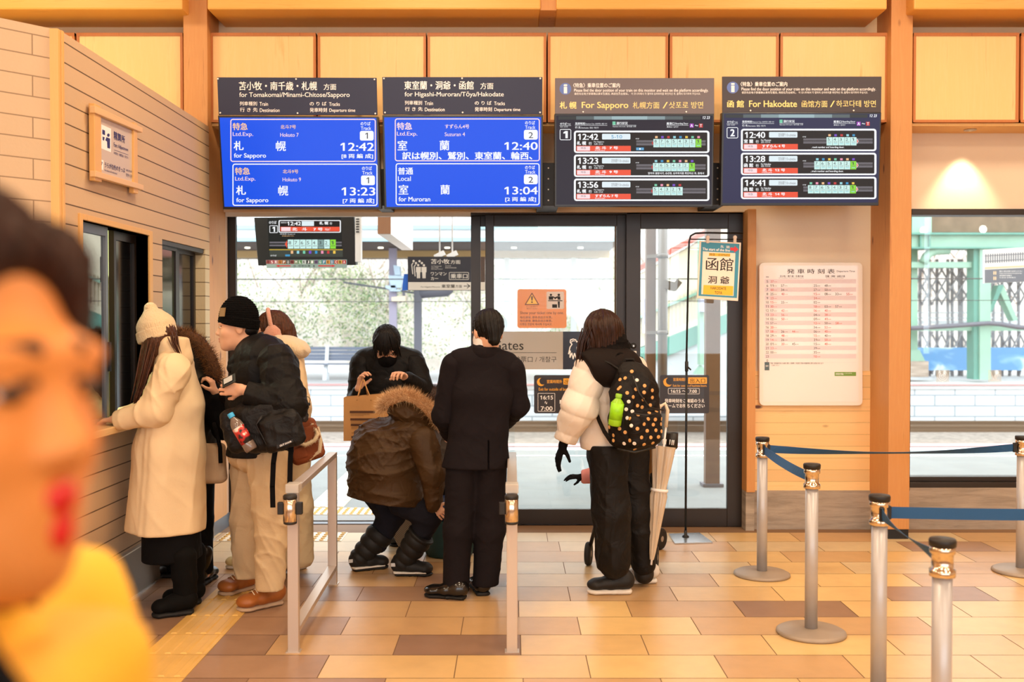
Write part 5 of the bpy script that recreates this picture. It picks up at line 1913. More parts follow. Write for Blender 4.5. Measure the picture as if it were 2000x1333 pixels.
# scaffolding behind the frame
root = thing('scaffolding', P(1900, 740, 29), 'grey lattice of scaffolding poles behind the green footbridge frame', 'scaffold')
m_scaf = M('scaffold_grey', S(150, 154, 160), 0.6)
vQ = View(facing(29.0), 1770, 410, 5.7957)
vx = [-60, 80, 155, 262, 348, 470, 520, 600, 628, 720, 985, 1085, 1170, 1270, 1400, 1540, 1700]
for x_ in vx:
    mb = MB(); mb.tube([vQ.at(*vQ.uv(x_, 560)), vQ.at(*vQ.uv(x_, 1890))], 0.045, 6); mb.build('standard', m_scaf, root)
for y_ in (1165, 1225, 1265, 1285):
    mb = MB(); mb.tube([vQ.at(*vQ.uv(-60, y_)), vQ.at(*vQ.uv(1700, y_))], 0.03, 6); mb.build('ledger', m_benchl, root)
for i in range(17):
    x_ = -60 + 110 * i
    for (dy0, dy1) in ((660, 1080), (1380, 1860)):
        mb = MB(); mb.tube([vQ.at(*vQ.uv(x_, dy0), 0.05), vQ.at(*vQ.uv(x_ + 240, dy1), 0.05)], 0.028, 5); mb.tube([vQ.at(*vQ.uv(x_ + 240, dy0), 0.09), vQ.at(*vQ.uv(x_, dy1), 0.09)], 0.028, 5); mb.build('brace', m_scaf, root)
root = thing('site_banner', P(1900, 720, 28.6), 'sky blue banner stretched along the scaffolding', 'banner')
bm, bnt, bb = _new('banner_blue')
bnt.links.new(_ramp(bnt, _noise(bnt, _coords(bnt, (0.6, 0.6, 1.3)), 1.6, 3, 0.5, 0.6), [(0.48, S(92, 152, 204)), (0.58, S(130, 180, 218)), (0.64, S(216, 228, 236))]), bb.inputs['Base Color'])
vR = View(facing(28.6), 1770, 620, 3.9217)
slab(vR, [(-60, 232), (900, 232), (1400, 232), (1400, 408), (-60, 408)], 0.02).build('sheet', bm, root)
# platform warning sign hanging before the side window
root = thing('platform_notice', P(1960, 552, 10.5), 'grey and white hanging platform notice with track drawing and footprints', 'sign')
vP_ = View(facing(10.5), 1770, 410, 5.7957)
slab(vP_, [(886, 452), (1700, 400), (1700, 800), (888, 832)], 0.04).build('panel', M('notice_white', S(226, 226, 228), 0.5), root)
m_sl = M('notice_slate', S(112, 120, 134), 0.5)
m_san = M('notice_sand', S(232, 200, 164), 0.5)
k = Ink(vP_, 0.0006)
k.quad([(888, 680), (1700, 640), (1700, 800), (889, 830)], m_sl)
k.quad([(888, 652), (1700, 612), (1700, 630), (888, 672)], m_san)
for i in range(30):
    x_ = 896 + 26 * i; y_ = 504 - 0.055 * (x_ - 896)
    k.quad([(x_, y_), (x_ + 12, y_), (x_ + 12, y_ + 102), (x_, y_ + 102)], m_sl)
k.quad([(888, 520), (1700, 476), (1700, 484), (888, 528)], m_sl, dz=0.0003); k.quad([(888, 582), (1700, 538), (1700, 546), (888, 590)], m_sl, dz=0.0003)
for (cx, cy) in ((992, 716), (1012, 716), (992, 776), (1012, 776)):
    k.disc(cx, cy, 8, m_san, dz=0.0004, ry=22)
for i, s_ in enumerate(('黄色い線の内側でお待ちください', 'Please wait behind the yellow line.', '请在黄线内侧候车', '노란선 안쪽에서')):
    k.text(s_, 1054, 688 + 24 * i, 1054 + (260, 256, 140, 180)[i], 704 + 24 * i, m_ink, 0.006, dz=0.0004)
k.done('lettering', root)
# ================================================================== belt stanchions and rails
m_st = M('stanchion_silver', S(186, 184, 186), 0.38, 0.3, var=(12, 0.03))
m_chrome = M('stanchion_chrome', S(220, 204, 184), 0.17, 1.0)
m_stb = M('stanchion_base', S(158, 144, 130), 0.5, 0.2, var=(9, 0.06))
m_cap = M('stanchion_cap', S(26, 22, 20), 0.5)
m_belt = M('belt_blue', S(28, 82, 132), 0.7, bump=(300, 0.15))
m_rails = M('rail_steel_brushed', S(204, 190, 178), 0.32, 0.45)
HST = 0.858
ptsA = {'A': PZ(1488, 1124, 0), 'B': PZ(1584, 1238, 0)}
for nm, px, py in (('C', 1718, 968), ('D', 1841, 1054), ('E', 1997, 852)):
    ptsA[nm] = P(px, py, (EYE - HST) * F / (py - 631))
labs = {'A': 'silver belt stanchion by the plank wall with its whole round base in view', 'B': 'silver belt stanchion on a dark brown floor tile, second from the plank wall', 'C': 'silver belt stanchion in front of the cedar post, base below the picture',
        'D': 'silver belt stanchion nearest the camera, large chrome head', 'E': 'silver belt stanchion cut by the picture edge below the side window'}


def stanchion(c, label):
    root = thing('belt_stanchion', (c.x, c.y, 0), label, 'stanchion', 'belt stanchions')
    x, y = c.x, c.y
    mb = MB(); mb.lathe([(0.168, 0.0), (0.172, 0.006), (0.170, 0.014), (0.155, 0.022), (0.04, 0.030)], (x, y, 0), 48); mb.build('base', m_stb, root)
    mb = MB(); mb.lathe([(0.0315, 0.028), (0.0315, 0.735)], (x, y, 0), 32); mb.build('pole', m_st, root)
    mb = MB(); mb.lathe([(0.033, 0.733), (0.041, 0.735), (0.041, 0.757), (0.034, 0.760), (0.034, 0.808), (0.040, 0.811), (0.040, 0.832), (0.034, 0.834)], (x, y, 0), 32); mb.build('belt_head', m_chrome, root)
    mb = MB(); mb.lathe([(0.034, 0.832), (0.042, 0.834), (0.043, 0.852), (0.040, 0.858), (0.0, 0.859)], (x, y, 0), 32); mb.build('cap', m_cap, root)
    return root


for nm in 'ABCDE':
    stanchion(ptsA[nm], labs[nm])


def belt(a, b, label, tw=0.0, clip=True, w=0.048, za=0.785, zb=0.785, sag=0.012):
    d = Vector((b.x - a.x, b.y - a.y, 0)); L = d.length; d.normalize()
    p0, p1 = Vector((a.x, a.y, 0)) + d * 0.035, Vector((b.x, b.y, 0)) - d * 0.036
    root = thing('barrier_belt', (p0.x, p0.y, za), label, 'belt')
    s = d.cross(Vector((0, 0, 1)))
    mb = MB(); n = 24; vs = []
    for i in range(n + 1):
        t = i / n
        c = p0.lerp(p1, t) + Vector((0, 0, za + (zb - za) * t - sag * 4 * t * (1 - t)))
        an = tw * math.sin(math.pi * t)
        u = Vector((0, 0, 1)) * math.cos(an) + s * math.sin(an)
        o = u.cross(d) * 0.0009
        vs += [c - u * w / 2 - o, c + u * w / 2 - o, c + u * w / 2 + o, c - u * w / 2 + o]
    fs = []
    for i in range(n):
        for k in range(4):
            fs.append((i * 4 + k, i * 4 + (k + 1) % 4, i * 4 + 4 + (k + 1) % 4, i * 4 + 4 + k))
    fs += [(3, 2, 1, 0), (n * 4, n * 4 + 1, n * 4 + 2, n * 4 + 3)]
    mb.add(vs, fs, 0, False); mb.build('webbing', m_belt, root)
    if clip:
        mb = MB(); mb.obox(p1 + Vector((0, 0, zb)) - d * 0.012, d * 0.012, s * 0.008, (0, 0, 0.03)); mb.build('end_clip', m_cap, root, bevel=0.004)
    mb = MB(); mb.obox(p0 + Vector((0, 0, za)) + d * 0.002, d * 0.01, s * 0.01, (0, 0, 0.028)); mb.build('start_clip', m_cap, root, bevel=0.004)


belt(ptsA['A'], ptsA['E'], 'blue belt stretched along the plank wall to the picture edge', 1.25, sag=0.03)
belt(ptsA['B'], ptsA['A'], 'short blue belt joining the two stanchions beside the plank wall', 0.5)
belt(ptsA['C'], Vector((ptsA['C'].x + 1.75, ptsA['C'].y + 0.02, 0)), 'broad blue belt running from the stanchion before the cedar post out of view', 0.0, False)
stanchion(Vector((ptsA['C'].x + 1.75, ptsA['C'].y + 0.02, 0)), 'silver belt stanchion out of view holding the far end of the broad belt')
belt(ptsA['C'], ptsA['D'], 'short twisted blue belt down to the nearest stanchion', 0.9)

# square tube rails of the ticket gate
m_clear = M('clear_cap', S(226, 220, 212), 0.15, alpha=0.6)
for nm, fx, fy, bx, by, lab, hidden in (('l', 574, 1273, 650, 1141, 'steel tube railing in front of the khaki trousers with a chrome belt box', 0), ('r', 1000, 1273, 1000, 1141, 'steel tube railing beside the suited person with a chrome belt box', 1)):
    f = PZ(fx, fy, 0); b = PZ(bx, by, 0)
    if hidden:
        b = Vector((f.x + 0.0, b.y, 0))
    root = thing('gate_railing', (f.x, f.y, 0), lab, 'railing', 'ticket gate railings')
    zt_ = 0.79
    for q in (f, b):
        mb = MB(); mb.box((q.x - 0.0255, q.y - 0.019, 0.0), (q.x + 0.0255, q.y + 0.019, zt_)); mb.build('post', m_rails, root, bevel=0.002)
        mb = MB(); mb.box((q.x - 0.034, q.y - 0.028, 0.0), (q.x + 0.034, q.y + 0.028, 0.004)); mb.build('floor_plate', m_rails, root)
    for z_ in (zt_ - 0.014, 0.10):
        mb = MB(); mb.bar((f.x, f.y + 0.019, z_), (b.x, b.y - 0.019, z_), 0.051, 0.028); mb.build('top_rail' if z_ > 0.5 else 'low_rail', m_rails, root, bevel=0.002)
    mb = MB(); mb.box((f.x - 0.031, f.y - 0.03, zt_ - 0.03), (f.x + 0.031, f.y + 0.05, zt_ + 0.012)); mb.build('clear_end_cap', m_clear, root, bevel=0.003)
    c = (f.x + (-0.004 if not hidden else -0.002), f.y - 0.05, 0)
    mb = MB(); mb.lathe([(0.029, 0.63), (0.032, 0.634), (0.032, 0.735), (0.029, 0.738)], c, 28); bxo = mb.build('belt_box', m_chrome, root)
    mb = MB(); mb.lathe([(0.024, 0.618), (0.031, 0.622), (0.031, 0.632)], c, 28); mb.lathe([(0.031, 0.736), (0.033, 0.74), (0.033, 0.752), (0.028, 0.758), (0.0, 0.759)], c, 28); mb.build('black_end', m_cap, bxo)
    for sg in ((-1, 1) if not hidden else (-1,)):
        mb = MB(); mb.box((c[0] + sg * 0.044 - 0.014, c[1] - 0.012, 0.665), (c[0] + sg * 0.044 + 0.014, c[1] + 0.016, 0.722)); mb.build('belt_slot', m_cap, bxo, bevel=0.003)
# ================================================================== organic shapes: distance fields turned into one smooth surface
def npv(p):
    return np.array(p, dtype=np.float64)


class Sdf:
    def __init__(self):
        self.u, self.c = [], []

    @staticmethod
    def _rot(x, y=None):
        x = npv(x) / np.linalg.norm(x)
        y = npv(y)
        y = y - x * x.dot(y)
        y /= np.linalg.norm(y)
        return np.stack([x, y, np.cross(x, y)])

    def cap(self, a, b, ra, rb=None, k=0.02):
        a, b = npv(a), npv(b)
        rb = ra if rb is None else rb
        ab = b - a
        L2 = max(ab.dot(ab), 1e-9)

        def f(p):
            t = np.clip(((p - a) @ ab) / L2, 0, 1)
            q = p - a - t[:, None] * ab
            return np.sqrt((q * q).sum(1)) - (ra + (rb - ra) * t)
        self.u.append((f, (a + b) / 2, math.sqrt(L2) / 2 + max(ra, rb), k))
        return self

    def ecap(self, a, b, ra, rb, side, k=0.02):
        """tapered limb with elliptical section: ra, rb = (half along side, half across)"""
        a, b = npv(a), npv(b)
        ab = b - a
        L2 = max(ab.dot(ab), 1e-9)
        s = npv(side) / np.linalg.norm(side)
        d = ab / math.sqrt(L2)
        s = s - d * s.dot(d)
        s /= np.linalg.norm(s)
        w = np.cross(d, s)

        def f(p):
            q = p - a
            t = np.clip((q @ ab) / L2, 0, 1)
            q = q - t[:, None] * ab
            r1 = ra[0] + (rb[0] - ra[0]) * t
            r2 = ra[1] + (rb[1] - ra[1]) * t
            ax = q @ d
            m = np.minimum(r1, r2)
            e = np.sqrt(((q @ s) / r1) ** 2 + ((q @ w) / r2) ** 2 + (ax / m) ** 2)
            return (e - 1) * m
        self.u.append((f, (a + b) / 2, math.sqrt(L2) / 2 + max(ra + rb), k))
        return self

    def ell(self, c, r, x=(1, 0, 0), y=(0, 1, 0), k=0.02, sub=False):
        c, r = npv(c), npv(r)
        m = self._rot(x, y)

        def f(p):
            q = ((p - c) @ m.T) / r
            return (np.sqrt((q * q).sum(1)) - 1) * r.min()
        (self.c if sub else self.u).append((f, c, float(r.max()), k) if not sub else (f, k))
        return self

    def box(self, c, h, r=0.01, x=(1, 0, 0), y=(0, 1, 0), k=0.01, sub=False):
        c, h = npv(c), npv(h)
        m = self._rot(x, y)

        def f(p):
            q = np.abs((p - c) @ m.T) - (h - r)
            return np.sqrt((np.maximum(q, 0) ** 2).sum(1)) + np.minimum(q.max(1), 0) - r
        (self.c if sub else self.u).append((f, c, float(np.linalg.norm(h)), k) if not sub else (f, k))
        return self

    def cut(self, p0, n, k=0.008):
        """remove everything on the side n points to"""
        p0, n = npv(p0), npv(n) / np.linalg.norm(n)
        self.c.append((lambda p: -((p - p0) @ n), k))
        return self

    def ev(self, p, prims=None, disp=None):
        d = np.full(len(p), 0.12)
        for f, c, R_, k in (self.u if prims is None else prims):
            e = f(p)
            if k > 0:
                h = np.clip(0.5 + 0.5 * (d - e) / k, 0, 1)
                d = d + (e - d) * h - k * h * (1 - h)
            else:
                d = np.minimum(d, e)
        if disp is not None:
            d = d + disp(p)
        for f, k in self.c:
            e = -f(p)
            h = np.clip(0.5 - 0.5 * (d - e) / k, 0, 1)
            d = d + (e - d) * h + k * h * (1 - h)
        return d

    def mesh(self, h=0.01, disp=None):
        lo = np.min([c - R_ for _, c, R_, _ in self.u], 0) - 0.025
        hi = np.max([c + R_ for _, c, R_, _ in self.u], 0) + 0.025
        B = 12
        nb = np.ceil((hi - lo) / (h * B)).astype(int)
        n = nb * B + 1
        D = np.full(tuple(n), 0.1, dtype=np.float32)
        ax = np.arange(B + 1) * h
        loc = np.stack(np.meshgrid(ax, ax, ax, indexing='ij'), -1).reshape(-1, 3)
        hd = h * B * 0.87
        ctr = np.stack(np.meshgrid(*[np.arange(q) for q in nb], indexing='ij'), -1).reshape(-1, 3)
        cp = lo + (ctr + 0.5) * (h * B)
        dc = self.ev(cp)
        for (i, j, l), p, d0 in zip(ctr, cp, dc):
            sl = (slice(i * B, i * B + B + 1), slice(j * B, j * B + B + 1), slice(l * B, l * B + B + 1))
            if abs(d0) > hd * 1.25 + 0.03:
                if d0 < 0:
                    D[sl] = -0.1
                continue
            pr = [u for u in self.u if np.linalg.norm(u[1] - p) - u[2] < hd + 0.05]
            if not pr:
                continue
            D[sl] = self.ev(loc + lo + np.array([i, j, l]) * (h * B), pr, disp).reshape(B + 1, B + 1, B + 1)
        return nets(D, lo, h)


CORN = np.array([(i, j, k) for i in (0, 1) for j in (0, 1) for k in (0, 1)])
EDG = [(a, b) for a in range(8) for b in range(a + 1, 8) if np.abs(CORN[a] - CORN[b]).sum() == 1]


def nets(D, lo, h):
    """naive surface nets"""
    ins = D < 0
    n = np.array(D.shape) - 1
    cnt = np.zeros(tuple(n), dtype=np.int8)
    for c in CORN:
        cnt += ins[c[0]:c[0] + n[0], c[1]:c[1] + n[1], c[2]:c[2] + n[2]]
    act = np.argwhere((cnt > 0) & (cnt < 8))
    val = np.stack([D[act[:, 0] + c[0], act[:, 1] + c[1], act[:, 2] + c[2]] for c in CORN], 1).astype(np.float64)
    acc = np.zeros((len(act), 3))
    num = np.zeros(len(act))
    for a, b in EDG:
        va, vb = val[:, a], val[:, b]
        m = (va < 0) != (vb < 0)
        t = np.where(m, va / np.where(m, va - vb, 1), 0)
        acc += np.where(m[:, None], CORN[a] + t[:, None] * (CORN[b] - CORN[a]), 0)
        num += m
    V = lo + (act + acc / num[:, None]) * h
    ix = np.full(tuple(n), -1, dtype=np.int64)
    ix[act[:, 0], act[:, 1], act[:, 2]] = np.arange(len(act))
    F = []
    for a in range(3):
        b, c = (a + 1) % 3, (a + 2) % 3
        s0 = [slice(None)] * 3
        s1 = [slice(None)] * 3
        s0[a], s1[a] = slice(0, -1), slice(1, None)
        e = np.argwhere(ins[tuple(s0)] != ins[tuple(s1)])
        e = e[(e[:, b] > 0) & (e[:, c] > 0) & (e[:, b] < n[b]) & (e[:, c] < n[c])]
        if not len(e):
            continue
        fl = ins[tuple(e.T)]
        db, dc = np.eye(3, dtype=int)[b], np.eye(3, dtype=int)[c]
        q = np.stack([ix[tuple((e - o).T)] for o in (db + dc, dc, 0 * db, db)], 1)
        q[~fl] = q[~fl][:, ::-1]
        F.append(q[(q >= 0).all(1)])
    return V, np.concatenate(F)


def vmesh(name, parts, mat, root):
    """link one mesh made of (V, F) surfaces, smooth shaded"""
    off = npv(root.location) if root is not None else np.zeros(3)
    r = root.parent if root is not None else None
    while r is not None:
        off = off + npv(r.location)
        r = r.parent
    Vs, Fs, k = [], [], 0
    for V, F_ in parts:
        Vs.append(V - off)
        Fs.append(F_ + k)
        k += len(V)
    V, F_ = np.concatenate(Vs), np.concatenate(Fs)
    me = bpy.data.meshes.new(name)
    me.vertices.add(len(V))
    me.vertices.foreach_set('co', V.ravel())
    me.loops.add(F_.size)
    me.loops.foreach_set('vertex_index', F_.ravel())
    me.polygons.add(len(F_))
    me.polygons.foreach_set('loop_start', np.arange(0, F_.size, 4))
    me.polygons.foreach_set('loop_total', np.full(len(F_), 4))
    me.polygons.foreach_set('use_smooth', np.ones(len(F_), dtype=bool))
    me.update(calc_edges=True)
    me.validate()
    me.materials.append(mat)
    o = bpy.data.objects.new(name, me)
    if root is not None:
        o.parent = root
    COL.objects.link(o)
    o['_'] = 0
    del o['_']
    return o


def waves(seed, freq, amp, aniso=(1, 1, 1)):
    """soft irregular ripples, used for folds in cloth"""
    g = np.random.default_rng(seed)
    ks = [(g.normal(0, 1, 3) * npv(aniso) * freq, g.uniform(0, 6.3)) for _ in range(6)]

    def f(p):
        s = 0
        for i, (k, ph) in enumerate(ks):
            s = s + np.sin(p @ k + ph + 0.8 * (s if i else 0))
        return amp * s / 3
    return f


def folds(seed, freq, amp, aniso=(1, 1, 1)):
    """creases: thin warped ridges that come and go over the cloth"""
    g = np.random.default_rng(seed)
    warp = waves(seed + 500, freq * 0.6, 1.0, aniso)
    sets = []
    for i in range(5):
        d = g.normal(0, 1, 3) * npv(aniso)
        d /= np.linalg.norm(d)
        sets.append((d * freq * (2.2 + 0.9 * g.random()), g.uniform(0, 6.3), g.normal(0, 1, 3) * freq * 0.55, g.uniform(0, 6.3)))

    def f(p):
        w = warp(p)
        s = 0
        for d, ph, q, ph2 in sets:
            r = (1 - np.abs(np.sin(p @ d + ph + 1.7 * w))) ** 2.5
            s = s + r * np.clip(0.25 + np.sin(p @ q + ph2 + w), 0, 1)
        return amp * (0.35 - 1.5 * s / 1.6)
    return f


def quilt(c, d, pitch, amp, ph=0.0):
    """stitched tubes of a padded garment across direction d"""
    c, d = npv(c), npv(d) / np.linalg.norm(d)
    return lambda p: amp * (1 - 2 * np.sqrt(np.abs(np.sin(math.pi * (((p - c) @ d) / pitch + ph))) + 0.01))


def plus(*fs):
    return lambda p: sum(f(p) for f in fs)


# ------------------------------------------------------------------ anatomy
class Frame:
    """a head's own directions: s = its left, f = forward, u = up"""

    def __init__(self, c, f, up=(0, 0, 1), sc=1.0):
        self.c = npv(c)
        self.f = npv(f) / np.linalg.norm(f)
        u = npv(up) - self.f * npv(up).dot(self.f)
        self.u = u / np.linalg.norm(u)
        self.s = np.cross(self.u, self.f)
        self.sc = sc

    def at(self, s, f, u):
        return self.c + (self.s * s + self.f * f + self.u * u) * self.sc


def head_sdf(fr, neck_to=None, ears=True):
    k = fr.sc
    S_ = Sdf()
    e = lambda s, f, u, rs, rf, ru, kk=0.02, sub=False: S_.ell(fr.at(s, f, u), (rs * k, rf * k, ru * k), fr.s, fr.f, kk, sub)
    e(0, -0.008, 0.035, 0.076, 0.096, 0.090)
    e(0, 0.030, -0.030, 0.063, 0.072, 0.078, 0.03)
    e(0, 0.050, -0.075, 0.042, 0.045, 0.034, 0.03)
    e(0, 0.076, -0.097, 0.020, 0.018, 0.017, 0.025)
    for sg in (-1, 1):
        e(sg * 0.036, 0.068, -0.022, 0.024, 0.022, 0.022, 0.025)
        e(sg * 0.030, 0.083, 0.030, 0.026, 0.014, 0.008, 0.02)
    S_.cap(fr.at(0, 0.092, 0.014), fr.at(0, 0.111, -0.022), 0.0075 * k, 0.011 * k, 0.013)
    for sg in (-1, 1):
        e(sg * 0.011, 0.100, -0.026, 0.008, 0.010, 0.007, 0.008)
        e(sg * 0.031, 0.084, 0.010, 0.0145, 0.0125, 0.0095, 0.010)
        if ears:
            e(sg * 0.076, -0.005, -0.002, 0.008, 0.019, 0.031, 0.008)
    e(0, 0.089, -0.053, 0.021, 0.012, 0.0065, 0.006)
    e(0, 0.087, -0.064, 0.018, 0.012, 0.0065, 0.006)
    nk = fr.at(0, -0.025, -0.16) if neck_to is None else npv(neck_to)
    S_.cap(fr.at(0, -0.012, -0.05), nk, 0.053 * k, 0.058 * k, 0.025)
    return S_


def hand_sdf(w, d, n, thumb, curl=(20, 30, 25), sc=1.0, spread=0.04, tcurl=0.3, S_=None):
    """wrist w, d towards the knuckles, n out of the palm, thumb = +1/-1 side (d x n)"""
    d = npv(d) / np.linalg.norm(d)
    n = npv(n) - d * d.dot(npv(n))
    n /= np.linalg.norm(n)
    t = np.cross(d, n) * thumb
    w = npv(w)
    S_ = S_ or Sdf()
    S_.cap(w - d * 0.05 * sc, w + d * 0.01 * sc, 0.026 * sc, 0.025 * sc, 0.015)
    S_.ecap(w + d * 0.012 * sc, w + d * 0.078 * sc, (0.028 * sc, 0.017 * sc), (0.038 * sc, 0.013 * sc), t, 0.015)
    for i, (L, r) in enumerate(((0.070, 0.0088), (0.078, 0.009), (0.072, 0.0086), (0.056, 0.0076))):
        p = w + (d * (0.086 - 0.004 * abs(i - 1)) + t * (0.030 - 0.0205 * i)) * sc
        dr = d + t * spread * (1.5 - i)
        a = 0
        for j, (fr_, c_) in enumerate(zip((0.45, 0.31, 0.24), curl if not isinstance(curl[0], tuple) else curl[i])):
            a += R(c_)
            v = dr / np.linalg.norm(dr) * math.cos(a) + n * math.sin(a)
            q = p + v * L * fr_ * sc
            S_.cap(p, q, (r - 0.0007 * j) * sc, (r - 0.0007 * (j + 1)) * sc, 0.004)
            p = q
    p = w + (d * 0.028 + t * 0.026 + n * 0.004) * sc
    v1 = d * 0.62 + t * 0.66 + n * (0.25 + tcurl)
    v1 /= np.linalg.norm(v1)
    q = p + v1 * 0.042 * sc
    S_.cap(p, q, 0.0135 * sc, 0.0105 * sc, 0.012)
    v2 = v1 + d * 0.5 + n * tcurl - t * 0.35
    v2 /= np.linalg.norm(v2)
    S_.cap(q, q + v2 * 0.032 * sc, 0.010 * sc, 0.008 * sc, 0.004)
    return S_


m_skin = M('skin', S(222, 168, 134), 0.5, var=(14, 0.03), bump=(220, 0.03), sheen=0.1)
m_skin.node_tree.nodes['Principled BSDF'].inputs['Subsurface Weight'].default_value = 0.08
m_skin.node_tree.nodes['Principled BSDF'].inputs['Subsurface Radius'].default_value = (0.012, 0.005, 0.003)
m_eyew = M('eye_white', S(226, 220, 214), 0.25)
m_iris = M('iris_dark', S(30, 20, 16), 0.15)
m_lip = M('lips', S(190, 110, 98), 0.4)
m_brow = M('eyebrow', S(40, 28, 22), 0.8)


def crumple(m, scale=8.0, strength=0.35, dist=0.02, stretch=(1, 1, 1)):
    """soft crumples over a cloth material, in front of its fine weave"""
    nt = m.node_tree
    b = nt.nodes['Principled BSDF']
    bp = _n(nt, 'ShaderNodeBump')
    bp.inputs['Strength'].default_value = strength
    bp.inputs['Distance'].default_value = dist
    nt.links.new(_noise(nt, _coords(nt, stretch), scale, 3, 0.5, 1.6), bp.inputs['Height'])
    old = b.inputs['Normal'].links
    if old:
        nt.links.new(old[0].from_socket, bp.inputs['Normal'])
    nt.links.new(bp.outputs[0], b.inputs['Normal'])
    return m


def cloth(name, col, rough=0.85, weave=260, bump=0.12, sheen=0.0, spec=0.15):
    return crumple(M(name, col, rough, bump=(weave, bump), sheen=sheen, spec=spec, var=(5, 0.05)))


def hairmat(name, col, rough=0.42):
    m, nt, b = _new(name)
    v = _coords(nt, (60, 60, 5))
    f = _noise(nt, v, 3.0, 4, 0.6)
    lo = tuple(c * 0.5 for c in col[:3]) + (1,)
    hi = tuple(min(1, c * 1.7) for c in col[:3]) + (1,)
    nt.links.new(_ramp(nt, f, [(0.35, lo), (0.7, hi)]), b.inputs['Base Color'])
    b.inputs['Roughness'].default_value = rough
    b.inputs['Specular IOR Level'].default_value = 0.25
    _bump(nt, b, f, 0.5, 0.004)
    return m


def person(label, base, J, fr, group=None, ears=True, hands=()):
    """root Empty and the one-mesh body under the clothes. J: joints of the figure"""
    root = thing('person', base, label, 'person', group)
    b = Sdf()
    g = J.get
    if 'neck' in J:
        b.cap(g('chest'), g('neck'), 0.06, 0.05, 0.03)
    b.ell(g('chest'), (0.085, 0.075, 0.10), k=0.04)
    b.cap(g('chest'), g('pelvis'), 0.072, 0.072, 0.04)
    for s_ in 'lr':
        for a_, c_, r0, r1 in (('sh', 'el', 0.045, 0.036), ('el', 'wr', 0.035, 0.026), ('hip', 'kn', 0.052, 0.044), ('kn', 'an', 0.048, 0.034)):
            if a_ + s_ in J and c_ + s_ in J:
                b.cap(g(a_ + s_), g(c_ + s_), r0, r1, 0.03)
        if 'sh' + s_ in J:
            b.cap(g('chest'), g('sh' + s_), 0.05, 0.042, 0.03)
        if 'hip' + s_ in J:
            b.cap(g('pelvis'), g('hip' + s_), 0.06, 0.05, 0.03)
    parts = [b.mesh(0.012)]
    if fr is not None:
        parts.append(head_sdf(fr, g('neck'), ears).mesh(0.0045))
    for hs in hands:
        parts.append(hs.mesh(0.0032))
    vmesh('body', parts, m_skin, root)
    return root


def face_parts(fr, root, lips=m_lip, eyes=True, mouth=True, brow=True, open_=0.0, fat=1.0, bold=1.0):
    k = fr.sc
    for sg in (-1, 1):
        if eyes:
            mb = Sdf().ell(fr.at(sg * 0.031, 0.0865, 0.0095), (0.0145 * k, 0.0125 * k, 0.0068 * k), fr.s, fr.f, 0)
            o = vmesh('eye', [mb.mesh(0.0016)], m_eyew, root)
            vmesh('iris', [Sdf().ell(fr.at(sg * 0.0305, 0.0945, 0.0095), (0.0062 * k * (2 * bold - 1), 0.0056 * k, 0.0064 * k), fr.s, fr.f, 0).mesh(0.0013)], m_iris, o)
            vmesh('eyelid', [Sdf().ecap(fr.at(sg * 0.046, 0.085, 0.0150), fr.at(sg * 0.017, 0.095, 0.0150), (0.003 * k * bold, 0.006 * k * bold), (0.003 * k * bold, 0.006 * k * bold), fr.u, 0).mesh(0.0016)], m_brow, o)
        if brow:
            vmesh('eyebrow', [Sdf().ecap(fr.at(sg * 0.050, 0.085, 0.034), fr.at(sg * 0.016, 0.098, 0.034), (0.0032 * k * bold, 0.004 * k * bold), (0.0045 * k * bold, 0.005 * k * bold), fr.u, 0).mesh(0.0018)], m_brow, root)
    if mouth:
        S_ = Sdf()
        for sg in (-1, 1):
            S_.ecap(fr.at(sg * 0.021, 0.088, -0.056 - open_ * 0.3), fr.at(sg * 0.004, 0.101, -0.0515), (0.0035 * k * fat, 0.006 * k), (0.0060 * k * fat, 0.0075 * k), fr.u, 0.006)
            S_.ecap(fr.at(sg * 0.021, 0.088, -0.058 - open_ * 0.4), fr.at(0, 0.0985, -0.0645 - open_), (0.0035 * k * fat, 0.006 * k), (0.0070 * k * fat, 0.0075 * k), fr.u, 0.006)
        o = vmesh('lips', [S_.mesh(0.0018)], lips, root)
        if open_ > 0:
            vmesh('mouth_gap', [Sdf().ell(fr.at(0, 0.0955, -0.058 - open_ * 0.5), (0.014 * k, 0.006 * k, 0.003 + open_ * 0.6), fr.s, fr.f, 0).mesh(0.0016)], m_iris, o)


def fur(name, pts, r, n, L, mats, root, seed=3, out=None):
    """fur along a path: tapering strands; the path itself is the felted core"""
    g = np.random.default_rng(seed)
    mb = MB()
    pts = [Vector(p) for p in pts]
    mb.tube(pts, [r * 0.5] + [r] * (len(pts) - 2) + [r * 0.5], 10, 0)
    for _ in range(int(n * 1.7)):
        i = int(g.integers(0, len(pts) - 1))
        t = g.random()
        c = pts[i].lerp(pts[i + 1], t)
        d = Vector(g.normal(0, 1, 3)).normalized()
        if out is not None:
            d = (d + Vector(out(c)) * 0.8).normalized()
        b = c + d * r * 0.8
        e = b + (d + Vector(g.normal(0, 0.35, 3))).normalized() * L * g.uniform(0.5, 1.15)
        s = d.orthogonal().normalized() * 0.0011
        s2 = d.cross(s).normalized() * 0.0011
        mb.add([b - s, b + s, b + s2, e], [(0, 1, 3), (1, 2, 3), (2, 0, 3)], 1 + int(g.integers(0, len(mats) - 1)))
    return mb.build(name, mats, root)


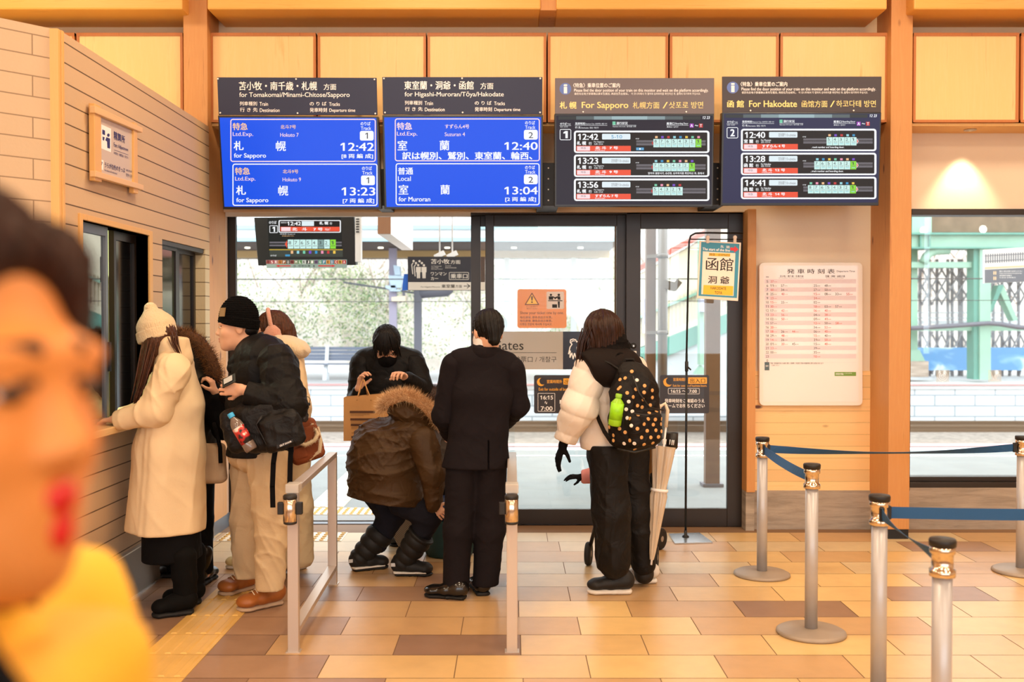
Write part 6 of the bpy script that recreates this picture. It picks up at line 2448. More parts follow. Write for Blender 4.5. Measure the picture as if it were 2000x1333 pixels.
def shoe(toe, heel, w, hgt, root, m_up, m_sole, sole=0.022, ank=None, name='shoe', stripe=None, h=0.006, lift=0.0):
    """one shoe between the ground points heel and toe"""
    toe, heel = npv(toe), npv(heel)
    d = toe - heel
    L = np.linalg.norm(d)
    d /= L
    s = np.cross(d, (0, 0, 1))
    s /= np.linalg.norm(s)
    u = np.cross(s, d)
    S_ = Sdf()
    at = lambda a, z: heel + d * a * L + u * z
    S_.ecap(at(0.80, sole + hgt * 0.26), at(0.50, sole + hgt * 0.36), (w * 0.52, hgt * 0.32), (w * 0.49, hgt * 0.44), s, 0.02)
    S_.ell(at(0.84, sole + hgt * 0.22), (L * 0.17, w * 0.50, hgt * 0.33), d, s, 0.02)
    S_.ecap(at(0.5, sole + hgt * 0.36), at(0.17, sole + hgt * 0.5), (w * 0.49, hgt * 0.48), (w * 0.45, hgt * 0.54), s, 0.02)
    if ank is not None:
        S_.cap(at(0.25, sole + hgt * 0.5), ank, w * 0.45, w * 0.42, 0.03)
    S_.cut(at(0.5, sole * 0.7), -u)
    up = vmesh(name, [S_.mesh(h)], m_up, root)
    so = Sdf()
    so.ecap(at(0.83, sole * 0.5), at(0.45, sole * 0.5), (w * 0.50, sole * 0.6), (w * 0.43, sole * 0.6), s, 0.008)
    so.ell(at(0.84, sole * 0.5), (L * 0.165, w * 0.49, sole * 0.6), d, s, 0.008)
    so.ecap(at(0.45, sole * 0.5), at(0.13, sole * 0.5), (w * 0.43, sole * 0.6), (w * 0.43, sole * 0.6), s, 0.008)
    so.cut(at(0.5, 0.0), -u, 0.002)
    so.cut(at(0.5, sole), u, 0.002)
    vmesh('sole', [so.mesh(h * 0.75)], m_sole, up)
    return up
# ================================================================== people
m_sole_w = M('sole_white', S(224, 218, 210), 0.6)
m_sole_b = M('sole_black', S(12, 11, 11), 0.7)
m_sole_t = M('sole_tan', S(176, 150, 126), 0.7)
m_hairb = hairmat('hair_black', S(13, 9, 8), 0.5)
m_hairbr = hairmat('hair_brown', S(74, 42, 26))
m_hairdk = hairmat('hair_dark_brown', S(46, 25, 15), 0.38)
c_cream = crumple(M('coat_cream', S(228, 202, 162), 0.85, bump=(260, 0.1), spec=0.15, var=(5, 0.03)), 6, 0.15)
c_black = cloth('cloth_black', S(9, 8, 10), 0.85)
c_puffb = crumple(M('puffer_black', S(12, 10, 10), 0.62, spec=0.2), 12, 0.35)
c_khaki = cloth('trousers_khaki', S(198, 172, 136), 0.85)
c_olive = crumple(M('parka_olive', S(66, 44, 20), 0.6, bump=(60, 0.1), spec=0.25), 8, 0.7)
c_olived = crumple(M('parka_dark', S(34, 29, 19), 0.65, spec=0.25))
c_navy = cloth('trousers_charcoal', S(27, 26, 33), 0.85)
c_suit = cloth('suit_charcoal', S(25, 20, 23), 0.85, bump=0.05)
c_white = crumple(M('puffer_white', S(228, 216, 204), 0.65, spec=0.25), 9, 0.16)
c_knit = M('knit_cream', S(226, 200, 158), 0.95, bump=(120, 0.5), sheen=0.3)
c_knitb = M('knit_black', S(9, 8, 8), 0.95, bump=(110, 0.7), spec=0.1)
m_leather = M('boot_black', S(9, 8, 9), 0.3, bump=(20, 0.05))
m_suede = M('boot_suede', S(9, 8, 8), 0.85, spec=0.15)
m_tanlea = M('leather_tan', S(158, 92, 40), 0.45, bump=(40, 0.1), var=(8, 0.12))
FUR_B = [M('fur_core', S(90, 58, 34), 0.95), M('fur_tip', S(150, 98, 52), 0.9), M('fur_dark', S(70, 44, 26), 0.9)]
FUR_T = [M('fur_core_tan', S(196, 150, 104), 0.95), M('fur_tip_tan', S(240, 206, 160), 0.9), M('fur_mid_tan', S(186, 136, 88), 0.9)]
V3 = lambda *a: Vector(a)


def strands(fr_pts, r, n, mat, root, name='hair_lock', seed=1, seg=4):
    """loose locks of hair following a path, as thin tapering tubes in one mesh"""
    g = np.random.default_rng(seed)
    mb = MB()
    pts = [Vector(q) for q in fr_pts]
    for _ in range(n):
        o = Vector(g.normal(0, r, 3))
        w = Vector(g.normal(0, r * 0.5, 3))
        m = len(pts)
        mb.tube([q + o * (1 - 0.45 * i / (m - 1)) + w * math.sin(i * 1.3) * 0.4 for i, q in enumerate(pts)], [0.004] + [0.0045] * (m - 2) + [0.001], seg, 0, cap=False)
    return mb.build(name, mat, root)


def hair_cap(fr, root, mat, rs=(0.088, 0.112, 0.104), off=(0, -0.014, 0.044), face=True, extra=(), cutf=None, name='hair', grooves=70, amp=0.0022, h=0.005, fsub=((0, 0.125, -0.045), (0.072, 0.085, 0.105))):
    S_ = Sdf()
    k = fr.sc
    S_.ell(fr.at(*off), tuple(r * k for r in rs), fr.s, fr.f, 0.02)
    for a, b, ra, rb in extra:
        S_.cap(a, b, ra, rb, 0.025)
    if face:
        S_.ell(fr.at(*fsub[0]), tuple(r * k for r in fsub[1]), fr.s, fr.f, 0.012, sub=True)
    S_.cut(fr.at(0, cutf[0] if cutf else -0.03, cutf[1] if cutf else -0.085), (fr.s * 0 - fr.u + fr.f * (cutf[2] if cutf else 0.35)), 0.02)

    def gro(p):
        q = p - fr.c
        a = np.arctan2(q @ fr.s, q @ fr.f + 0.02)
        return amp * np.sin(a * grooves + 6 * np.sin((q @ fr.u) * 30) * 0.3) + amp * 0.8 * np.sin(a * grooves * 0.37 + 1)
    return vmesh(name, [S_.mesh(h, gro)], mat, root)


# ------------------------------------------------------------------ woman in the cream coat at the counter
Y0 = 5.36
base = PZ(345, 1200, 0)
fr = Frame(P(311, 664, Y0), (-0.86, 0.42, -0.30), (-0.25, 0.05, 1), 0.98)
wr = P(232, 821, 5.20)
hd = hand_sdf(P(226, 819, 5.19), (-0.9, 0.35, -0.12), (0, 0.1, -1), -1, (22, 30, 25), 0.9)
J = dict(neck=P(332, 692, Y0), chest=P(338, 745, Y0), pelvis=P(330, 870, Y0), shl=P(338, 728, 5.2), ell=P(305, 806, 5.18), wrl=wr, shr=P(336, 722, 5.55), elr=P(300, 800, 5.62), wrr=P(240, 818, 5.55),
         hipl=P(335, 885, 5.28), knl=P(345, 1030, 5.28), anl=P(362, 1180, 5.3), hipr=P(330, 885, 5.45), knr=P(350, 1030, 5.48), anr=P(372, 1165, 5.5))
W1 = person('person in a cream coat and cream knit hat leaning on the ticket counter', (base.x, base.y, 0), J, fr, ears=False, hands=[hd])
S_ = Sdf()
sd = (0, 1, 0)
S_.ecap(P(340, 716, Y0), P(338, 790, Y0), (0.17, 0.10), (0.19, 0.165), sd, 0.03)
S_.ecap(P(338, 790, Y0), P(330, 880, Y0), (0.19, 0.165), (0.20, 0.195), sd, 0.03)
S_.ecap(P(330, 880, Y0), P(320, 1075, Y0), (0.20, 0.195), (0.225, 0.222), sd, 0.03)
S_.cut(P(320, 1034, Y0), (-0.03, 0, -1))
vmesh('coat', [S_.mesh(0.008, plus(waves(4, 12, 0.011, (1, 1, 0.12)), folds(9, 9, 0.004, (1, 1, .3))))], c_cream, W1)
for nm, a, b, c in (('sleeve', P(338, 726, 5.20), P(303, 804, 5.16), P(229, 822, 5.19)), ('sleeve', P(338, 722, 5.55), P(298, 800, 5.60), P(236, 818, 5.56))):
    S_ = Sdf()
    S_.cap(a, b, 0.092, 0.078, 0.03).cap(b, c, 0.078, 0.055, 0.03)
    d = npv(c) - npv(b)
    S_.cut(npv(c) + d * 0.02, d)
    vmesh(nm, [S_.mesh(0.007, folds(21, 10, 0.008))], c_cream, W1)
S_ = Sdf()
S_.ecap(P(344, 700, Y0), P(343, 664, Y0), (0.10, 0.088), (0.085, 0.072), sd, 0.02)
S_.ecap(P(304, 706, 5.30), P(330, 680, 5.28), (0.02, 0.045), (0.03, 0.05), sd, 0.02)
S_.cut(P(346, 658, Y0), (0.1, 0, 1), 0.012)
vmesh('collar', [S_.mesh(0.007, waves(6, 14, 0.003))], c_cream, W1)
S_ = Sdf().ecap(P(334, 1000, Y0), P(338, 1090, Y0), (0.155, 0.148), (0.165, 0.158), sd, 0.02)
S_.cut(P(338, 1091, Y0), (0.05, 0, -1))
vmesh('skirt', [S_.mesh(0.009, waves(12, 12, 0.004, (1, 1, .2)))], c_black, W1)
S_ = Sdf()
S_.ell(P(305, 640, Y0), (0.102, 0.1, 0.085), fr.s, fr.f, 0.02).ecap(P(303, 632, Y0), P(294, 603, Y0), (0.085, 0.085), (0.034, 0.034), fr.s, 0.03)
rib = lambda p: 0.0018 * np.sin(np.arctan2((p - fr.c) @ fr.s, (p - fr.c) @ fr.f) * 60)
S_.cut(P(306, 658, Y0), (0.13, 0, -1))
o = vmesh('knit_hat', [S_.mesh(0.005, rib)], c_knit, W1)
S_ = Sdf().ecap(P(307, 657, Y0), P(304.5, 645, Y0), (0.106, 0.105), (0.107, 0.105), fr.s, 0.01)
ax = npv(P(303, 640, Y0)) - npv(P(309.5, 660, Y0))
S_.cut(P(308.5, 663, Y0), -ax).cut(P(304, 641, Y0), ax)
vmesh('cuff', [S_.mesh(0.005, rib)], c_knit, o)
hair_cap(fr, W1, m_hairbr, (0.086, 0.1, 0.1), (0, -0.01, 0.03), False, [(P(300, 672, 5.29), P(287, 712, 5.25), 0.05, 0.04), (P(287, 712, 5.25), P(268, 776, 5.22), 0.034, 0.014), (P(322, 668, Y0), P(335, 690, Y0), 0.05, 0.04)], (0, -0.6, 0))
strands([P(296, 668, 5.25), P(287, 705, 5.2), P(277, 745, 5.19), P(264, 786, 5.2)], 0.014, 60, m_hairbr, W1)
strands([P(338, 655, 5.27), P(342, 672, 5.25), P(350, 690, 5.25)], 0.012, 16, m_hairbr, W1, seed=4)
for (hx, hy, tx, ty, kx, ky, Yk) in ((384, 1198, 296, 1207, 358, 1085, 5.27), (398, 1178, 318, 1186, 378, 1080, 5.47)):
    a, t = PZ(hx, hy, 0), PZ(tx, ty, 0)
    sh = shoe(t, a, 0.105, 0.10, W1, m_suede, m_sole_b, 0.03, None, 'boot')
    S_ = Sdf().cap(a + V3(-0.06, 0, 0.12), P(kx, ky, Yk), 0.062, 0.068, 0.02)
    vmesh('boot_shaft', [S_.mesh(0.008, waves(3, 20, 0.003, (0.3, 0.3, 1.5)))], m_suede, sh)

# ------------------------------------------------------------------ person in the fur hooded parka behind
Y0 = 5.95
base = PZ(385, 1142, 0)
fr = Frame(P(374, 690, Y0), (-0.8, 0.55, -0.25), (-0.2, 0.1, 1), 0.96)
J = dict(neck=P(380, 725, Y0), chest=P(388, 770, Y0), pelvis=P(392, 890, Y0), shr=P(392, 752, 6.12), elr=P(380, 830, 6.15), wrr=P(350, 850, 6.1), shl=P(405, 760, 5.82), ell=P(438, 838, 5.80), wrl=P(422, 775, 5.78),
         hipl=P(395, 900, 5.88), knl=P(397, 1020, 5.88), anl=P(400, 1120, 5.88), hipr=P(385, 900, 6.02), knr=P(365, 1020, 6.05), anr=P(338, 1110, 6.05))
hd = hand_sdf(P(421, 770, 5.78), (-0.28, -0.05, 1), (-1, 0.1, -0.2), 1, (35, 55, 45), 0.92)
W2 = person('person in a dark parka with a brown fur hood behind the cream coat', (base.x, base.y, 0), J, fr, ears=False, hands=[hd])
S_ = Sdf().ecap(P(390, 745, Y0), P(392, 920, Y0), (0.18, 0.10), (0.19, 0.115), (0, 1, 0), 0.03)
vmesh('parka', [S_.mesh(0.009, folds(33, 12, 0.005))], c_olived, W2)
S_ = Sdf().cap(P(402, 758, 5.83), P(436, 838, 5.80), 0.075, 0.065, 0.03).cap(P(436, 838, 5.80), P(424, 782, 5.78), 0.06, 0.045, 0.02)
vmesh('sleeve', [S_.mesh(0.008, folds(34, 16, 0.004))], c_black, W2)
S_ = Sdf().ell(P(370, 700, Y0), (0.13, 0.14, 0.16)).cap(P(380, 720, Y0), P(392, 755, Y0), 0.12, 0.12, 0.03)
vmesh('hood', [S_.mesh(0.009, folds(35, 12, 0.004))], c_olived, W2)
fur('fur_trim', [P(x, y, 5.86) for x, y in ((338, 652), (358, 655), (380, 664), (399, 682), (412, 705), (420, 728), (422, 748))], 0.038, 2600, 0.05, FUR_B, W2)
S_ = Sdf().cap(P(395, 900, 5.88), P(397, 1020, 5.88), 0.075, 0.06).cap(P(397, 1020, 5.88), P(400, 1110, 5.88), 0.058, 0.05)
S_.cap(P(385, 900, 6.02), P(365, 1020, 6.05), 0.075, 0.06).cap(P(365, 1020, 6.05), P(338, 1105, 6.05), 0.058, 0.05)
vmesh('trousers', [S_.mesh(0.01, folds(36, 12, 0.004))], c_black, W2)
for (hx, hy, tx, ty, kx, ky, Yk) in ((386, 1148, 414, 1128, 396, 1080, 5.85), (352, 1128, 318, 1128, 342, 1080, 6.05)):
    a, t = PZ(hx, hy, 0), PZ(tx, ty, 0)
    if (t - a).length < 0.22:
        t = a + (t - a).normalized() * 0.26
    sh = shoe(t, a, 0.10, 0.09, W2, m_leather, m_sole_b, 0.028, None, 'boot')
    vmesh('boot_shaft', [Sdf().cap(a + (t - a) * 0.25 + V3(0, 0, 0.1), P(kx, ky, Yk), 0.054, 0.058).mesh(0.008)], m_leather, sh)
# canvas tote hanging at her side
root = thing('tote_bag', P(420, 945, 5.7), 'beige canvas bag with a black strap hanging behind the cream coat', 'bag')
m_canvas = cloth('canvas_beige', S(206, 176, 142))
S_ = Sdf().box(P(416, 905, 5.68), (0.075, 0.05, 0.115), 0.035, (1, 0.1, 0.05))
vmesh('bag_body', [S_.mesh(0.007, waves(8, 18, 0.005))], m_canvas, root)
mb = MB(); mb.tube([P(431, 905, 5.61), P(430, 875, 5.61), P(424, 850, 5.63), P(418, 828, 5.7)], 0.012, 8); mb.build('strap', c_black, root)

# ------------------------------------------------------------------ man in the black beanie
Y0 = 5.48
base = PZ(505, 1185, 0)
fr = Frame(P(467, 641, Y0), (-0.97, -0.22, -0.06), (0.02, 0, 1), 1.05)
hd = hand_sdf(P(474, 762, 5.16), (-0.90, -0.1, 0.10), (0.12, 0.95, -0.1), 1, (30, 55, 40), 1.0, tcurl=0.5)
J = dict(neck=P(490, 686, Y0), chest=P(505, 735, Y0), pelvis=P(508, 880, Y0), shl=P(540, 706, 5.28), ell=P(562, 795, 5.22), wrl=P(478, 764, 5.16), shr=P(500, 706, 5.68), elr=P(470, 790, 5.75), wrr=P(440, 770, 5.62),
         hipl=P(522, 900, 5.38), knl=P(530, 1020, 5.36), anl=P(530, 1125, 5.34), hipr=P(490, 900, 5.56), knr=P(480, 1020, 5.58), anr=P(484, 1105, 5.60))
M1 = person('person in a black beanie, black puffer jacket and khaki trousers holding a phone', (base.x, base.y, 0), J, fr, hands=[hd])
face_parts(fr, M1)
S_ = Sdf()
S_.ecap(P(512, 708, Y0), P(512, 790, Y0), (0.20, 0.15), (0.205, 0.185), (0, 1, 0), 0.03).ecap(P(512, 790, Y0), P(506, 890, Y0), (0.205, 0.185), (0.19, 0.175), (0, 1, 0), 0.03)
S_.cap(P(500, 690, Y0), P(545, 712, 5.36), 0.10, 0.10, 0.04)
S_.cut(P(506, 888, Y0), (0.02, 0, -1))
vmesh('puffer_jacket', [S_.mesh(0.008, plus(quilt(P(512, 700, Y0), (-0.15, 0, 1), 0.15, 0.005), folds(41, 13, 0.006)))], c_puffb, M1)
S_ = Sdf().cap(P(540, 708, 5.26), P(564, 792, 5.18), 0.098, 0.092, 0.03).cap(P(564, 792, 5.18), P(482, 768, 5.15), 0.092, 0.058, 0.03)
d = npv(P(482, 768, 5.15)) - npv(P(564, 792, 5.18))
S_.cut(npv(P(482, 768, 5.15)) + d * 0.04, d)
ax1 = npv(P(540, 708, 5.26)) - npv(P(564, 792, 5.18))
vmesh('sleeve', [S_.mesh(0.007, plus(lambda p: np.where(((p - npv(P(564, 792, 5.18))) @ ax1) > 0, quilt(P(564, 792, 5.18), ax1, 0.12, 0.005)(p), quilt(P(564, 792, 5.18), d, 0.11, 0.005)(p)), folds(42, 15, 0.006)))], c_puffb, M1)
S_ = Sdf().cap(P(500, 706, 5.66), P(472, 790, 5.72), 0.09, 0.08, 0.03).cap(P(472, 790, 5.72), P(446, 772, 5.62), 0.08, 0.055, 0.03)
vmesh('sleeve', [S_.mesh(0.009, folds(43, 16, 0.004))], c_puffb, M1)
S_ = Sdf().ecap(P(496, 704, Y0), P(489, 664, Y0), (0.10, 0.10), (0.085, 0.08), (0, 1, 0), 0.02)
axc = npv(P(482, 662, Y0)) - npv(P(492, 702, Y0))
S_.cut(P(490, 664, Y0), npv((-0.75, 0, 1)))
S_.cap(P(462, 716, 5.44), P(478, 690, 5.44), 0.05, 0.045, 0.03)
vmesh('collar', [S_.mesh(0.007, quilt(P(492, 702, Y0), axc, 0.06, 0.005))], c_puffb, M1)
S_ = Sdf()
S_.ell(P(467, 620, Y0), (0.108, 0.098, 0.120), fr.f, fr.s, 0.01)
S_.cut(P(466, 636, Y0), (-0.2, 0, -1), 0.01)
ribk = lambda p: 0.0022 * np.sin((p[:, 2]) * 2 * math.pi / 0.012 + 0.3 * p[:, 0] / 0.02) * 1.0 + 0.0012 * np.sin(np.arctan2((p - fr.c) @ fr.s, (p - fr.c) @ fr.f) * 60)
hat = vmesh('beanie', [S_.mesh(0.0045, ribk)], c_knitb, M1)
S_ = Sdf().ecap(P(466, 636, Y0), P(468, 622, Y0), (0.113, 0.104), (0.112, 0.102), fr.f, 0.01)
S_.cut(P(466, 638, Y0), (-0.2, 0, -1)).cut(P(468, 618, Y0), (0.2, 0, 1))
vmesh('cuff', [S_.mesh(0.0045, ribk)], c_knitb, hat)
c = P(434.5, 610, 5.395)
mb = MB(); mb.obox(c, V3(0.016, -0.012, 0), V3(0.002, 0.004, 0), V3(0.003, 0, 0.024)); mb.build('tan_patch', M('patch_tan', S(150, 120, 80), 0.7), hat)
vmesh('hair', [Sdf().ell(fr.at(0, -0.05, -0.012), (0.070, 0.052, 0.045), fr.s, fr.f).mesh(0.006)], m_hairb, M1)
S_ = Sdf()
for hp, kn, an in ((P(520, 892, 5.38), P(530, 1015, 5.36), P(527, 1150, 5.345)), (P(490, 892, 5.56), P(483, 1015, 5.58), P(484, 1135, 5.6))):
    S_.ecap(hp, kn, (0.095, 0.112), (0.078, 0.094), (0, 1, 0), 0.012).ecap(kn, an, (0.078, 0.094), (0.066, 0.078), (0, 1, 0), 0.012)
S_.ell(P(505, 890, Y0), (0.155, 0.16, 0.10))
S_.cut(P(505, 876, Y0), (0, 0, 1)).cut(PZ(505, 1185, 0.115), (0, 0, -1))
vmesh('trousers', [S_.mesh(0.007, plus(folds(44, 13, 0.008, (1, 1, 1.2)), waves(45, 24, 0.003)))], c_khaki, M1)
m_lace = M('lace_cream', S(226, 206, 176), 0.8)
for (hx, hy, tx, ty) in ((556, 1178, 464, 1197), (500, 1148, 430, 1166)):
    a, t = PZ(hx, hy, 0), PZ(tx, ty, 0)
    sh = shoe(t, a, 0.112, 0.095, M1, m_tanlea, m_sole_t, 0.028, a + (t - a) * 0.27 + V3(0, 0, 0.13), 'leather_boot')
    dd = (t - a).normalized(); ss = dd.cross(V3(0, 0, 1)).normalized()
    mb = MB()
    for i in range(3):
        q = a + (t - a) * (0.56 + 0.07 * i) + V3(0, 0, 0.112 - 0.006 * i)
        mb.tube([q - ss * 0.03 + V3(0, 0, -0.014), q + V3(0, 0, 0.002), q + ss * 0.03 + V3(0, 0, -0.014)], 0.003, 6)
    q = a + (t - a) * 0.56 + V3(0, 0, 0.108)
    mb.tube([q, q + ss * 0.045 + V3(0, 0, -0.02), q + ss * 0.06 + dd * 0.02 + V3(0, 0, -0.06)], 0.003, 6)
    mb.build('lace', m_lace, sh)
# his phone
root = thing('mobile_phone', P(445, 742, 5.13), 'dark mobile phone held by the person in the black beanie', 'phone')
c = Vector(P(447, 744, 5.135)); mb = MB(); mb.obox(c, V3(0.034, 0.0, 0.016), V3(-0.01, 0.03, 0.02), V3(0.002, -0.002, 0.004)); mb.build('case', m_black, root, bevel=0.003)
mb = MB(); mb.obox(c + V3(-0.004, -0.003, 0.005), V3(0.022, 0.0, 0.011), V3(-0.006, 0.018, 0.012), V3(0.0004, -0.0004, 0.0008)); mb.build('screen', M('phone_screen', S(190, 190, 190), 0.2), root)
# his backpack worn on the side, with bottle
Yb = 5.16
root = thing('backpack', P(520, 885, Yb), 'black backpack hanging at the side of the person in the black beanie', 'backpack')
bx = npv(P(560, 818, Yb)) - npv(P(480, 840, Yb)); bx /= np.linalg.norm(bx)
S_ = Sdf().box(P(528, 828, Yb), (0.155, 0.075, 0.135), 0.06, bx).box(P(552, 842, Yb - 0.07), (0.105, 0.045, 0.095), 0.04, bx, k=0.02).box(P(470, 838, Yb + 0.02), (0.09, 0.06, 0.12), 0.05, bx, k=0.03)
vmesh('pack_body', [S_.mesh(0.007, plus(folds(51, 15, 0.005), waves(52, 30, 0.002)))], crumple(M('pack_nylon', S(11, 9, 10), 0.55, bump=(300, 0.2), spec=0.3), 12, 0.6), root)
mb = MB()
for o_ in (0.0, 0.012):
    mb.tube([P(512, 812 + o_ * 300, Yb - 0.10), P(500, 830, Yb - 0.09), P(520, 868, Yb - 0.105), P(560, 872, Yb - 0.115), P(583, 850, Yb - 0.10)], 0.004, 6)
mb.build('zipper', m_black, root)
PK = Plane(P(553, 869, Yb - 0.124), tuple(bx), (-bx[2] * 0.98, 0, bx[0] * 0.98))
k = Ink(PK, 0.0); k.quad([(540, 870), (572, 858), (573, 864), (541, 877)], M('pack_label', S(28, 26, 28), 0.6))
slanted(k, 'OUT DOOR', (546, 870), (569, 861), (569.5, 864), (547, 873.5), m_ink, 0.02)
k.done('lettering', root)
mb = MB()
for pts in ([(538, 878), (534, 905), (532, 950), (533, 990)], [(569, 868), (567, 900), (566, 948)]):
    q = [P(x, y, Yb - 0.02) for x, y in pts]
    for a, b in zip(q, q[1:]):
        mb.bar(a, b + (b - a) * 0.05, 0.006, 0.026, up=(1, 0, 0))
    mb.build('strap', c_black, root)
    mb = MB()
m_pet = glass('pet_plastic', (0.88, 0.9, 0.92, 1), 0.12, 0.05)


def bottle(name, a, b, r, label, cat, m_cap, m_lab, m_liq, lab_rng=(0.25, 0.68)):
    """plastic bottle from its base a to its cap b"""
    a, b = Vector(a), Vector(b)
    d = b - a
    L = d.length
    d = d.normalized()
    rt = thing(name, a, label, cat)
    mb = MB(); mb.lathe([(r * 0.85, 0), (r, L * 0.04), (r, L * 0.24), (r * 0.94, L * 0.27), (r, L * 0.3), (r, L * 0.66), (r * 0.85, L * 0.76), (r * 0.42, L * 0.86), (r * 0.38, L * 0.9)], a, 24, axis=d); mb.build('bottle_body', m_liq, rt)
    mb = MB(); mb.lathe([(r * 1.012, L * lab_rng[0]), (r * 1.012, L * lab_rng[1])], a, 24, axis=d); mb.build('label_sleeve', m_lab, rt)
    mb = MB(); mb.lathe([(r * 0.48, L * 0.885), (r * 0.5, L * 0.9), (r * 0.5, L * 0.985), (r * 0.45, L)], a, 24, axis=d); mb.build('cap', m_cap, rt)
    return rt


cm, cnt_, cb_ = _new('cola_label')
cnt_.links.new(_ramp(cnt_, _noise(cnt_, _coords(cnt_, (1, 1, 1)), 22, 2), [(0.42, S(30, 26, 28)), (0.5, S(190, 40, 40)), (0.6, S(200, 60, 50)), (0.66, S(225, 215, 205))]), cb_.inputs['Base Color'])
bottle('drink_bottle', P(492, 880, Yb - 0.10), P(449, 808, Yb - 0.09), 0.033, 'clear bottle with a blue cap and red label in the black backpack pocket', 'bottle', M('cap_blue', S(60, 170, 226), 0.4), cm, M('bottle_clear', S(120, 104, 96), 0.12, spec=0.8), (0.2, 0.62))

# ------------------------------------------------------------------ woman with earmuffs
Y0 = 6.15
base = PZ(545, 1108, 0)
fr = Frame(P(533, 648, Y0), (-0.93, -0.18, -0.2), (-0.1, 0, 1), 0.98)
J = dict(neck=P(548, 690, Y0), chest=P(556, 735, Y0), pelvis=P(562, 880, Y0), shl=P(565, 715, 5.98), ell=P(580, 790, 5.95), wrl=P(560, 800, 5.85), shr=P(548, 712, 6.32), elr=P(540, 790, 6.35), wrr=P(520, 800, 6.2),
         hipl=P(570, 890, 6.06), knl=P(575, 990, 6.05), anl=P(582, 1090, 6.1), hipr=P(552, 890, 6.25), knr=P(530, 990, 6.2), anr=P(500, 1090, 6.18))
W3 = person('person with pink earmuffs and a cream fleece collar behind the black puffer', (base.x, base.y, 0), J, fr, ears=False)
hair_cap(fr, W3, m_hairbr, (0.085, 0.108, 0.1), (0, -0.012, 0.036), True, [(fr.at(0, -0.08, -0.01), fr.at(0, -0.09, -0.09), 0.06, 0.05)], (0, -0.12, 0.3))
face_parts(fr, W3, eyes=True, mouth=False)
m_muff = M('earmuff_plush', S(214, 150, 126), 0.95, bump=(160, 0.8), sheen=0.6)
mb = MB()
mb.tube([fr.at(0.097 * math.cos(a), 0.0, 0.035 + 0.108 * math.sin(a)) for a in np.linspace(-0.3, math.pi + 0.3, 16)], 0.014, 8)
ob = mb.build('earmuff_band', m_muff, W3)
for sg in (-1, 1):
    vmesh('earmuff_pad', [Sdf().ell(fr.at(sg * 0.095, 0.0, -0.018), (0.028, 0.055, 0.055), fr.s, fr.f).mesh(0.005, waves(7, 90, 0.0015))], m_muff, ob)
m_fleece = M('fleece_cream', S(232, 208, 168), 0.95, bump=(140, 0.8), sheen=0.5)
S_ = Sdf().ell(P(566, 678, 6.02), (0.125, 0.15, 0.068), (1, 0, -0.28)).ell(P(545, 690, Y0), (0.11, 0.14, 0.07), k=0.05)
vmesh('fleece_collar', [S_.mesh(0.007, waves(8, 40, 0.0025))], m_fleece, W3)
S_ = Sdf().ecap(P(560, 705, Y0), P(568, 790, Y0), (0.17, 0.10), (0.18, 0.115), (0, 1, 0), 0.03).ecap(P(568, 790, Y0), P(568, 905, Y0), (0.18, 0.115), (0.19, 0.12), (0, 1, 0), 0.03).cap(P(570, 718, 5.98), P(583, 795, 5.95), 0.07, 0.06, 0.03)
vmesh('coat', [S_.mesh(0.009, plus(waves(61, 9, 0.005), folds(62, 16, 0.003)))], c_cream, W3)
S_ = Sdf()
S_.ecap(P(570, 890, 6.06), P(576, 990, 6.05), (0.1, 0.105), (0.1, 0.105), (0, 1, 0), 0.03).ecap(P(576, 990, 6.05), P(574, 1088, 6.08), (0.1, 0.105), (0.10, 0.12), (0, 1, 0), 0.03)
S_.ecap(P(552, 890, 6.25), P(532, 990, 6.2), (0.09, 0.1), (0.08, 0.09), (0, 1, 0), 0.03).ecap(P(532, 990, 6.2), P(498, 1088, 6.18), (0.08, 0.09), (0.08, 0.08), (0, 1, 0), 0.03)
S_.cut(PZ(560, 1110, 0.06), (0, 0, -1))
vmesh('wide_trousers', [S_.mesh(0.009, plus(waves(63, 10, 0.005, (1, 1, .3)), folds(64, 14, 0.003)))], cloth('trousers_cream', S(214, 190, 150)), W3)
m_shc = M('shoe_cream', S(222, 204, 150), 0.5)
for (hx, hy, tx, ty) in ((600, 1108, 545, 1122), (512, 1100, 456, 1110)):
    a, t = PZ(hx, hy, 0), PZ(tx, ty, 0)
    t = a + (t - a).normalized() * 0.25
    shoe(t, a, 0.09, 0.085, W3, m_shc if hx < 550 else M('shoe_taupe', S(150, 116, 90), 0.6), m_sole_w, 0.024, None, 'shoe')
# her brown sheepskin bag
root = thing('shoulder_bag', P(596, 905, 5.9), 'brown suede bag edged with cream fleece beside the khaki trousers', 'bag')
m_suedeb = M('bag_suede', S(126, 62, 26), 0.85, bump=(90, 0.2), var=(7, 0.15))
Yg = 5.82
bxx = npv((0.93, 0.15, 0.30))
S_ = Sdf().box(P(594, 862, Yg), (0.10, 0.05, 0.125), 0.035, bxx)
vmesh('bag_body', [S_.mesh(0.006, waves(9, 22, 0.003))], m_suedeb, root)
S_ = Sdf().box(P(604, 848, Yg - 0.052), (0.058, 0.016, 0.045), 0.014, bxx)
vmesh('flap_pocket', [S_.mesh(0.005)], m_suedeb, root)
rim = lambda nm, pts, r_: fur(nm, [P(x, y, yy) for x, y, yy in pts], r_, 500, 0.012, [m_fleece, m_fleece, m_fleece], root)
rim('fleece_rim', [(579, 846, Yg - 0.075), (583, 864, Yg - 0.08), (597, 870, Yg - 0.08), (614, 861, Yg - 0.08), (621, 848, Yg - 0.07), (616, 838, Yg - 0.06)], 0.011)
rim('fleece_edge', [(608, 828, Yg - 0.03), (620, 838, Yg - 0.03), (626, 862, Yg - 0.03), (624, 882, Yg - 0.03), (606, 896, Yg - 0.03), (580, 905, Yg - 0.03)], 0.012)
S_ = Sdf().box(P(585, 886, Yg - 0.052), (0.045, 0.014, 0.036), 0.013, bxx)
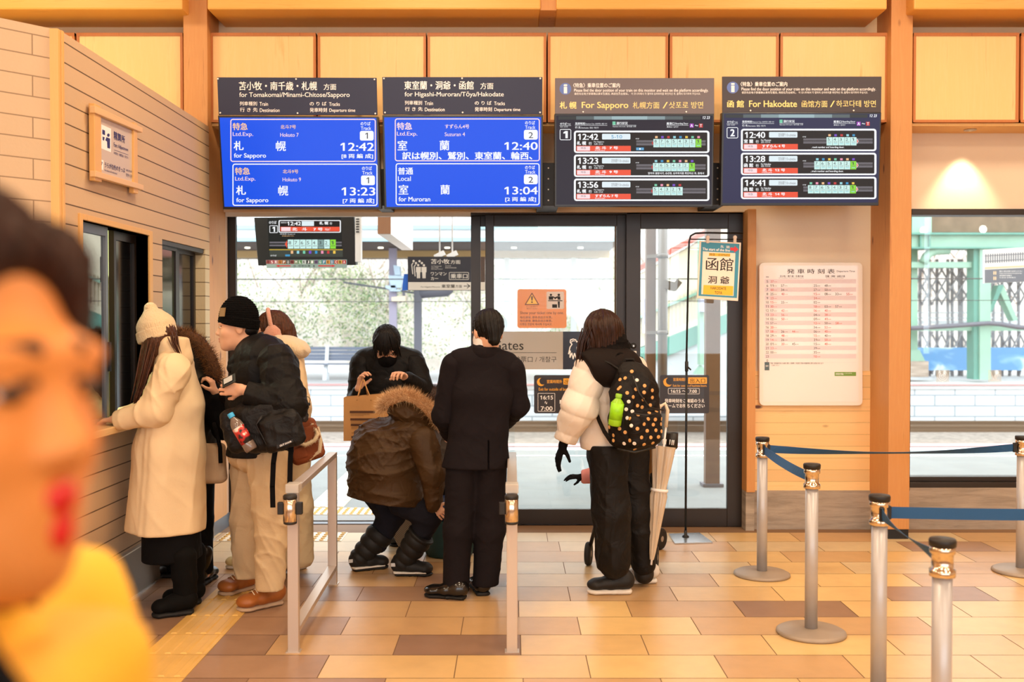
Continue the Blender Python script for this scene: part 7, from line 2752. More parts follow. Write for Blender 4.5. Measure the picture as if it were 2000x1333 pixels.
vmesh('side_pocket', [S_.mesh(0.005)], m_suedeb, root)
mb = MB(); mb.tube([P(603, 832, Yg), P(592, 800, 5.9), P(575, 730, 5.95)], 0.012, 8); mb.build('strap', m_suedeb, root)
root = thing('umbrella_pouch', P(589, 820, 5.75), 'wrinkled dark drawstring pouch hanging at the back of the black puffer', 'pouch')
S_ = Sdf().box(P(589, 800, 5.72), (0.032, 0.028, 0.075), 0.024, (1, 0, 0.12))
vmesh('pouch_body', [S_.mesh(0.005, folds(71, 40, 0.006))], M('pouch_film', S(40, 40, 46), 0.18, bump=(60, 0.6)), root)
mb = MB(); mb.tube([P(596, 775, 5.7), P(603, 776, 5.7), P(606, 781, 5.7), P(604, 788, 5.7)], 0.002, 6); mb.lathe([(0.006, -0.008), (0.007, 0.008)], P(604, 790, 5.7), 8); mb.build('drawstring', m_black, root)

# ------------------------------------------------------------------ masked man with the paper bag
Y0 = 7.0
base = (P(770, 1060, 7.0).x, 7.02, 0)
fr = Frame(P(756, 677, 6.92), (0.06, -0.80, -0.60), (0, -0.35, 1), 1.06)
hd1 = hand_sdf(P(700, 762, 6.78), (0.22, -0.1, 1), (0.9, -0.3, -0.2), 1, (25, 50, 35), 1.05)
hd2 = hand_sdf(P(792, 738, 6.735), P(797, 740, 6.75) - P(826, 762, 6.94), (0.1, 0.3, -1), -1, (30, 45, 35), 1.05)
J = dict(neck=P(757, 708, 7.0), chest=P(758, 730, 7.02), pelvis=P(768, 870, 7.05), shr=P(705, 715, 7.0), elr=P(697, 785, 7.0), wrr=P(700, 764, 6.78), shl=P(812, 715, 7.0), ell=P(824, 760, 6.96), wrl=P(799, 739, 6.75),
         hipl=P(790, 890, 7.05), knl=P(800, 985, 7.0), anl=P(800, 1055, 7.05), hipr=P(755, 890, 7.05), knr=P(770, 985, 7.0), anr=P(778, 1055, 7.05))
M2 = person('person in a black jacket and black face mask bowing in the doorway', base, J, fr, hands=[hd1, hd2])
face_parts(fr, M2, mouth=False)
hair_cap(fr, M2, m_hairb, (0.092, 0.112, 0.105), (0, -0.008, 0.045), True, [], (0, -0.06, 0.2))
g_ = np.random.default_rng(77)
for i_ in range(3):
    mb = MB()
    for _ in range(34):
        s0 = g_.uniform(-0.085, 0.085); e0 = g_.uniform(-0.01, 0.045) - 0.35 * abs(s0) * (abs(s0) > 0.06)
        mb.tube([fr.at(s0 * 0.5, 0.045, 0.150 - abs(s0) * .2), fr.at(s0 * 0.9, 0.100 - abs(s0) * .35, 0.095), fr.at(s0 * 1.06 + g_.normal(0, .006), 0.118 - abs(s0) * .5, e0)], [0.006, 0.007, 0.0012], 5, cap=False)
    mb.build('fringe', m_hairb, M2)
S_ = Sdf().ell(fr.at(0, 0.066, -0.052), (0.067, 0.062, 0.062), fr.s, fr.f).cap(fr.at(0, 0.105, -0.004), fr.at(0, 0.112, -0.03), 0.012, 0.016, 0.02)
S_.cut(fr.at(0, 0.1, -0.002), fr.u * 1 - fr.f * 0.1, 0.006)
vmesh('face_mask', [S_.mesh(0.005)], c_black, M2)
S_ = Sdf().ecap(P(757, 708, 7.02), P(760, 790, 7.02), (0.20, 0.13), (0.235, 0.15), (1, 0, 0), 0.04).ecap(P(760, 790, 7.02), P(770, 880, 7.05), (0.235, 0.15), (0.22, 0.15), (1, 0, 0), 0.04)
S_.cap(P(712, 706, 7.02), P(806, 706, 7.02), 0.085, 0.085, 0.04).cap(P(757, 702, 6.98), P(757, 690, 6.98), 0.085, 0.08, 0.03)
vmesh('jacket', [S_.mesh(0.009, plus(folds(81, 11, 0.006), quilt(P(757, 700, 7), (0, 0, 1), 0.12, 0.004)))], c_puffb, M2)
for a, b, c in ((P(708, 712, 7.0), P(698, 782, 6.96), P(701, 768, 6.80)), (P(808, 712, 7.0), P(828, 764, 6.95), P(797, 740, 6.75))):
    S_ = Sdf().cap(a, b, 0.088, 0.075, 0.03).cap(b, c, 0.07, 0.05, 0.02)
    vmesh('sleeve', [S_.mesh(0.008, folds(82, 15, 0.005))], c_puffb, M2)
S_ = Sdf().cap(P(790, 885, 7.05), P(800, 985, 7.0), 0.09, 0.075).cap(P(800, 985, 7.0), P(800, 1055, 7.05), 0.07, 0.06).cap(P(755, 885, 7.05), P(770, 985, 7.0), 0.09, 0.075).cap(P(770, 985, 7.0), P(778, 1055, 7.05), 0.07, 0.06)
vmesh('trousers', [S_.mesh(0.011, folds(83, 12, 0.004))], c_black, M2)
for px in (778, 802):
    a = Vector((P(px, 1055, 7.05).x, 7.12, 0))
    shoe(a + V3(0, -0.26, 0), a, 0.095, 0.085, M2, m_leather, m_sole_b, 0.022, None, 'shoe', h=0.008)
root = thing('ticket_card', P(757, 736, 6.72), 'thin dark card held by the masked person', 'card')
mb = MB(); mb.obox(P(764, 738, 6.70), V3(0.038, 0.0, 0.003), V3(0.004, 0.026, 0.006), V3(0, 0, 0.0006)); mb.build('card', m_black, root)
# kraft paper bag
Yk = 6.62
root = thing('paper_bag', P(708, 862, Yk), 'brown kraft paper carrier bag printed with dark lines', 'bag')
m_kraft = M('kraft_paper', S(196, 146, 92), 0.8, var=(6, 0.06), bump=(20, 0.15))
m_kprint = M('kraft_print', S(84, 52, 34), 0.8)
c00, c10, c11, c01 = P(671, 862, Yk), P(764, 860, Yk), P(746, 771, Yk), P(671, 777, Yk)
dp = V3(0.0, 0.11, 0)
mb = MB()
vs = [c00, c10, c11, c01, c00 + dp, c10 + dp, c11 + dp, c01 + dp]
mid_l, mid_r = (c00 + c01) / 2 + V3(0.012, 0.055, 0), (c10 + c11) / 2 + V3(-0.012, 0.055, 0)
mb.add(vs + [mid_l, mid_r], [(0, 1, 2, 3), (5, 4, 7, 6), (0, 4, 5, 1), (4, 0, 8), (0, 3, 8), (3, 7, 8), (7, 4, 8), (1, 5, 9), (5, 6, 9), (6, 2, 9), (2, 1, 9)])
bb2 = mb.build('bag_body', m_kraft, root)
mb = MB()
mb.tube([P(697, 783, Yk + 0.0), P(700, 770, Yk + 0.02), P(706, 748, Yk + 0.07), P(709, 741, Yk + 0.10), P(712, 748, Yk + 0.07), P(720, 768, Yk + 0.02), P(725, 783, Yk)], 0.004, 6)
mb.tube([P(699, 778, Yk + 0.1), P(703, 765, Yk + 0.1), P(707, 746, Yk + 0.1), P(711, 742, Yk + 0.1), P(714, 752, Yk + 0.1), P(719, 778, Yk + 0.1)], 0.004, 6)
mb.build('twisted_handle', m_kraft, root)
PKr = Plane(c00, (1, 0, 0), (0, 0, 1))
vK = View(PKr, 640, 620, 5.127)
k = Ink(vK, 0.002)
for i, (x1, y) in enumerate(((476, 938), (448, 1012), (410, 1068), (310, 1190))):
    k.rect(222 + 5 * i, y, max(x1, 440), y + 22, m_kprint)
    if i < 3:
        for j in range(3):
            k.line([(228 + 5 * i, y + 32 + 9 * j), (420 + 5 * i - 60 * (j == 2), y + 31 + 9 * j)], 2, m_kprint)
k.line([(240, 1160), (440, 1156)], 3, m_kprint)
k.done('print', root)

# ------------------------------------------------------------------ person bending over in the olive parka
Y0 = 6.15
base = PZ(770, 1122, 0)
fr = Frame(P(822, 822, 6.2), (0.75, 0.25, -0.6), (0.5, 0.2, 0.8), 0.98)
hd = hand_sdf(P(847, 985, 5.96), (0.6, 0.1, -0.7), (0.3, 0.8, -0.1), 1, (8, 15, 12), 0.86, 0.10)
J = dict(neck=P(805, 835, 6.18), chest=P(795, 860, 6.15), pelvis=P(738, 945, Y0), shl=P(818, 870, 6.4), ell=P(845, 930, 6.4), wrl=P(850, 985, 6.35), shr=P(822, 868, 5.98), elr=P(846, 930, 5.95), wrr=P(846, 984, 5.98),
         hipr=P(785, 986, 6.1), knr=P(838, 1006, 6.06), anr=P(806, 1090, 6.08), hipl=P(735, 970, 6.25), knl=P(762, 1008, 6.25), anl=P(715, 1085, 6.22))
P5 = person('person bending over in an olive brown parka with tan fur hood and black snow boots', (base.x, base.y, 0), J, fr, ears=False, hands=[hd])
S_ = Sdf()
S_.ell(P(752, 895, Y0), (0.20, 0.22, 0.25), (1, 0, 0.5), (0, 1, 0), 0.05).ell(P(802, 848, Y0), (0.17, 0.21, 0.15), (1, 0, 0.6), (0, 1, 0), 0.06).ell(P(830, 865, Y0), (0.095, 0.21, 0.14), k=0.05)
S_.ecap(P(755, 905, Y0), P(758, 1020, Y0), (0.235, 0.235), (0.25, 0.245), (0, 1, 0), 0.05)
S_.cut(P(752, 977, Y0), (-0.15, -0.05, -1), 0.012)
vmesh('parka', [S_.mesh(0.007, plus(folds(91, 9, 0.012, (1, 1, 1.6)), folds(92, 22, 0.005), waves(93, 7, 0.008)))], c_olive, P5)
for a, b, c in ((P(826, 862, 6.0), P(846, 925, 5.95), P(846, 984, 5.96)), (P(822, 866, 6.38), P(846, 930, 6.4), P(850, 978, 6.36))):
    S_ = Sdf().cap(a, b, 0.095, 0.08, 0.03).cap(b, c, 0.078, 0.05, 0.03)
    vmesh('sleeve', [S_.mesh(0.008, plus(folds(94, 14, 0.007)))], c_olive, P5)
S_ = Sdf().ell(P(804, 806, 6.12), (0.155, 0.15, 0.10), (1, 0, -0.35), (0, 1, 0), 0.03).ell(P(815, 830, 6.15), (0.13, 0.14, 0.10), k=0.04)
vmesh('hood', [S_.mesh(0.007, folds(95, 14, 0.006))], c_olive, P5)
out = lambda c: (Vector(c) - Vector(P(802, 815, 6.1))).normalized()
fur('fur_trim', [P(x, y, yy) for x, y, yy in ((748, 800, 6.05), (756, 786, 6.03), (772, 778, 6.0), (792, 774, 6.0), (812, 780, 6.0), (832, 796, 6.0), (846, 812, 6.02), (856, 830, 6.05))], 0.032, 3000, 0.055, FUR_T, P5, 5, out)
S_ = Sdf()
S_.cap(P(785, 982, 6.1), P(838, 1006, 6.06), 0.088, 0.082, 0.03).cap(P(838, 1006, 6.06), P(816, 1062, 6.08), 0.082, 0.066, 0.03)
S_.cap(P(735, 965, 6.25), P(764, 1008, 6.25), 0.09, 0.082, 0.03).cap(P(764, 1008, 6.25), P(738, 1060, 6.23), 0.082, 0.065, 0.03)
vmesh('trousers', [S_.mesh(0.008, plus(folds(96, 14, 0.006), waves(97, 26, 0.002)))], c_navy, P5)
m_boot = M('snow_boot', S(9, 8, 8), 0.65, bump=(60, 0.15))
m_swh = M('boot_mark', S(200, 200, 200), 0.5)
for (hx, hy, tx, ty, kx, ky, Yk2) in ((764, 1124, 845, 1124, 822, 1046, 6.05), (682, 1117, 758, 1108, 744, 1042, 6.22)):
    a, t = PZ(hx, hy, 0), PZ(tx, ty, 0)
    sh = shoe(t, a, 0.105, 0.10, P5, m_boot, m_sole_b, 0.02, None, 'snow_boot')
    top = Vector(P(kx, ky, Yk2))
    S_ = Sdf().cap(a + (t - a) * 0.30 + V3(0, 0, 0.09), top, 0.062, 0.085, 0.02)
    dd = npv(top - a)
    S_.cut(top + (top - a) * 0.03, dd)
    o = vmesh('boot_shaft', [S_.mesh(0.006, quilt(a, dd, 0.062, 0.007))], m_boot, sh)
    S_ = Sdf(); d_ = (t - a); s_ = d_.cross(V3(0, 0, 1)).normalized(); at = lambda q, z: a + d_ * q + V3(0, 0, z)
    S_.ecap(at(0.84, 0.024), at(0.1, 0.024), (0.058, 0.012), (0.054, 0.012), s_, 0.004); S_.cut(at(0, 0.031), (0, 0, 1), 0.001).cut(at(0, 0.014), (0, 0, -1), 0.001)
    vmesh('white_stripe', [S_.mesh(0.004)], m_sole_w, sh)
    dn = d_.normalized()
    mb = MB(); q = a + d_ * 0.07 + V3(0, 0, 0.075) - s_ * 0 + V3(0, -0.047, 0); mb.obox(q, dn * 0.014, V3(0, 0.002, 0), V3(0, 0, 0.011)); mb.build('heel_mark', m_swh, sh, bevel=0.004)
# ------------------------------------------------------------------ person crouching behind
Y0 = 6.98
base = PZ(850, 1078, 0); base = Vector((P(862, 1000, Y0).x, Y0 + 0.05, 0))
fr = Frame(P(846, 788, Y0), (-0.55, -0.6, -0.5), (0, -0.3, 1), 0.95)
J = dict(neck=P(852, 825, Y0), chest=P(858, 860, Y0), pelvis=P(872, 950, 7.06), shl=P(875, 850, 6.91), ell=P(860, 920, 6.81), wrl=P(850, 965, 6.74), shr=P(840, 852, 7.06), elr=P(835, 915, 6.98), wrr=P(838, 965, 6.86),
         hipl=P(878, 960, 7.01), knl=P(868, 985, 6.81), anl=P(872, 1050, 6.96), hipr=P(865, 960, 7.14), knr=P(850, 985, 6.98), anr=P(860, 1045, 7.11))
P6 = person('crouching person in dark brown mostly hidden between the parka and the suit', base, J, fr, ears=False)
hair_cap(fr, P6, m_hairdk, (0.09, 0.11, 0.105), (0, -0.012, 0.035), True, [(fr.at(0, -0.06, -0.02), fr.at(0, -0.07, -0.1), 0.07, 0.06)], (0, -0.12, 0.3))
S_ = Sdf().ecap(P(856, 845, Y0), P(872, 950, 7.04), (0.19, 0.14), (0.2, 0.18), (0.9, 0.4, 0), 0.04).cap(P(872, 850, 6.91), P(860, 920, 6.81), 0.075, 0.07, 0.03).cap(P(860, 920, 6.81), P(851, 960, 6.76), 0.066, 0.05, 0.03)
vmesh('coat', [S_.mesh(0.01, folds(98, 11, 0.008))], M('coat_umber', S(40, 27, 17), 0.7, bump=(45, 0.1)), P6)
S_ = Sdf().cap(P(876, 955, 7.02), P(868, 988, 6.82), 0.09, 0.08).cap(P(868, 988, 6.82), P(872, 1045, 6.96), 0.075, 0.06).cap(P(864, 955, 7.16), P(850, 988, 6.99), 0.09, 0.08).cap(P(850, 988, 6.99), P(860, 1042, 7.11), 0.075, 0.06)
vmesh('trousers', [S_.mesh(0.011, folds(99, 11, 0.005))], c_black, P6)
for px, yy in ((874, 7.02), (860, 7.18)):
    a = Vector((P(px, 1050, yy).x, yy, 0))
    shoe(a + V3(-0.12, -0.2, 0), a, 0.09, 0.08, P6, m_leather, m_sole_b, 0.02, None, 'shoe', h=0.008)
# bags on the floor between them
root = thing('holdall', PZ(875, 1092, 0) + V3(0, 0.13, 0), 'dark teal soft bag standing on the tiles behind the suit trousers', 'bag')
cc = PZ(875, 1094, 0); Yh = cc.y + 0.15
m_tealb = M('holdall_teal', S(16, 58, 60), 0.5, bump=(250, 0.2))
S_ = Sdf().ecap((cc.x, Yh, 0.06), (cc.x, Yh, 0.19), (0.168, 0.15), (0.155, 0.135), (1, 0, 0), 0.02)
S_.cut((cc.x, Yh, 0.0), (0, 0, -1)).cut((cc.x, Yh, 0.235), (0.1, 0, 1))
vmesh('bag_body', [S_.mesh(0.007, waves(14, 16, 0.004))], m_tealb, root)
mb = MB(); q = P(916, 1070, Yh - 0.02); mb.tube([q + V3(0, 0, 0.04), q + V3(0.035, -0.02, 0.045), q + V3(0.05, -0.02, 0.01), q + V3(0.03, -0.02, -0.03), q + V3(-0.02, 0, -0.03)], 0.008, 8); mb.build('side_handle', m_black, root)
mb = MB(); q = P(838, 1052, Yh - 0.15); mb.bar(q + V3(-0.012, 0, 0), q + V3(0.012, 0, 0), 0.004, 0.008); mb.build('zip_tag', m_ink, root)
dotm, dnt, dbs = _new('dotted_cloth')
vo = _n(dnt, 'ShaderNodeTexVoronoi'); vo.inputs['Scale'].default_value = 42
dnt.links.new(_coords(dnt, (1, 1, 1)), vo.inputs['Vector'])
dnt.links.new(_ramp(dnt, vo.outputs['Distance'], [(0.18, S(150, 200, 226)), (0.24, S(18, 40, 78))]), dbs.inputs['Base Color'])
S_ = Sdf().ell((cc.x - 0.03, Yh, 0.30), (0.11, 0.10, 0.10))
S_.cut((cc.x, Yh, 0.235), (-0.1, 0, -1))
tag(vmesh('dotted_bundle', [S_.mesh(0.007, folds(15, 20, 0.006))], dotm, None), 'navy dotted cloth bundle on top of the dark teal bag', 'cloth')
root = thing('mesh_basket', (P(790, 1000, 6.68).x, 6.68, 0), 'grey woven basket on the tiles behind the black snow boots', 'basket')
mg_, gnt, gb = _new('grey_weave')
ck = _n(gnt, 'ShaderNodeTexChecker'); ck.inputs['Scale'].default_value = 140; ck.inputs['Color1'].default_value = S(150, 138, 124); ck.inputs['Color2'].default_value = S(96, 88, 80)
gnt.links.new(_coords(gnt, (1, 1, 1)), ck.inputs['Vector']); gnt.links.new(ck.outputs[0], gb.inputs['Base Color'])
yq = 6.62
x0_, x1_, x2_, x3_ = P(786, 1000, yq).x, P(815, 1000, yq).x, P(820, 1000, yq).x, P(738, 1000, yq).x
mb = MB(); mb.poly([(x0_, yq, 0.0), (x1_, yq, 0.0), (x2_, yq, 0.33), (x3_, yq, 0.33)], (0, 0.13, 0)); mb.build('basket_body', mg_, root, bevel=0.012)
mb = MB(); mb.tube([(x3_ - 0.005, yq - 0.004, 0.335), (x2_ + 0.005, yq - 0.004, 0.335), (x2_ + 0.005, yq + 0.134, 0.335), (x3_ - 0.005, yq + 0.134, 0.335)], 0.009, 8, closed=True, cap=False); mb.build('rim', M('basket_rim', S(160, 162, 160), 0.4), root)

# ------------------------------------------------------------------ man in the dark suit
Y0 = 5.66
base = PZ(915, 1165, 0)
fr = Frame(P(953, 652, Y0), (-0.42, 0.86, -0.28), (-0.05, 0.15, 1), 1.03)
J = dict(neck=P(947, 690, Y0), chest=P(945, 735, Y0), pelvis=P(935, 890, Y0), shl=P(885, 712, Y0), ell=P(866, 815, 5.70), wrl=P(878, 850, 5.9), shr=P(1002, 718, Y0), elr=P(1012, 795, 5.72), wrr=P(990, 822, 5.92),
         hipl=P(905, 915, Y0), knl=P(894, 1040, 5.64), anl=P(890, 1125, 5.63), hipr=P(966, 915, Y0), knr=P(955, 1040, 5.66), anr=P(950, 1122, 5.68))
hds = [hand_sdf(P(880, 852, 5.92), (0.2, 0.9, 0.2), (0.9, -0.2, 0), 1, (20, 30, 25)), hand_sdf(P(986, 824, 5.94), (-0.3, 0.9, 0.2), (-0.9, -0.2, 0), -1, (20, 30, 25))]
M3 = person('person seen from behind in a dark suit at the ticket gate', (base.x, base.y, 0), J, fr, hands=hds)
hair_cap(fr, M3, m_hairb, (0.083, 0.108, 0.098), (0, -0.014, 0.040), True, [(fr.at(0, -0.07, -0.01), fr.at(0, -0.072, -0.055), 0.045, 0.035)], (0, -0.10, 0.55), grooves=50)
mb = MB(); mb.tube([fr.at(0.078, 0.0, 0.012), fr.at(0.082, -0.01, 0.0), fr.at(0.08, 0.012, -0.035), fr.at(0.065, 0.05, -0.05)], 0.0015, 6); mb.tube([fr.at(-0.078, 0.0, 0.012), fr.at(-0.082, -0.01, 0.0), fr.at(-0.08, 0.012, -0.035), fr.at(-0.065, 0.05, -0.05)], 0.0015, 6)
mb.build('mask_loop', m_ink, M3)
S_ = Sdf().ecap(P(946, 692, Y0), P(947, 662, Y0), (0.068, 0.068), (0.066, 0.066), (1, 0, 0), 0)
S_.cut(P(948, 656, Y0), (0.06, -0.35, 1))
vmesh('shirt_collar', [S_.mesh(0.005)], M('shirt_white', S(232, 226, 220), 0.7), M3)
S_ = Sdf()
S_.ecap(P(946, 712, Y0), P(942, 770, Y0), (0.185, 0.10), (0.182, 0.125), (1, 0, 0), 0.03).ecap(P(942, 770, Y0), P(935, 838, Y0), (0.182, 0.125), (0.165, 0.118), (1, 0, 0), 0.03).ecap(P(935, 838, Y0), P(929, 930, Y0), (0.165, 0.118), (0.207, 0.152), (1, 0, 0), 0.03)
S_.cap(P(900, 704, Y0), P(990, 711, Y0), 0.066, 0.066, 0.04).ecap(P(947, 700, Y0), P(948, 678, Y0), (0.085, 0.085), (0.066, 0.068), (1, 0, 0), 0.04)
S_.cut(P(929, 913, Y0), (0.0, 0, -1))
S_.box(P(954, 892, 5.52), (0.0035, 0.05, 0.085), 0.002, sub=True)
vmesh('suit_jacket', [S_.mesh(0.007, plus(waves(101, 9, 0.005, (1, 1, .6)), folds(102, 14, 0.0025)))], c_suit, M3)
S_ = Sdf().ecap(P(947, 690, 5.64), P(947, 672, 5.64), (0.083, 0.08), (0.070, 0.071), (1, 0, 0), 0.0)
S_.cut(P(947, 673, 5.64), (0.05, -0.25, 1))
vmesh('jacket_collar', [S_.mesh(0.005)], c_suit, M3)
for a, b, c in ((P(887, 714, Y0), P(868, 812, 5.69), P(880, 850, 5.88)), (P(1000, 722, Y0), P(1010, 793, 5.70), P(990, 822, 5.9))):
    S_ = Sdf().cap(a, b, 0.075, 0.068, 0.03).cap(b, c, 0.066, 0.05, 0.03)
    vmesh('sleeve', [S_.mesh(0.007, plus(folds(103, 13, 0.004)))], c_suit, M3)
S_ = Sdf()
S_.ecap(P(904, 905, Y0), P(895, 1035, 5.64), (0.090, 0.10), (0.082, 0.088), (1, 0, 0), 0.03).ecap(P(895, 1035, 5.64), P(890, 1150, 5.63), (0.082, 0.09), (0.073, 0.085), (1, 0, 0), 0.03)
S_.ecap(P(958, 905, Y0), P(956, 1035, 5.66), (0.090, 0.10), (0.088, 0.088), (1, 0, 0), 0.03).ecap(P(956, 1035, 5.66), P(948, 1142, 5.68), (0.088, 0.09), (0.078, 0.085), (1, 0, 0), 0.03)
S_.cut(P(890, 1146, 5.64), (0, 0, -1)).cut(P(930, 892, Y0), (0, 0, 1))
vmesh('suit_trousers', [S_.mesh(0.007, plus(waves(104, 8, 0.005, (1, 1, .5)), folds(105, 13, 0.003)))], c_suit, M3)
m_shoe = M('shoe_black', S(18, 16, 16), 0.22, coat=0.3)
a, t = PZ(917, 1172, 0), PZ(830, 1164, 0)
shoe(t, a, 0.098, 0.075, M3, m_shoe, m_sole_b, 0.022, a + (t - a) * 0.25 + V3(0, 0, 0.07), 'leather_shoe')
a, t = PZ(946, 1168, 0), PZ(922, 1130, 0)
t = a + (t - a).normalized() * 0.28
shoe(t, a, 0.098, 0.075, M3, m_shoe, m_sole_b, 0.022, a + (t - a) * 0.25 + V3(0, 0, 0.07), 'leather_shoe')

# ------------------------------------------------------------------ woman with the dotted backpack
Y0 = 5.72
base = PZ(1215, 1160, 0)
fr = Frame(P(1174, 655, Y0), (-0.55, 0.80, -0.12), (0, 0.1, 1), 1.0)
J = dict(neck=P(1185, 700, Y0), chest=P(1186, 745, Y0), pelvis=P(1195, 890, Y0), shl=P(1150, 728, 5.62), ell=P(1125, 805, 5.58), wrl=P(1100, 860, 5.66), shr=P(1235, 725, 5.85), elr=P(1262, 810, 5.95), wrr=P(1260, 850, 6.15),
         hipl=P(1182, 900, 5.66), knl=P(1190, 1010, 5.66), anl=P(1200, 1105, 5.66), hipr=P(1228, 900, 5.82), knr=P(1240, 1010, 5.82), anr=P(1256, 1115, 5.84))
W4 = person('person in a white puffer jacket and black trousers carrying a dotted backpack', (base.x, base.y, 0), J, fr, ears=False)
ex = [(P(1160, 640, 5.62), P(1145, 700, 5.62), 0.06, 0.042), (P(1190, 640, 5.65), P(1190, 696, 5.66), 0.075, 0.07), (P(1172, 650, 5.65), P(1168, 700, 5.64), 0.075, 0.06), (P(1203, 650, 5.7), P(1206, 690, 5.7), 0.05, 0.05)]
hair_cap(fr, W4, m_hairdk, (0.098, 0.112, 0.108), (0, -0.012, 0.042), False, ex, (0, -0.20, 0), amp=0.003, grooves=44)
strands([P(1150, 640, 5.6), P(1140, 670, 5.58), P(1135, 700, 5.58), P(1131, 716, 5.58)], 0.014, 34, m_hairdk, W4)
S_ = Sdf().ecap(P(1184, 745, Y0), P(1186, 880, Y0), (0.155, 0.125), (0.165, 0.135), (0.8, 0.5, 0), 0.03)
S_.cap(P(1160, 724, 5.66), P(1228, 722, 5.8), 0.085, 0.085, 0.04)
S_.cut(P(1186, 876, Y0), (0, 0, -1))
vmesh('puffer_jacket', [S_.mesh(0.008, plus(quilt(P(1184, 742, Y0), (0, 0, 1), 0.135, 0.005), folds(111, 13, 0.004)))], c_white, W4)
S_ = Sdf().cap(P(1152, 726, 5.62), P(1130, 800, 5.56), 0.098, 0.095, 0.03).cap(P(1130, 800, 5.56), P(1104, 858, 5.64), 0.095, 0.062, 0.03)
d = npv(P(1104, 858, 5.64)) - npv(P(1152, 726, 5.62))
S_.cut(npv(P(1102, 862, 5.645)), d)
vmesh('sleeve', [S_.mesh(0.007, plus(quilt(P(1152, 726, 5.62), d, 0.125, 0.006), folds(112, 12, 0.005)))], c_white, W4)
S_ = Sdf().cap(P(1235, 725, 5.85), P(1262, 805, 5.95), 0.09, 0.085, 0.03).cap(P(1262, 805, 5.95), P(1260, 845, 6.1), 0.08, 0.06, 0.03)
vmesh('sleeve', [S_.mesh(0.009, folds(113, 14, 0.005))], c_white, W4)
S_ = Sdf().ell(P(1186, 728, 5.69), (0.185, 0.145, 0.108), (0.85, 0.5, -0.08), (-0.5, 0.85, 0)).cap(P(1186, 720, 5.68), P(1192, 700, 5.68), 0.12, 0.09, 0.04).cap(P(1158, 718, 5.60), P(1216, 720, 5.62), 0.112, 0.118, 0.04)
S_.cut(P(1186, 757, 5.55), (-0.12, -0.1, -1), 0.01).cut(P(1150, 735, 5.58), (-1, -0.3, -0.45), 0.01)
vmesh('yoke', [S_.mesh(0.007, waves(114, 12, 0.004))], cloth('yoke_brown_black', S(24, 15, 12), 0.7), W4)
S_ = Sdf().ecap(P(1192, 706, 5.66), P(1196, 680, 5.68), (0.135, 0.12), (0.10, 0.10), (0.85, 0.5, 0), 0.03).ell(P(1222, 712, 5.62), (0.11, 0.10, 0.055), (1, 0, -0.5), k=0.04)
vmesh('scarf', [S_.mesh(0.007, plus(folds(115, 22, 0.010), waves(116, 60, 0.003)))], M('scarf_black', S(16, 12, 11), 0.9, bump=(80, 0.8), spec=0.15), W4)
S_ = Sdf()
S_.ecap(P(1186, 880, 5.66), P(1192, 1000, 5.65), (0.115, 0.125), (0.105, 0.12), (1, 0, 0), 0.03).ecap(P(1192, 1000, 5.65), P(1200, 1098, 5.66), (0.105, 0.12), (0.098, 0.115), (1, 0, 0), 0.03)
S_.ecap(P(1230, 880, 5.82), P(1240, 1000, 5.82), (0.11, 0.12), (0.095, 0.11), (1, 0, 0), 0.03).ecap(P(1240, 1000, 5.82), P(1256, 1100, 5.84), (0.095, 0.11), (0.075, 0.09), (1, 0, 0), 0.03)
S_.cut(P(1200, 866, Y0), (0, 0, 1))
vmesh('wide_trousers', [S_.mesh(0.007, plus(folds(117, 9, 0.009, (1, 1, .8)), waves(118, 20, 0.003)))], crumple(M('trousers_black', S(15, 12, 12), 0.65, spec=0.25), 8, 0.8), W4)
m_snk = M('sneaker_black', S(14, 11, 11), 0.6, bump=(60, 0.2))
a, t = PZ(1240, 1160, 0), PZ(1147, 1160, 0)
shoe(t, a, 0.10, 0.095, W4, m_snk, m_sole_w, 0.032, a + (t - a) * 0.3 + V3(0, 0, 0.13), 'sneaker')
a, t = PZ(1288, 1138, 0), PZ(1232, 1140, 0)
t = a + (t - a).normalized() * 0.26
shoe(t, a, 0.098, 0.085, W4, m_sole_w, m_sole_w, 0.03, None, 'sneaker')
S_ = Sdf().cap(P(1256, 1100, 5.84), P(1258, 1122, 5.84), 0.062, 0.058)
vmesh('sock_cuff', [S_.mesh(0.007)], m_snk, W4)
gl = hand_sdf(P(1101, 866, 5.655), (-0.35, 0.1, -1), (1, 0.3, 0), 1, (8, 16, 14), 1.04, 0.015)
vmesh('glove', [gl.mesh(0.0035)], c_black, W4)
# dotted backpack
Yp = 5.50
root = thing('backpack', P(1245, 880, Yp), 'black backpack with gold and white polka dots on the white puffer jacket', 'backpack')
m_pk = crumple(M('pack_black', S(15, 10, 9), 0.6, bump=(200, 0.15), spec=0.25), 12, 0.5)
S_ = Sdf()
bx = npv((0.88, 0.45, 0.06)); by = npv((-0.45, 0.88, 0.0))
S_.box(P(1240, 812, Yp), (0.135, 0.095, 0.19), 0.07, bx, by, 0.03).ell(P(1238, 750, Yp + 0.02), (0.11, 0.09, 0.12), bx, by, 0.05).box(P(1258, 838, Yp - 0.08), (0.105, 0.055, 0.095), 0.045, bx, by, 0.02).box(P(1203, 838, Yp - 0.03), (0.035, 0.05, 0.09), 0.03, bx, by, 0.025)
S_.cap(P(1222, 722, Yp + 0.03), P(1250, 752, Yp), 0.05, 0.075, 0.05)
Vp, Fp = S_.mesh(0.006, plus(folds(121, 13, 0.005), waves(122, 25, 0.002)))
vmesh('pack_body', [(Vp, Fp)], m_pk, root)
bv = BVHTree.FromPolygons([tuple(v) for v in Vp], [tuple(int(i) for i in f) for f in Fp])
m_dotg, m_dotw = M('dot_gold', S(214, 160, 96), 0.5), M('dot_white', S(236, 226, 216), 0.5)
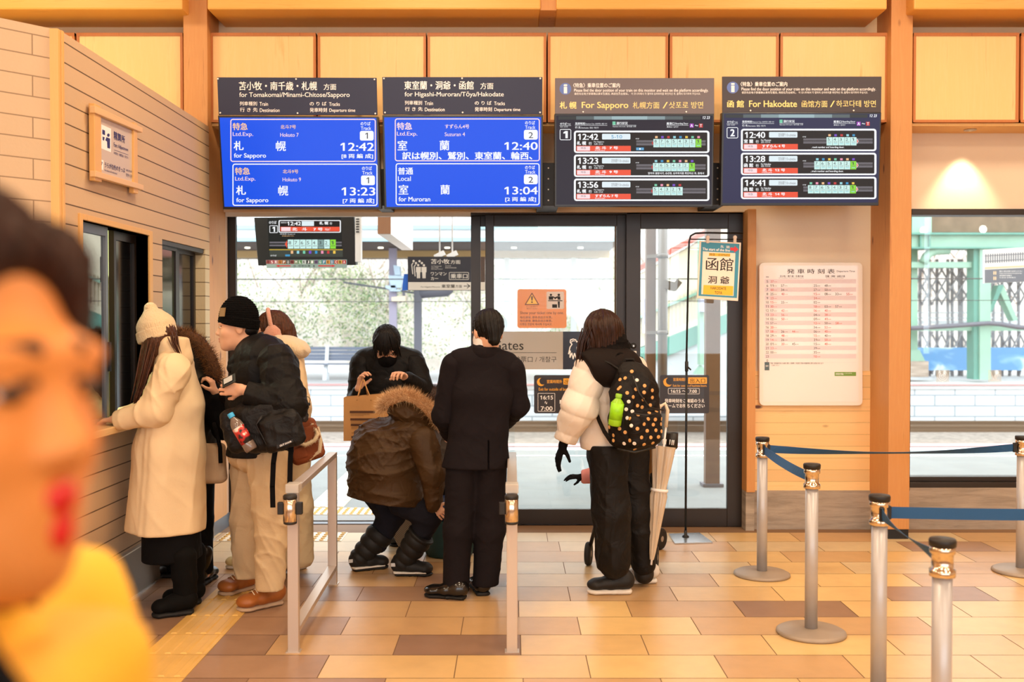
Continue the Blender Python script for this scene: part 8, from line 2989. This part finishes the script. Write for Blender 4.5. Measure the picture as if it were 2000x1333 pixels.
dots = [(1221, 739, 0), (1211, 742, 0), (1244, 743, 1), (1259, 754, 0), (1211, 757, 0), (1208, 760, 0), (1225, 768, 0), (1242, 761, 0), (1258, 767, 0), (1274, 763, 0), (1237, 776, 0), (1256, 781, 0), (1274, 777, 0), (1228, 785, 1), (1223, 800, 1), (1235, 804, 1), (1225, 817, 1),
        (1245, 793, 0), (1254, 796, 0), (1270, 792, 0), (1268, 807, 0), (1282, 804, 0), (1266, 819, 0), (1280, 820, 0), (1292, 819, 0), (1258, 829, 0), (1276, 830, 0), (1291, 829, 0), (1233, 832, 1), (1245, 838, 0), (1264, 842, 0), (1281, 841, 0), (1201, 825, 0), (1210, 838, 0), (1190, 835, 0), (1221, 845, 0),
        (1198, 851, 0), (1253, 855, 0), (1271, 855, 0), (1286, 854, 0), (1184, 856, 0), (1230, 861, 0), (1219, 867, 1), (1239, 867, 1), (1258, 869, 0), (1275, 866, 0), (1198, 861, 0), (1240, 878, 0), (1213, 812, 0), (1292, 843, 0), (1246, 811, 0), (1234, 726, 0), (1230, 818, 0)]
for which, mm, nm in ((0, m_dotg, 'gold_dot_pattern'), (1, m_dotw, 'white_dot_pattern')):
    mb = MB()
    for x, y, w_ in dots:
        if w_ != which:
            continue
        dr_ = ray(x, y).normalized()
        for q in range(12):
            pass
        hit = bv.ray_cast(CAM, dr_)
        if hit[0] is None:
            continue
        n_ = hit[1] if hit[1].dot(dr_) < 0 else -hit[1]
        mb.lathe([(0.0105, -0.003), (0.0105, 0.0012), (0.008, 0.002)], hit[0], 12, axis=n_)
    mb.build(nm, mm, root)
mb = MB()
mb.tube([P(1236, 735, Yp - 0.10), P(1248, 768, Yp - 0.115), P(1268, 796, Yp - 0.12), P(1296, 802, Yp - 0.04)], 0.005, 6); mb.build('zipper', m_black, root); mb = MB()
mb.tube([P(1238, 808, Yp - 0.15), P(1262, 812, Yp - 0.155), P(1288, 808, Yp - 0.12)], 0.004, 6); mb.build('zipper', m_black, root); mb = MB()
mb.tube([P(1206, 878, Yp - 0.09), P(1240, 884, Yp - 0.12), P(1280, 874, Yp - 0.10)], 0.007, 6)
mb.build('zipper', m_black, root)
mb = MB()
for pts in ([(1166, 700, 5.53), (1192, 713, 5.50), (1218, 730, 5.48), (1228, 742, 5.46)], [(1163, 802, 5.56), (1170, 822, 5.54), (1180, 843, 5.50), (1190, 858, 5.46)]):
    q = [Vector(P(*t_)) for t_ in pts]
    for a, b in zip(q, q[1:]):
        mb.bar(a, b + (b - a) * 0.06, 0.008, 0.03, up=(0.4, -1, 0.3))
    mb.build('strap', m_pk, root)
    mb = MB()
mb = MB(); mb.tube([P(1217, 716, Yp), P(1222, 702, Yp - 0.01), P(1236, 702, Yp - 0.01), P(1240, 718, Yp)], 0.009, 8); mb.build('grab_loop', m_pk, root)
m_tea = M('tea_green', S(150, 206, 30), 0.25, spec=0.6)
bottle('tea_bottle', P(1200, 832, Yp - 0.105), P(1209, 770, Yp - 0.12), 0.036, 'small green tea bottle in the side pocket of the dotted backpack', 'bottle', M('cap_green', S(150, 206, 60), 0.45), M('tea_label', S(150, 220, 20), 0.4, var=(30, 0.15)), m_tea, (0.2, 0.72))
# stroller, umbrella and small child in front of her
root = thing('stroller', PZ(1285, 1085, 0) + V3(-0.05, 0.15, 0), 'black baby stroller half hidden by the dotted backpack carrier', 'stroller')
wx1, wx2 = PZ(1281, 1112, 0), PZ(1292, 1074, 0)
m_tyre, m_hub = M('tyre_black', S(20, 18, 18), 0.7), M('hub_grey', S(150, 136, 124), 0.5)


def wheel(c, r, ax, w_, rt):
    mb = MB(); mb.lathe([(r * 0.66, -w_), (r * 0.92, -w_), (r, -w_ * 0.5), (r, w_ * 0.5), (r * 0.92, w_), (r * 0.66, w_)], c, 28, axis=ax)
    o = mb.build('wheel', m_tyre, rt)
    mb = MB(); mb.lathe([(0.01, -w_ * 1.1), (r * 0.66, -w_ * 0.7), (r * 0.66, w_ * 0.7), (0.01, w_ * 1.1)], c, 24, axis=ax); mb.build('hub', m_hub, o)


wheel(Vector((wx1.x - 0.005, wx1.y, 0.075)), 0.075, (1, -0.25, 0), 0.018, root)
wheel(Vector((wx2.x - 0.01, wx2.y, 0.075)), 0.075, (0.8, -0.6, 0), 0.018, root)
wheel(Vector((wx1.x - 0.42, wx1.y + 0.1, 0.075)), 0.075, (1, -0.25, 0), 0.018, root)
mb = MB()
f0 = Vector((wx1.x - 0.03, wx1.y, 0.08)); f1 = P(1272, 960, 6.0); f2 = P(1278, 872, 6.02); f3 = Vector((wx2.x - 0.03, wx2.y, 0.09))
mb.tube([f0, f0 + V3(-0.01, 0.02, 0.08), f1, f2, P(1262, 842, 6.05)], 0.013, 8); mb.tube([f3, f3 + V3(-0.02, -0.02, 0.1), P(1262, 985, 6.15), P(1245, 930, 6.15)], 0.012, 8)
mb.tube([Vector((wx1.x - 0.42, wx1.y + 0.1, 0.08)), P(1180, 960, 6.1), P(1175, 872, 6.1), P(1262, 842, 6.05)], 0.013, 8)
mb.build('frame_tube', m_black, root)
S_ = Sdf().box(P(1232, 960, 6.12), (0.15, 0.13, 0.05), 0.03, (1, 0.2, -0.1)).box(P(1250, 950, 6.15), (0.05, 0.14, 0.16), 0.03, (1, 0.2, 0.3), k=0.03).ell(P(1262, 980, 6.0), (0.05, 0.09, 0.20), (1, 0, 0.2), k=0.03)
vmesh('seat', [S_.mesh(0.009, folds(131, 15, 0.005))], M('stroller_fabric', S(16, 13, 13), 0.6), root)
mb = MB(); q = P(1312, 878, 6.0); mb.lathe([(0.028, 0), (0.036, 0.01), (0.040, 0.10), (0.037, 0.10), (0.033, 0.012)], q, 20); mb.tube([q + V3(0, 0, 0.07), q + V3(-0.08, 0.01, 0.06), f2], 0.006, 6); mb.build('cup_holder', m_black, root)
root = thing('tan_tote', P(1262, 920, 5.84), 'crumpled tan bag hanging from the stroller under the dotted backpack', 'bag')
S_ = Sdf().box(P(1258, 895, 5.90), (0.075, 0.05, 0.085), 0.035, (1, 0.1, 0.08))
vmesh('bag_body', [S_.mesh(0.006, folds(132, 22, 0.008))], cloth('bag_tan', S(160, 116, 70)), root)
mb = MB(); mb.tube([P(1270, 872, 5.88), P(1277, 890, 5.86), P(1276, 915, 5.87)], 0.009, 8); mb.tube([P(1250, 872, 5.88), P(1268, 858, 5.95), P(1276, 866, 6.0)], 0.008, 8); mb.build('strap', cloth('bag_strap', S(130, 92, 54)), root)
root = thing('umbrella', P(1273, 1092, 5.72), 'folded clear vinyl umbrella hanging upright beside the stroller', 'umbrella')
a, b = Vector(P(1273, 1094, 5.74)), Vector(P(1297, 868, 5.80))
d = (b - a).normalized(); L = (b - a).length
vm, vnt, vb = _new('vinyl')
vb.inputs['Base Color'].default_value = S(226, 206, 180); vb.inputs['Roughness'].default_value = 0.12; vb.inputs['Alpha'].default_value = 0.72
_bump(vnt, vb, _noise(vnt, _coords(vnt, (40, 40, 6)), 2, 4), 0.6, 0.01)
mb = MB(); n_ = 40
prof = [(0.010, 0.0), (0.016, 0.06), (0.03, 0.30), (0.045, 0.55), (0.036, 0.62), (0.05, 0.80), (0.062, 0.98)]
q = V3(0, 0, 1).rotation_difference(d)
vs = [a + q @ V3(r * (1 + 0.22 * math.sin(8 * 2 * math.pi * i / n_)) * math.cos(2 * math.pi * i / n_), r * (1 + 0.22 * math.sin(8 * 2 * math.pi * i / n_)) * math.sin(2 * math.pi * i / n_), L * t_) for r, t_ in prof for i in range(n_)]
fs = [(j * n_ + i, j * n_ + (i + 1) % n_, (j + 1) * n_ + (i + 1) % n_, (j + 1) * n_ + i) for j in range(len(prof) - 1) for i in range(n_)]
mb.add(vs, fs, 0, True); mb.build('canopy', vm, root)
mb = MB(); mb.tube([a - d * 0.03, b + d * 0.1], 0.006, 8); mb.build('shaft', m_ink, root)
mb = MB(); e_ = b + d * 0.1; mb.tube([e_, e_ + d * 0.1, e_ + d * 0.14 + V3(-0.02, 0, 0), e_ + d * 0.12 + V3(-0.05, 0, 0), e_ + d * 0.08 + V3(-0.06, 0, 0)], 0.011, 10); mb.build('hook_handle', M('handle_clear', S(230, 214, 190), 0.2), root)
mb = MB(); c_ = a + d * L * 0.60; mb.lathe([(0.052, -0.008), (0.053, 0.008)], c_, 20, axis=d); mb.build('tie_band', m_ink, root)
for i in range(8):
    an = 2 * math.pi * i / 8; o_ = a + d * L + q @ V3(0.055 * math.cos(an), 0.055 * math.sin(an), 0)
    mb = MB(); mb.tube([o_, o_ + d * 0.03], 0.003, 6); mb.build('rib_tip', m_ink, root)
# child
Y0 = 6.22
cb2 = Vector((P(1192, 930, Y0).x, Y0, P(1192, 955, Y0).z))
fr = Frame(P(1195, 868, 6.28), (-0.8, -0.2, 0), (0, 0, 1), 0.78)
J = dict(neck=P(1195, 890, 6.28), chest=P(1196, 912, 6.28), pelvis=P(1200, 955, 6.25), shl=P(1190, 908, 6.2), ell=P(1170, 928, 6.12), wrl=P(1138, 934, 6.08), hipl=P(1195, 960, 6.2), knl=P(1180, 965, 6.15), anl=P(1182, 1010, 6.15), hipr=P(1205, 960, 6.3), knr=P(1195, 968, 6.2), anr=P(1196, 1010, 6.2))
K1 = person('small child in pink in the stroller reaching out a black mitten', cb2, J, fr)
c_pink = cloth('pink_fleece', S(222, 150, 148), 0.9)
S_ = Sdf().cap(P(1196, 905, 6.28), P(1200, 950, 6.25), 0.085, 0.095, 0.03)
vmesh('pink_jacket', [S_.mesh(0.008, folds(141, 16, 0.004))], c_pink, K1)
S_ = Sdf().cap(P(1190, 908, 6.2), P(1168, 929, 6.11), 0.055, 0.055, 0.03).cap(P(1168, 929, 6.11), P(1142, 932, 6.08), 0.052, 0.042, 0.03)
S_.cut(P(1135, 932, 6.08), (-1, 0, 0))
vmesh('pink_sleeve', [S_.mesh(0.006, waves(142, 24, 0.003))], c_pink, K1)
vmesh('mitten', [hand_sdf(P(1139, 932, 6.08), (-1, -0.1, 0.05), (0, 0.3, -1), 1, (12, 18, 14), 0.75, 0.01).mesh(0.004)], c_black, K1)
S_ = Sdf().cap(P(1195, 958, 6.2), P(1182, 964, 6.15), 0.055, 0.05).cap(P(1182, 964, 6.15), P(1183, 1008, 6.15), 0.045, 0.038).cap(P(1205, 958, 6.3), P(1196, 966, 6.2), 0.055, 0.05).cap(P(1196, 966, 6.2), P(1197, 1008, 6.2), 0.045, 0.038)
vmesh('leggings', [S_.mesh(0.009)], c_black, K1)
vmesh('bonnet', [Sdf().ell(fr.at(0, -0.015, 0.04), (0.078, 0.09, 0.085), fr.s, fr.f).mesh(0.008)], c_pink, K1)

# ------------------------------------------------------------------ woman close to the camera
fr = Frame((-0.361, 0.60, 1.516), (0.966, -0.26, 0.0), (0, 0, 1), 1.0)
J = dict(neck=(-0.39, 0.61, 1.375), chest=(-0.41, 0.62, 1.22), pelvis=(-0.43, 0.64, 0.92), shl=(-0.37, 0.79, 1.31), ell=(-0.36, 0.86, 1.05), wrl=(-0.26, 0.80, 0.86), shr=(-0.46, 0.44, 1.31), elr=(-0.5, 0.38, 1.05), wrr=(-0.46, 0.36, 0.84),
         hipl=(-0.42, 0.72, 0.88), knl=(-0.40, 0.73, 0.48), anl=(-0.43, 0.73, 0.08), hipr=(-0.44, 0.55, 0.88), knr=(-0.42, 0.54, 0.48), anr=(-0.46, 0.54, 0.08))
hds = [hand_sdf((-0.26, 0.80, 0.86), (0.5, -0.1, -0.8), (-0.5, -0.7, 0), 1), hand_sdf((-0.46, 0.36, 0.84), (0.1, 0, -1), (0, 0.9, 0), 1)]
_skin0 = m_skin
m_skin = M('skin_warm_lit', S(220, 138, 66), 0.5, var=(14, 0.03))  # skin with the orange of nearby warm lamps put into its colour
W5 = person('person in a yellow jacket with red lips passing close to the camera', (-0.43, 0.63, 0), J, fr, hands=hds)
face_parts(fr, W5, M('lipstick_red', S(206, 26, 20), 0.3), open_=0.010, fat=1.6, bold=1.35)
hair_cap(fr, W5, hairmat('hair_chestnut', S(44, 18, 8), 0.7), (0.092, 0.114, 0.103), (0, -0.014, 0.044), True, [(fr.at(s_, -0.02, 0.02), fr.at(s_ * 1.05, -0.03, -0.15), 0.05, 0.05) for s_ in (-0.055, 0.052)] + [(fr.at(0, -0.08, 0.0), fr.at(0, -0.09, -0.17), 0.07, 0.06), (fr.at(0.072, 0.035, 0.09), fr.at(0.082, 0.025, -0.06), 0.024, 0.020)], (0, -0.175, 0), fsub=((0, 0.115, -0.03), (0.074, 0.075, 0.125)))
c_yel = M('jacket_yellow', S(248, 186, 0), 0.6, bump=(25, 0.1), sheen=0.1)
S_ = Sdf().box((-0.375, 0.625, 1.262), (0.118, 0.105, 0.098), 0.035, (1, 0, 0.0))
vmesh('jacket_collar', [S_.mesh(0.008, waves(151, 12, 0.005))], c_yel, W5)
S_ = Sdf().ecap((-0.41, 0.62, 1.27), (-0.43, 0.64, 0.78), (0.20, 0.13), (0.19, 0.14), (0, 1, 0), 0.04).cap((-0.38, 0.77, 1.31), (-0.36, 0.86, 1.05), 0.08, 0.07, 0.04).cap((-0.36, 0.86, 1.05), (-0.27, 0.81, 0.88), 0.07, 0.05, 0.03).cap((-0.45, 0.46, 1.31), (-0.5, 0.38, 1.05), 0.08, 0.07, 0.04).cap((-0.5, 0.38, 1.05), (-0.46, 0.36, 0.87), 0.07, 0.05, 0.03)
vmesh('jacket', [S_.mesh(0.011, folds(152, 9, 0.006))], c_yel, W5)
S_ = Sdf().cap((-0.42, 0.72, 0.86), (-0.40, 0.73, 0.48), 0.09, 0.07).cap((-0.40, 0.73, 0.48), (-0.43, 0.73, 0.08), 0.065, 0.05).cap((-0.44, 0.55, 0.86), (-0.42, 0.54, 0.48), 0.09, 0.07).cap((-0.42, 0.54, 0.48), (-0.46, 0.54, 0.08), 0.065, 0.05)
vmesh('trousers', [S_.mesh(0.013)], c_black, W5)
for y_ in (0.73, 0.54):
    shoe((-0.27, y_ - 0.03, 0), (-0.51, y_, 0), 0.09, 0.08, W5, m_leather, m_sole_b, 0.022, None, 'shoe', h=0.009)
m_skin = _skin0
root = thing('bag_strap', (-0.42, 0.45, 1.2), 'broad black shoulder strap across the yellow jacket', 'strap')
S_ = Sdf().ecap((-0.40, 0.45, 1.40), (-0.27, 0.52, 1.20), (0.03, 0.01), (0.03, 0.01), (0.5, 0.8, 0), 0)
mb = MB(); mb.bar((-0.30, 0.465, 1.43), (-0.215, 0.475, 1.30), 0.06, 0.012, up=(0.3, -0.9, 0.2)); mb.build('webbing', c_black, root)
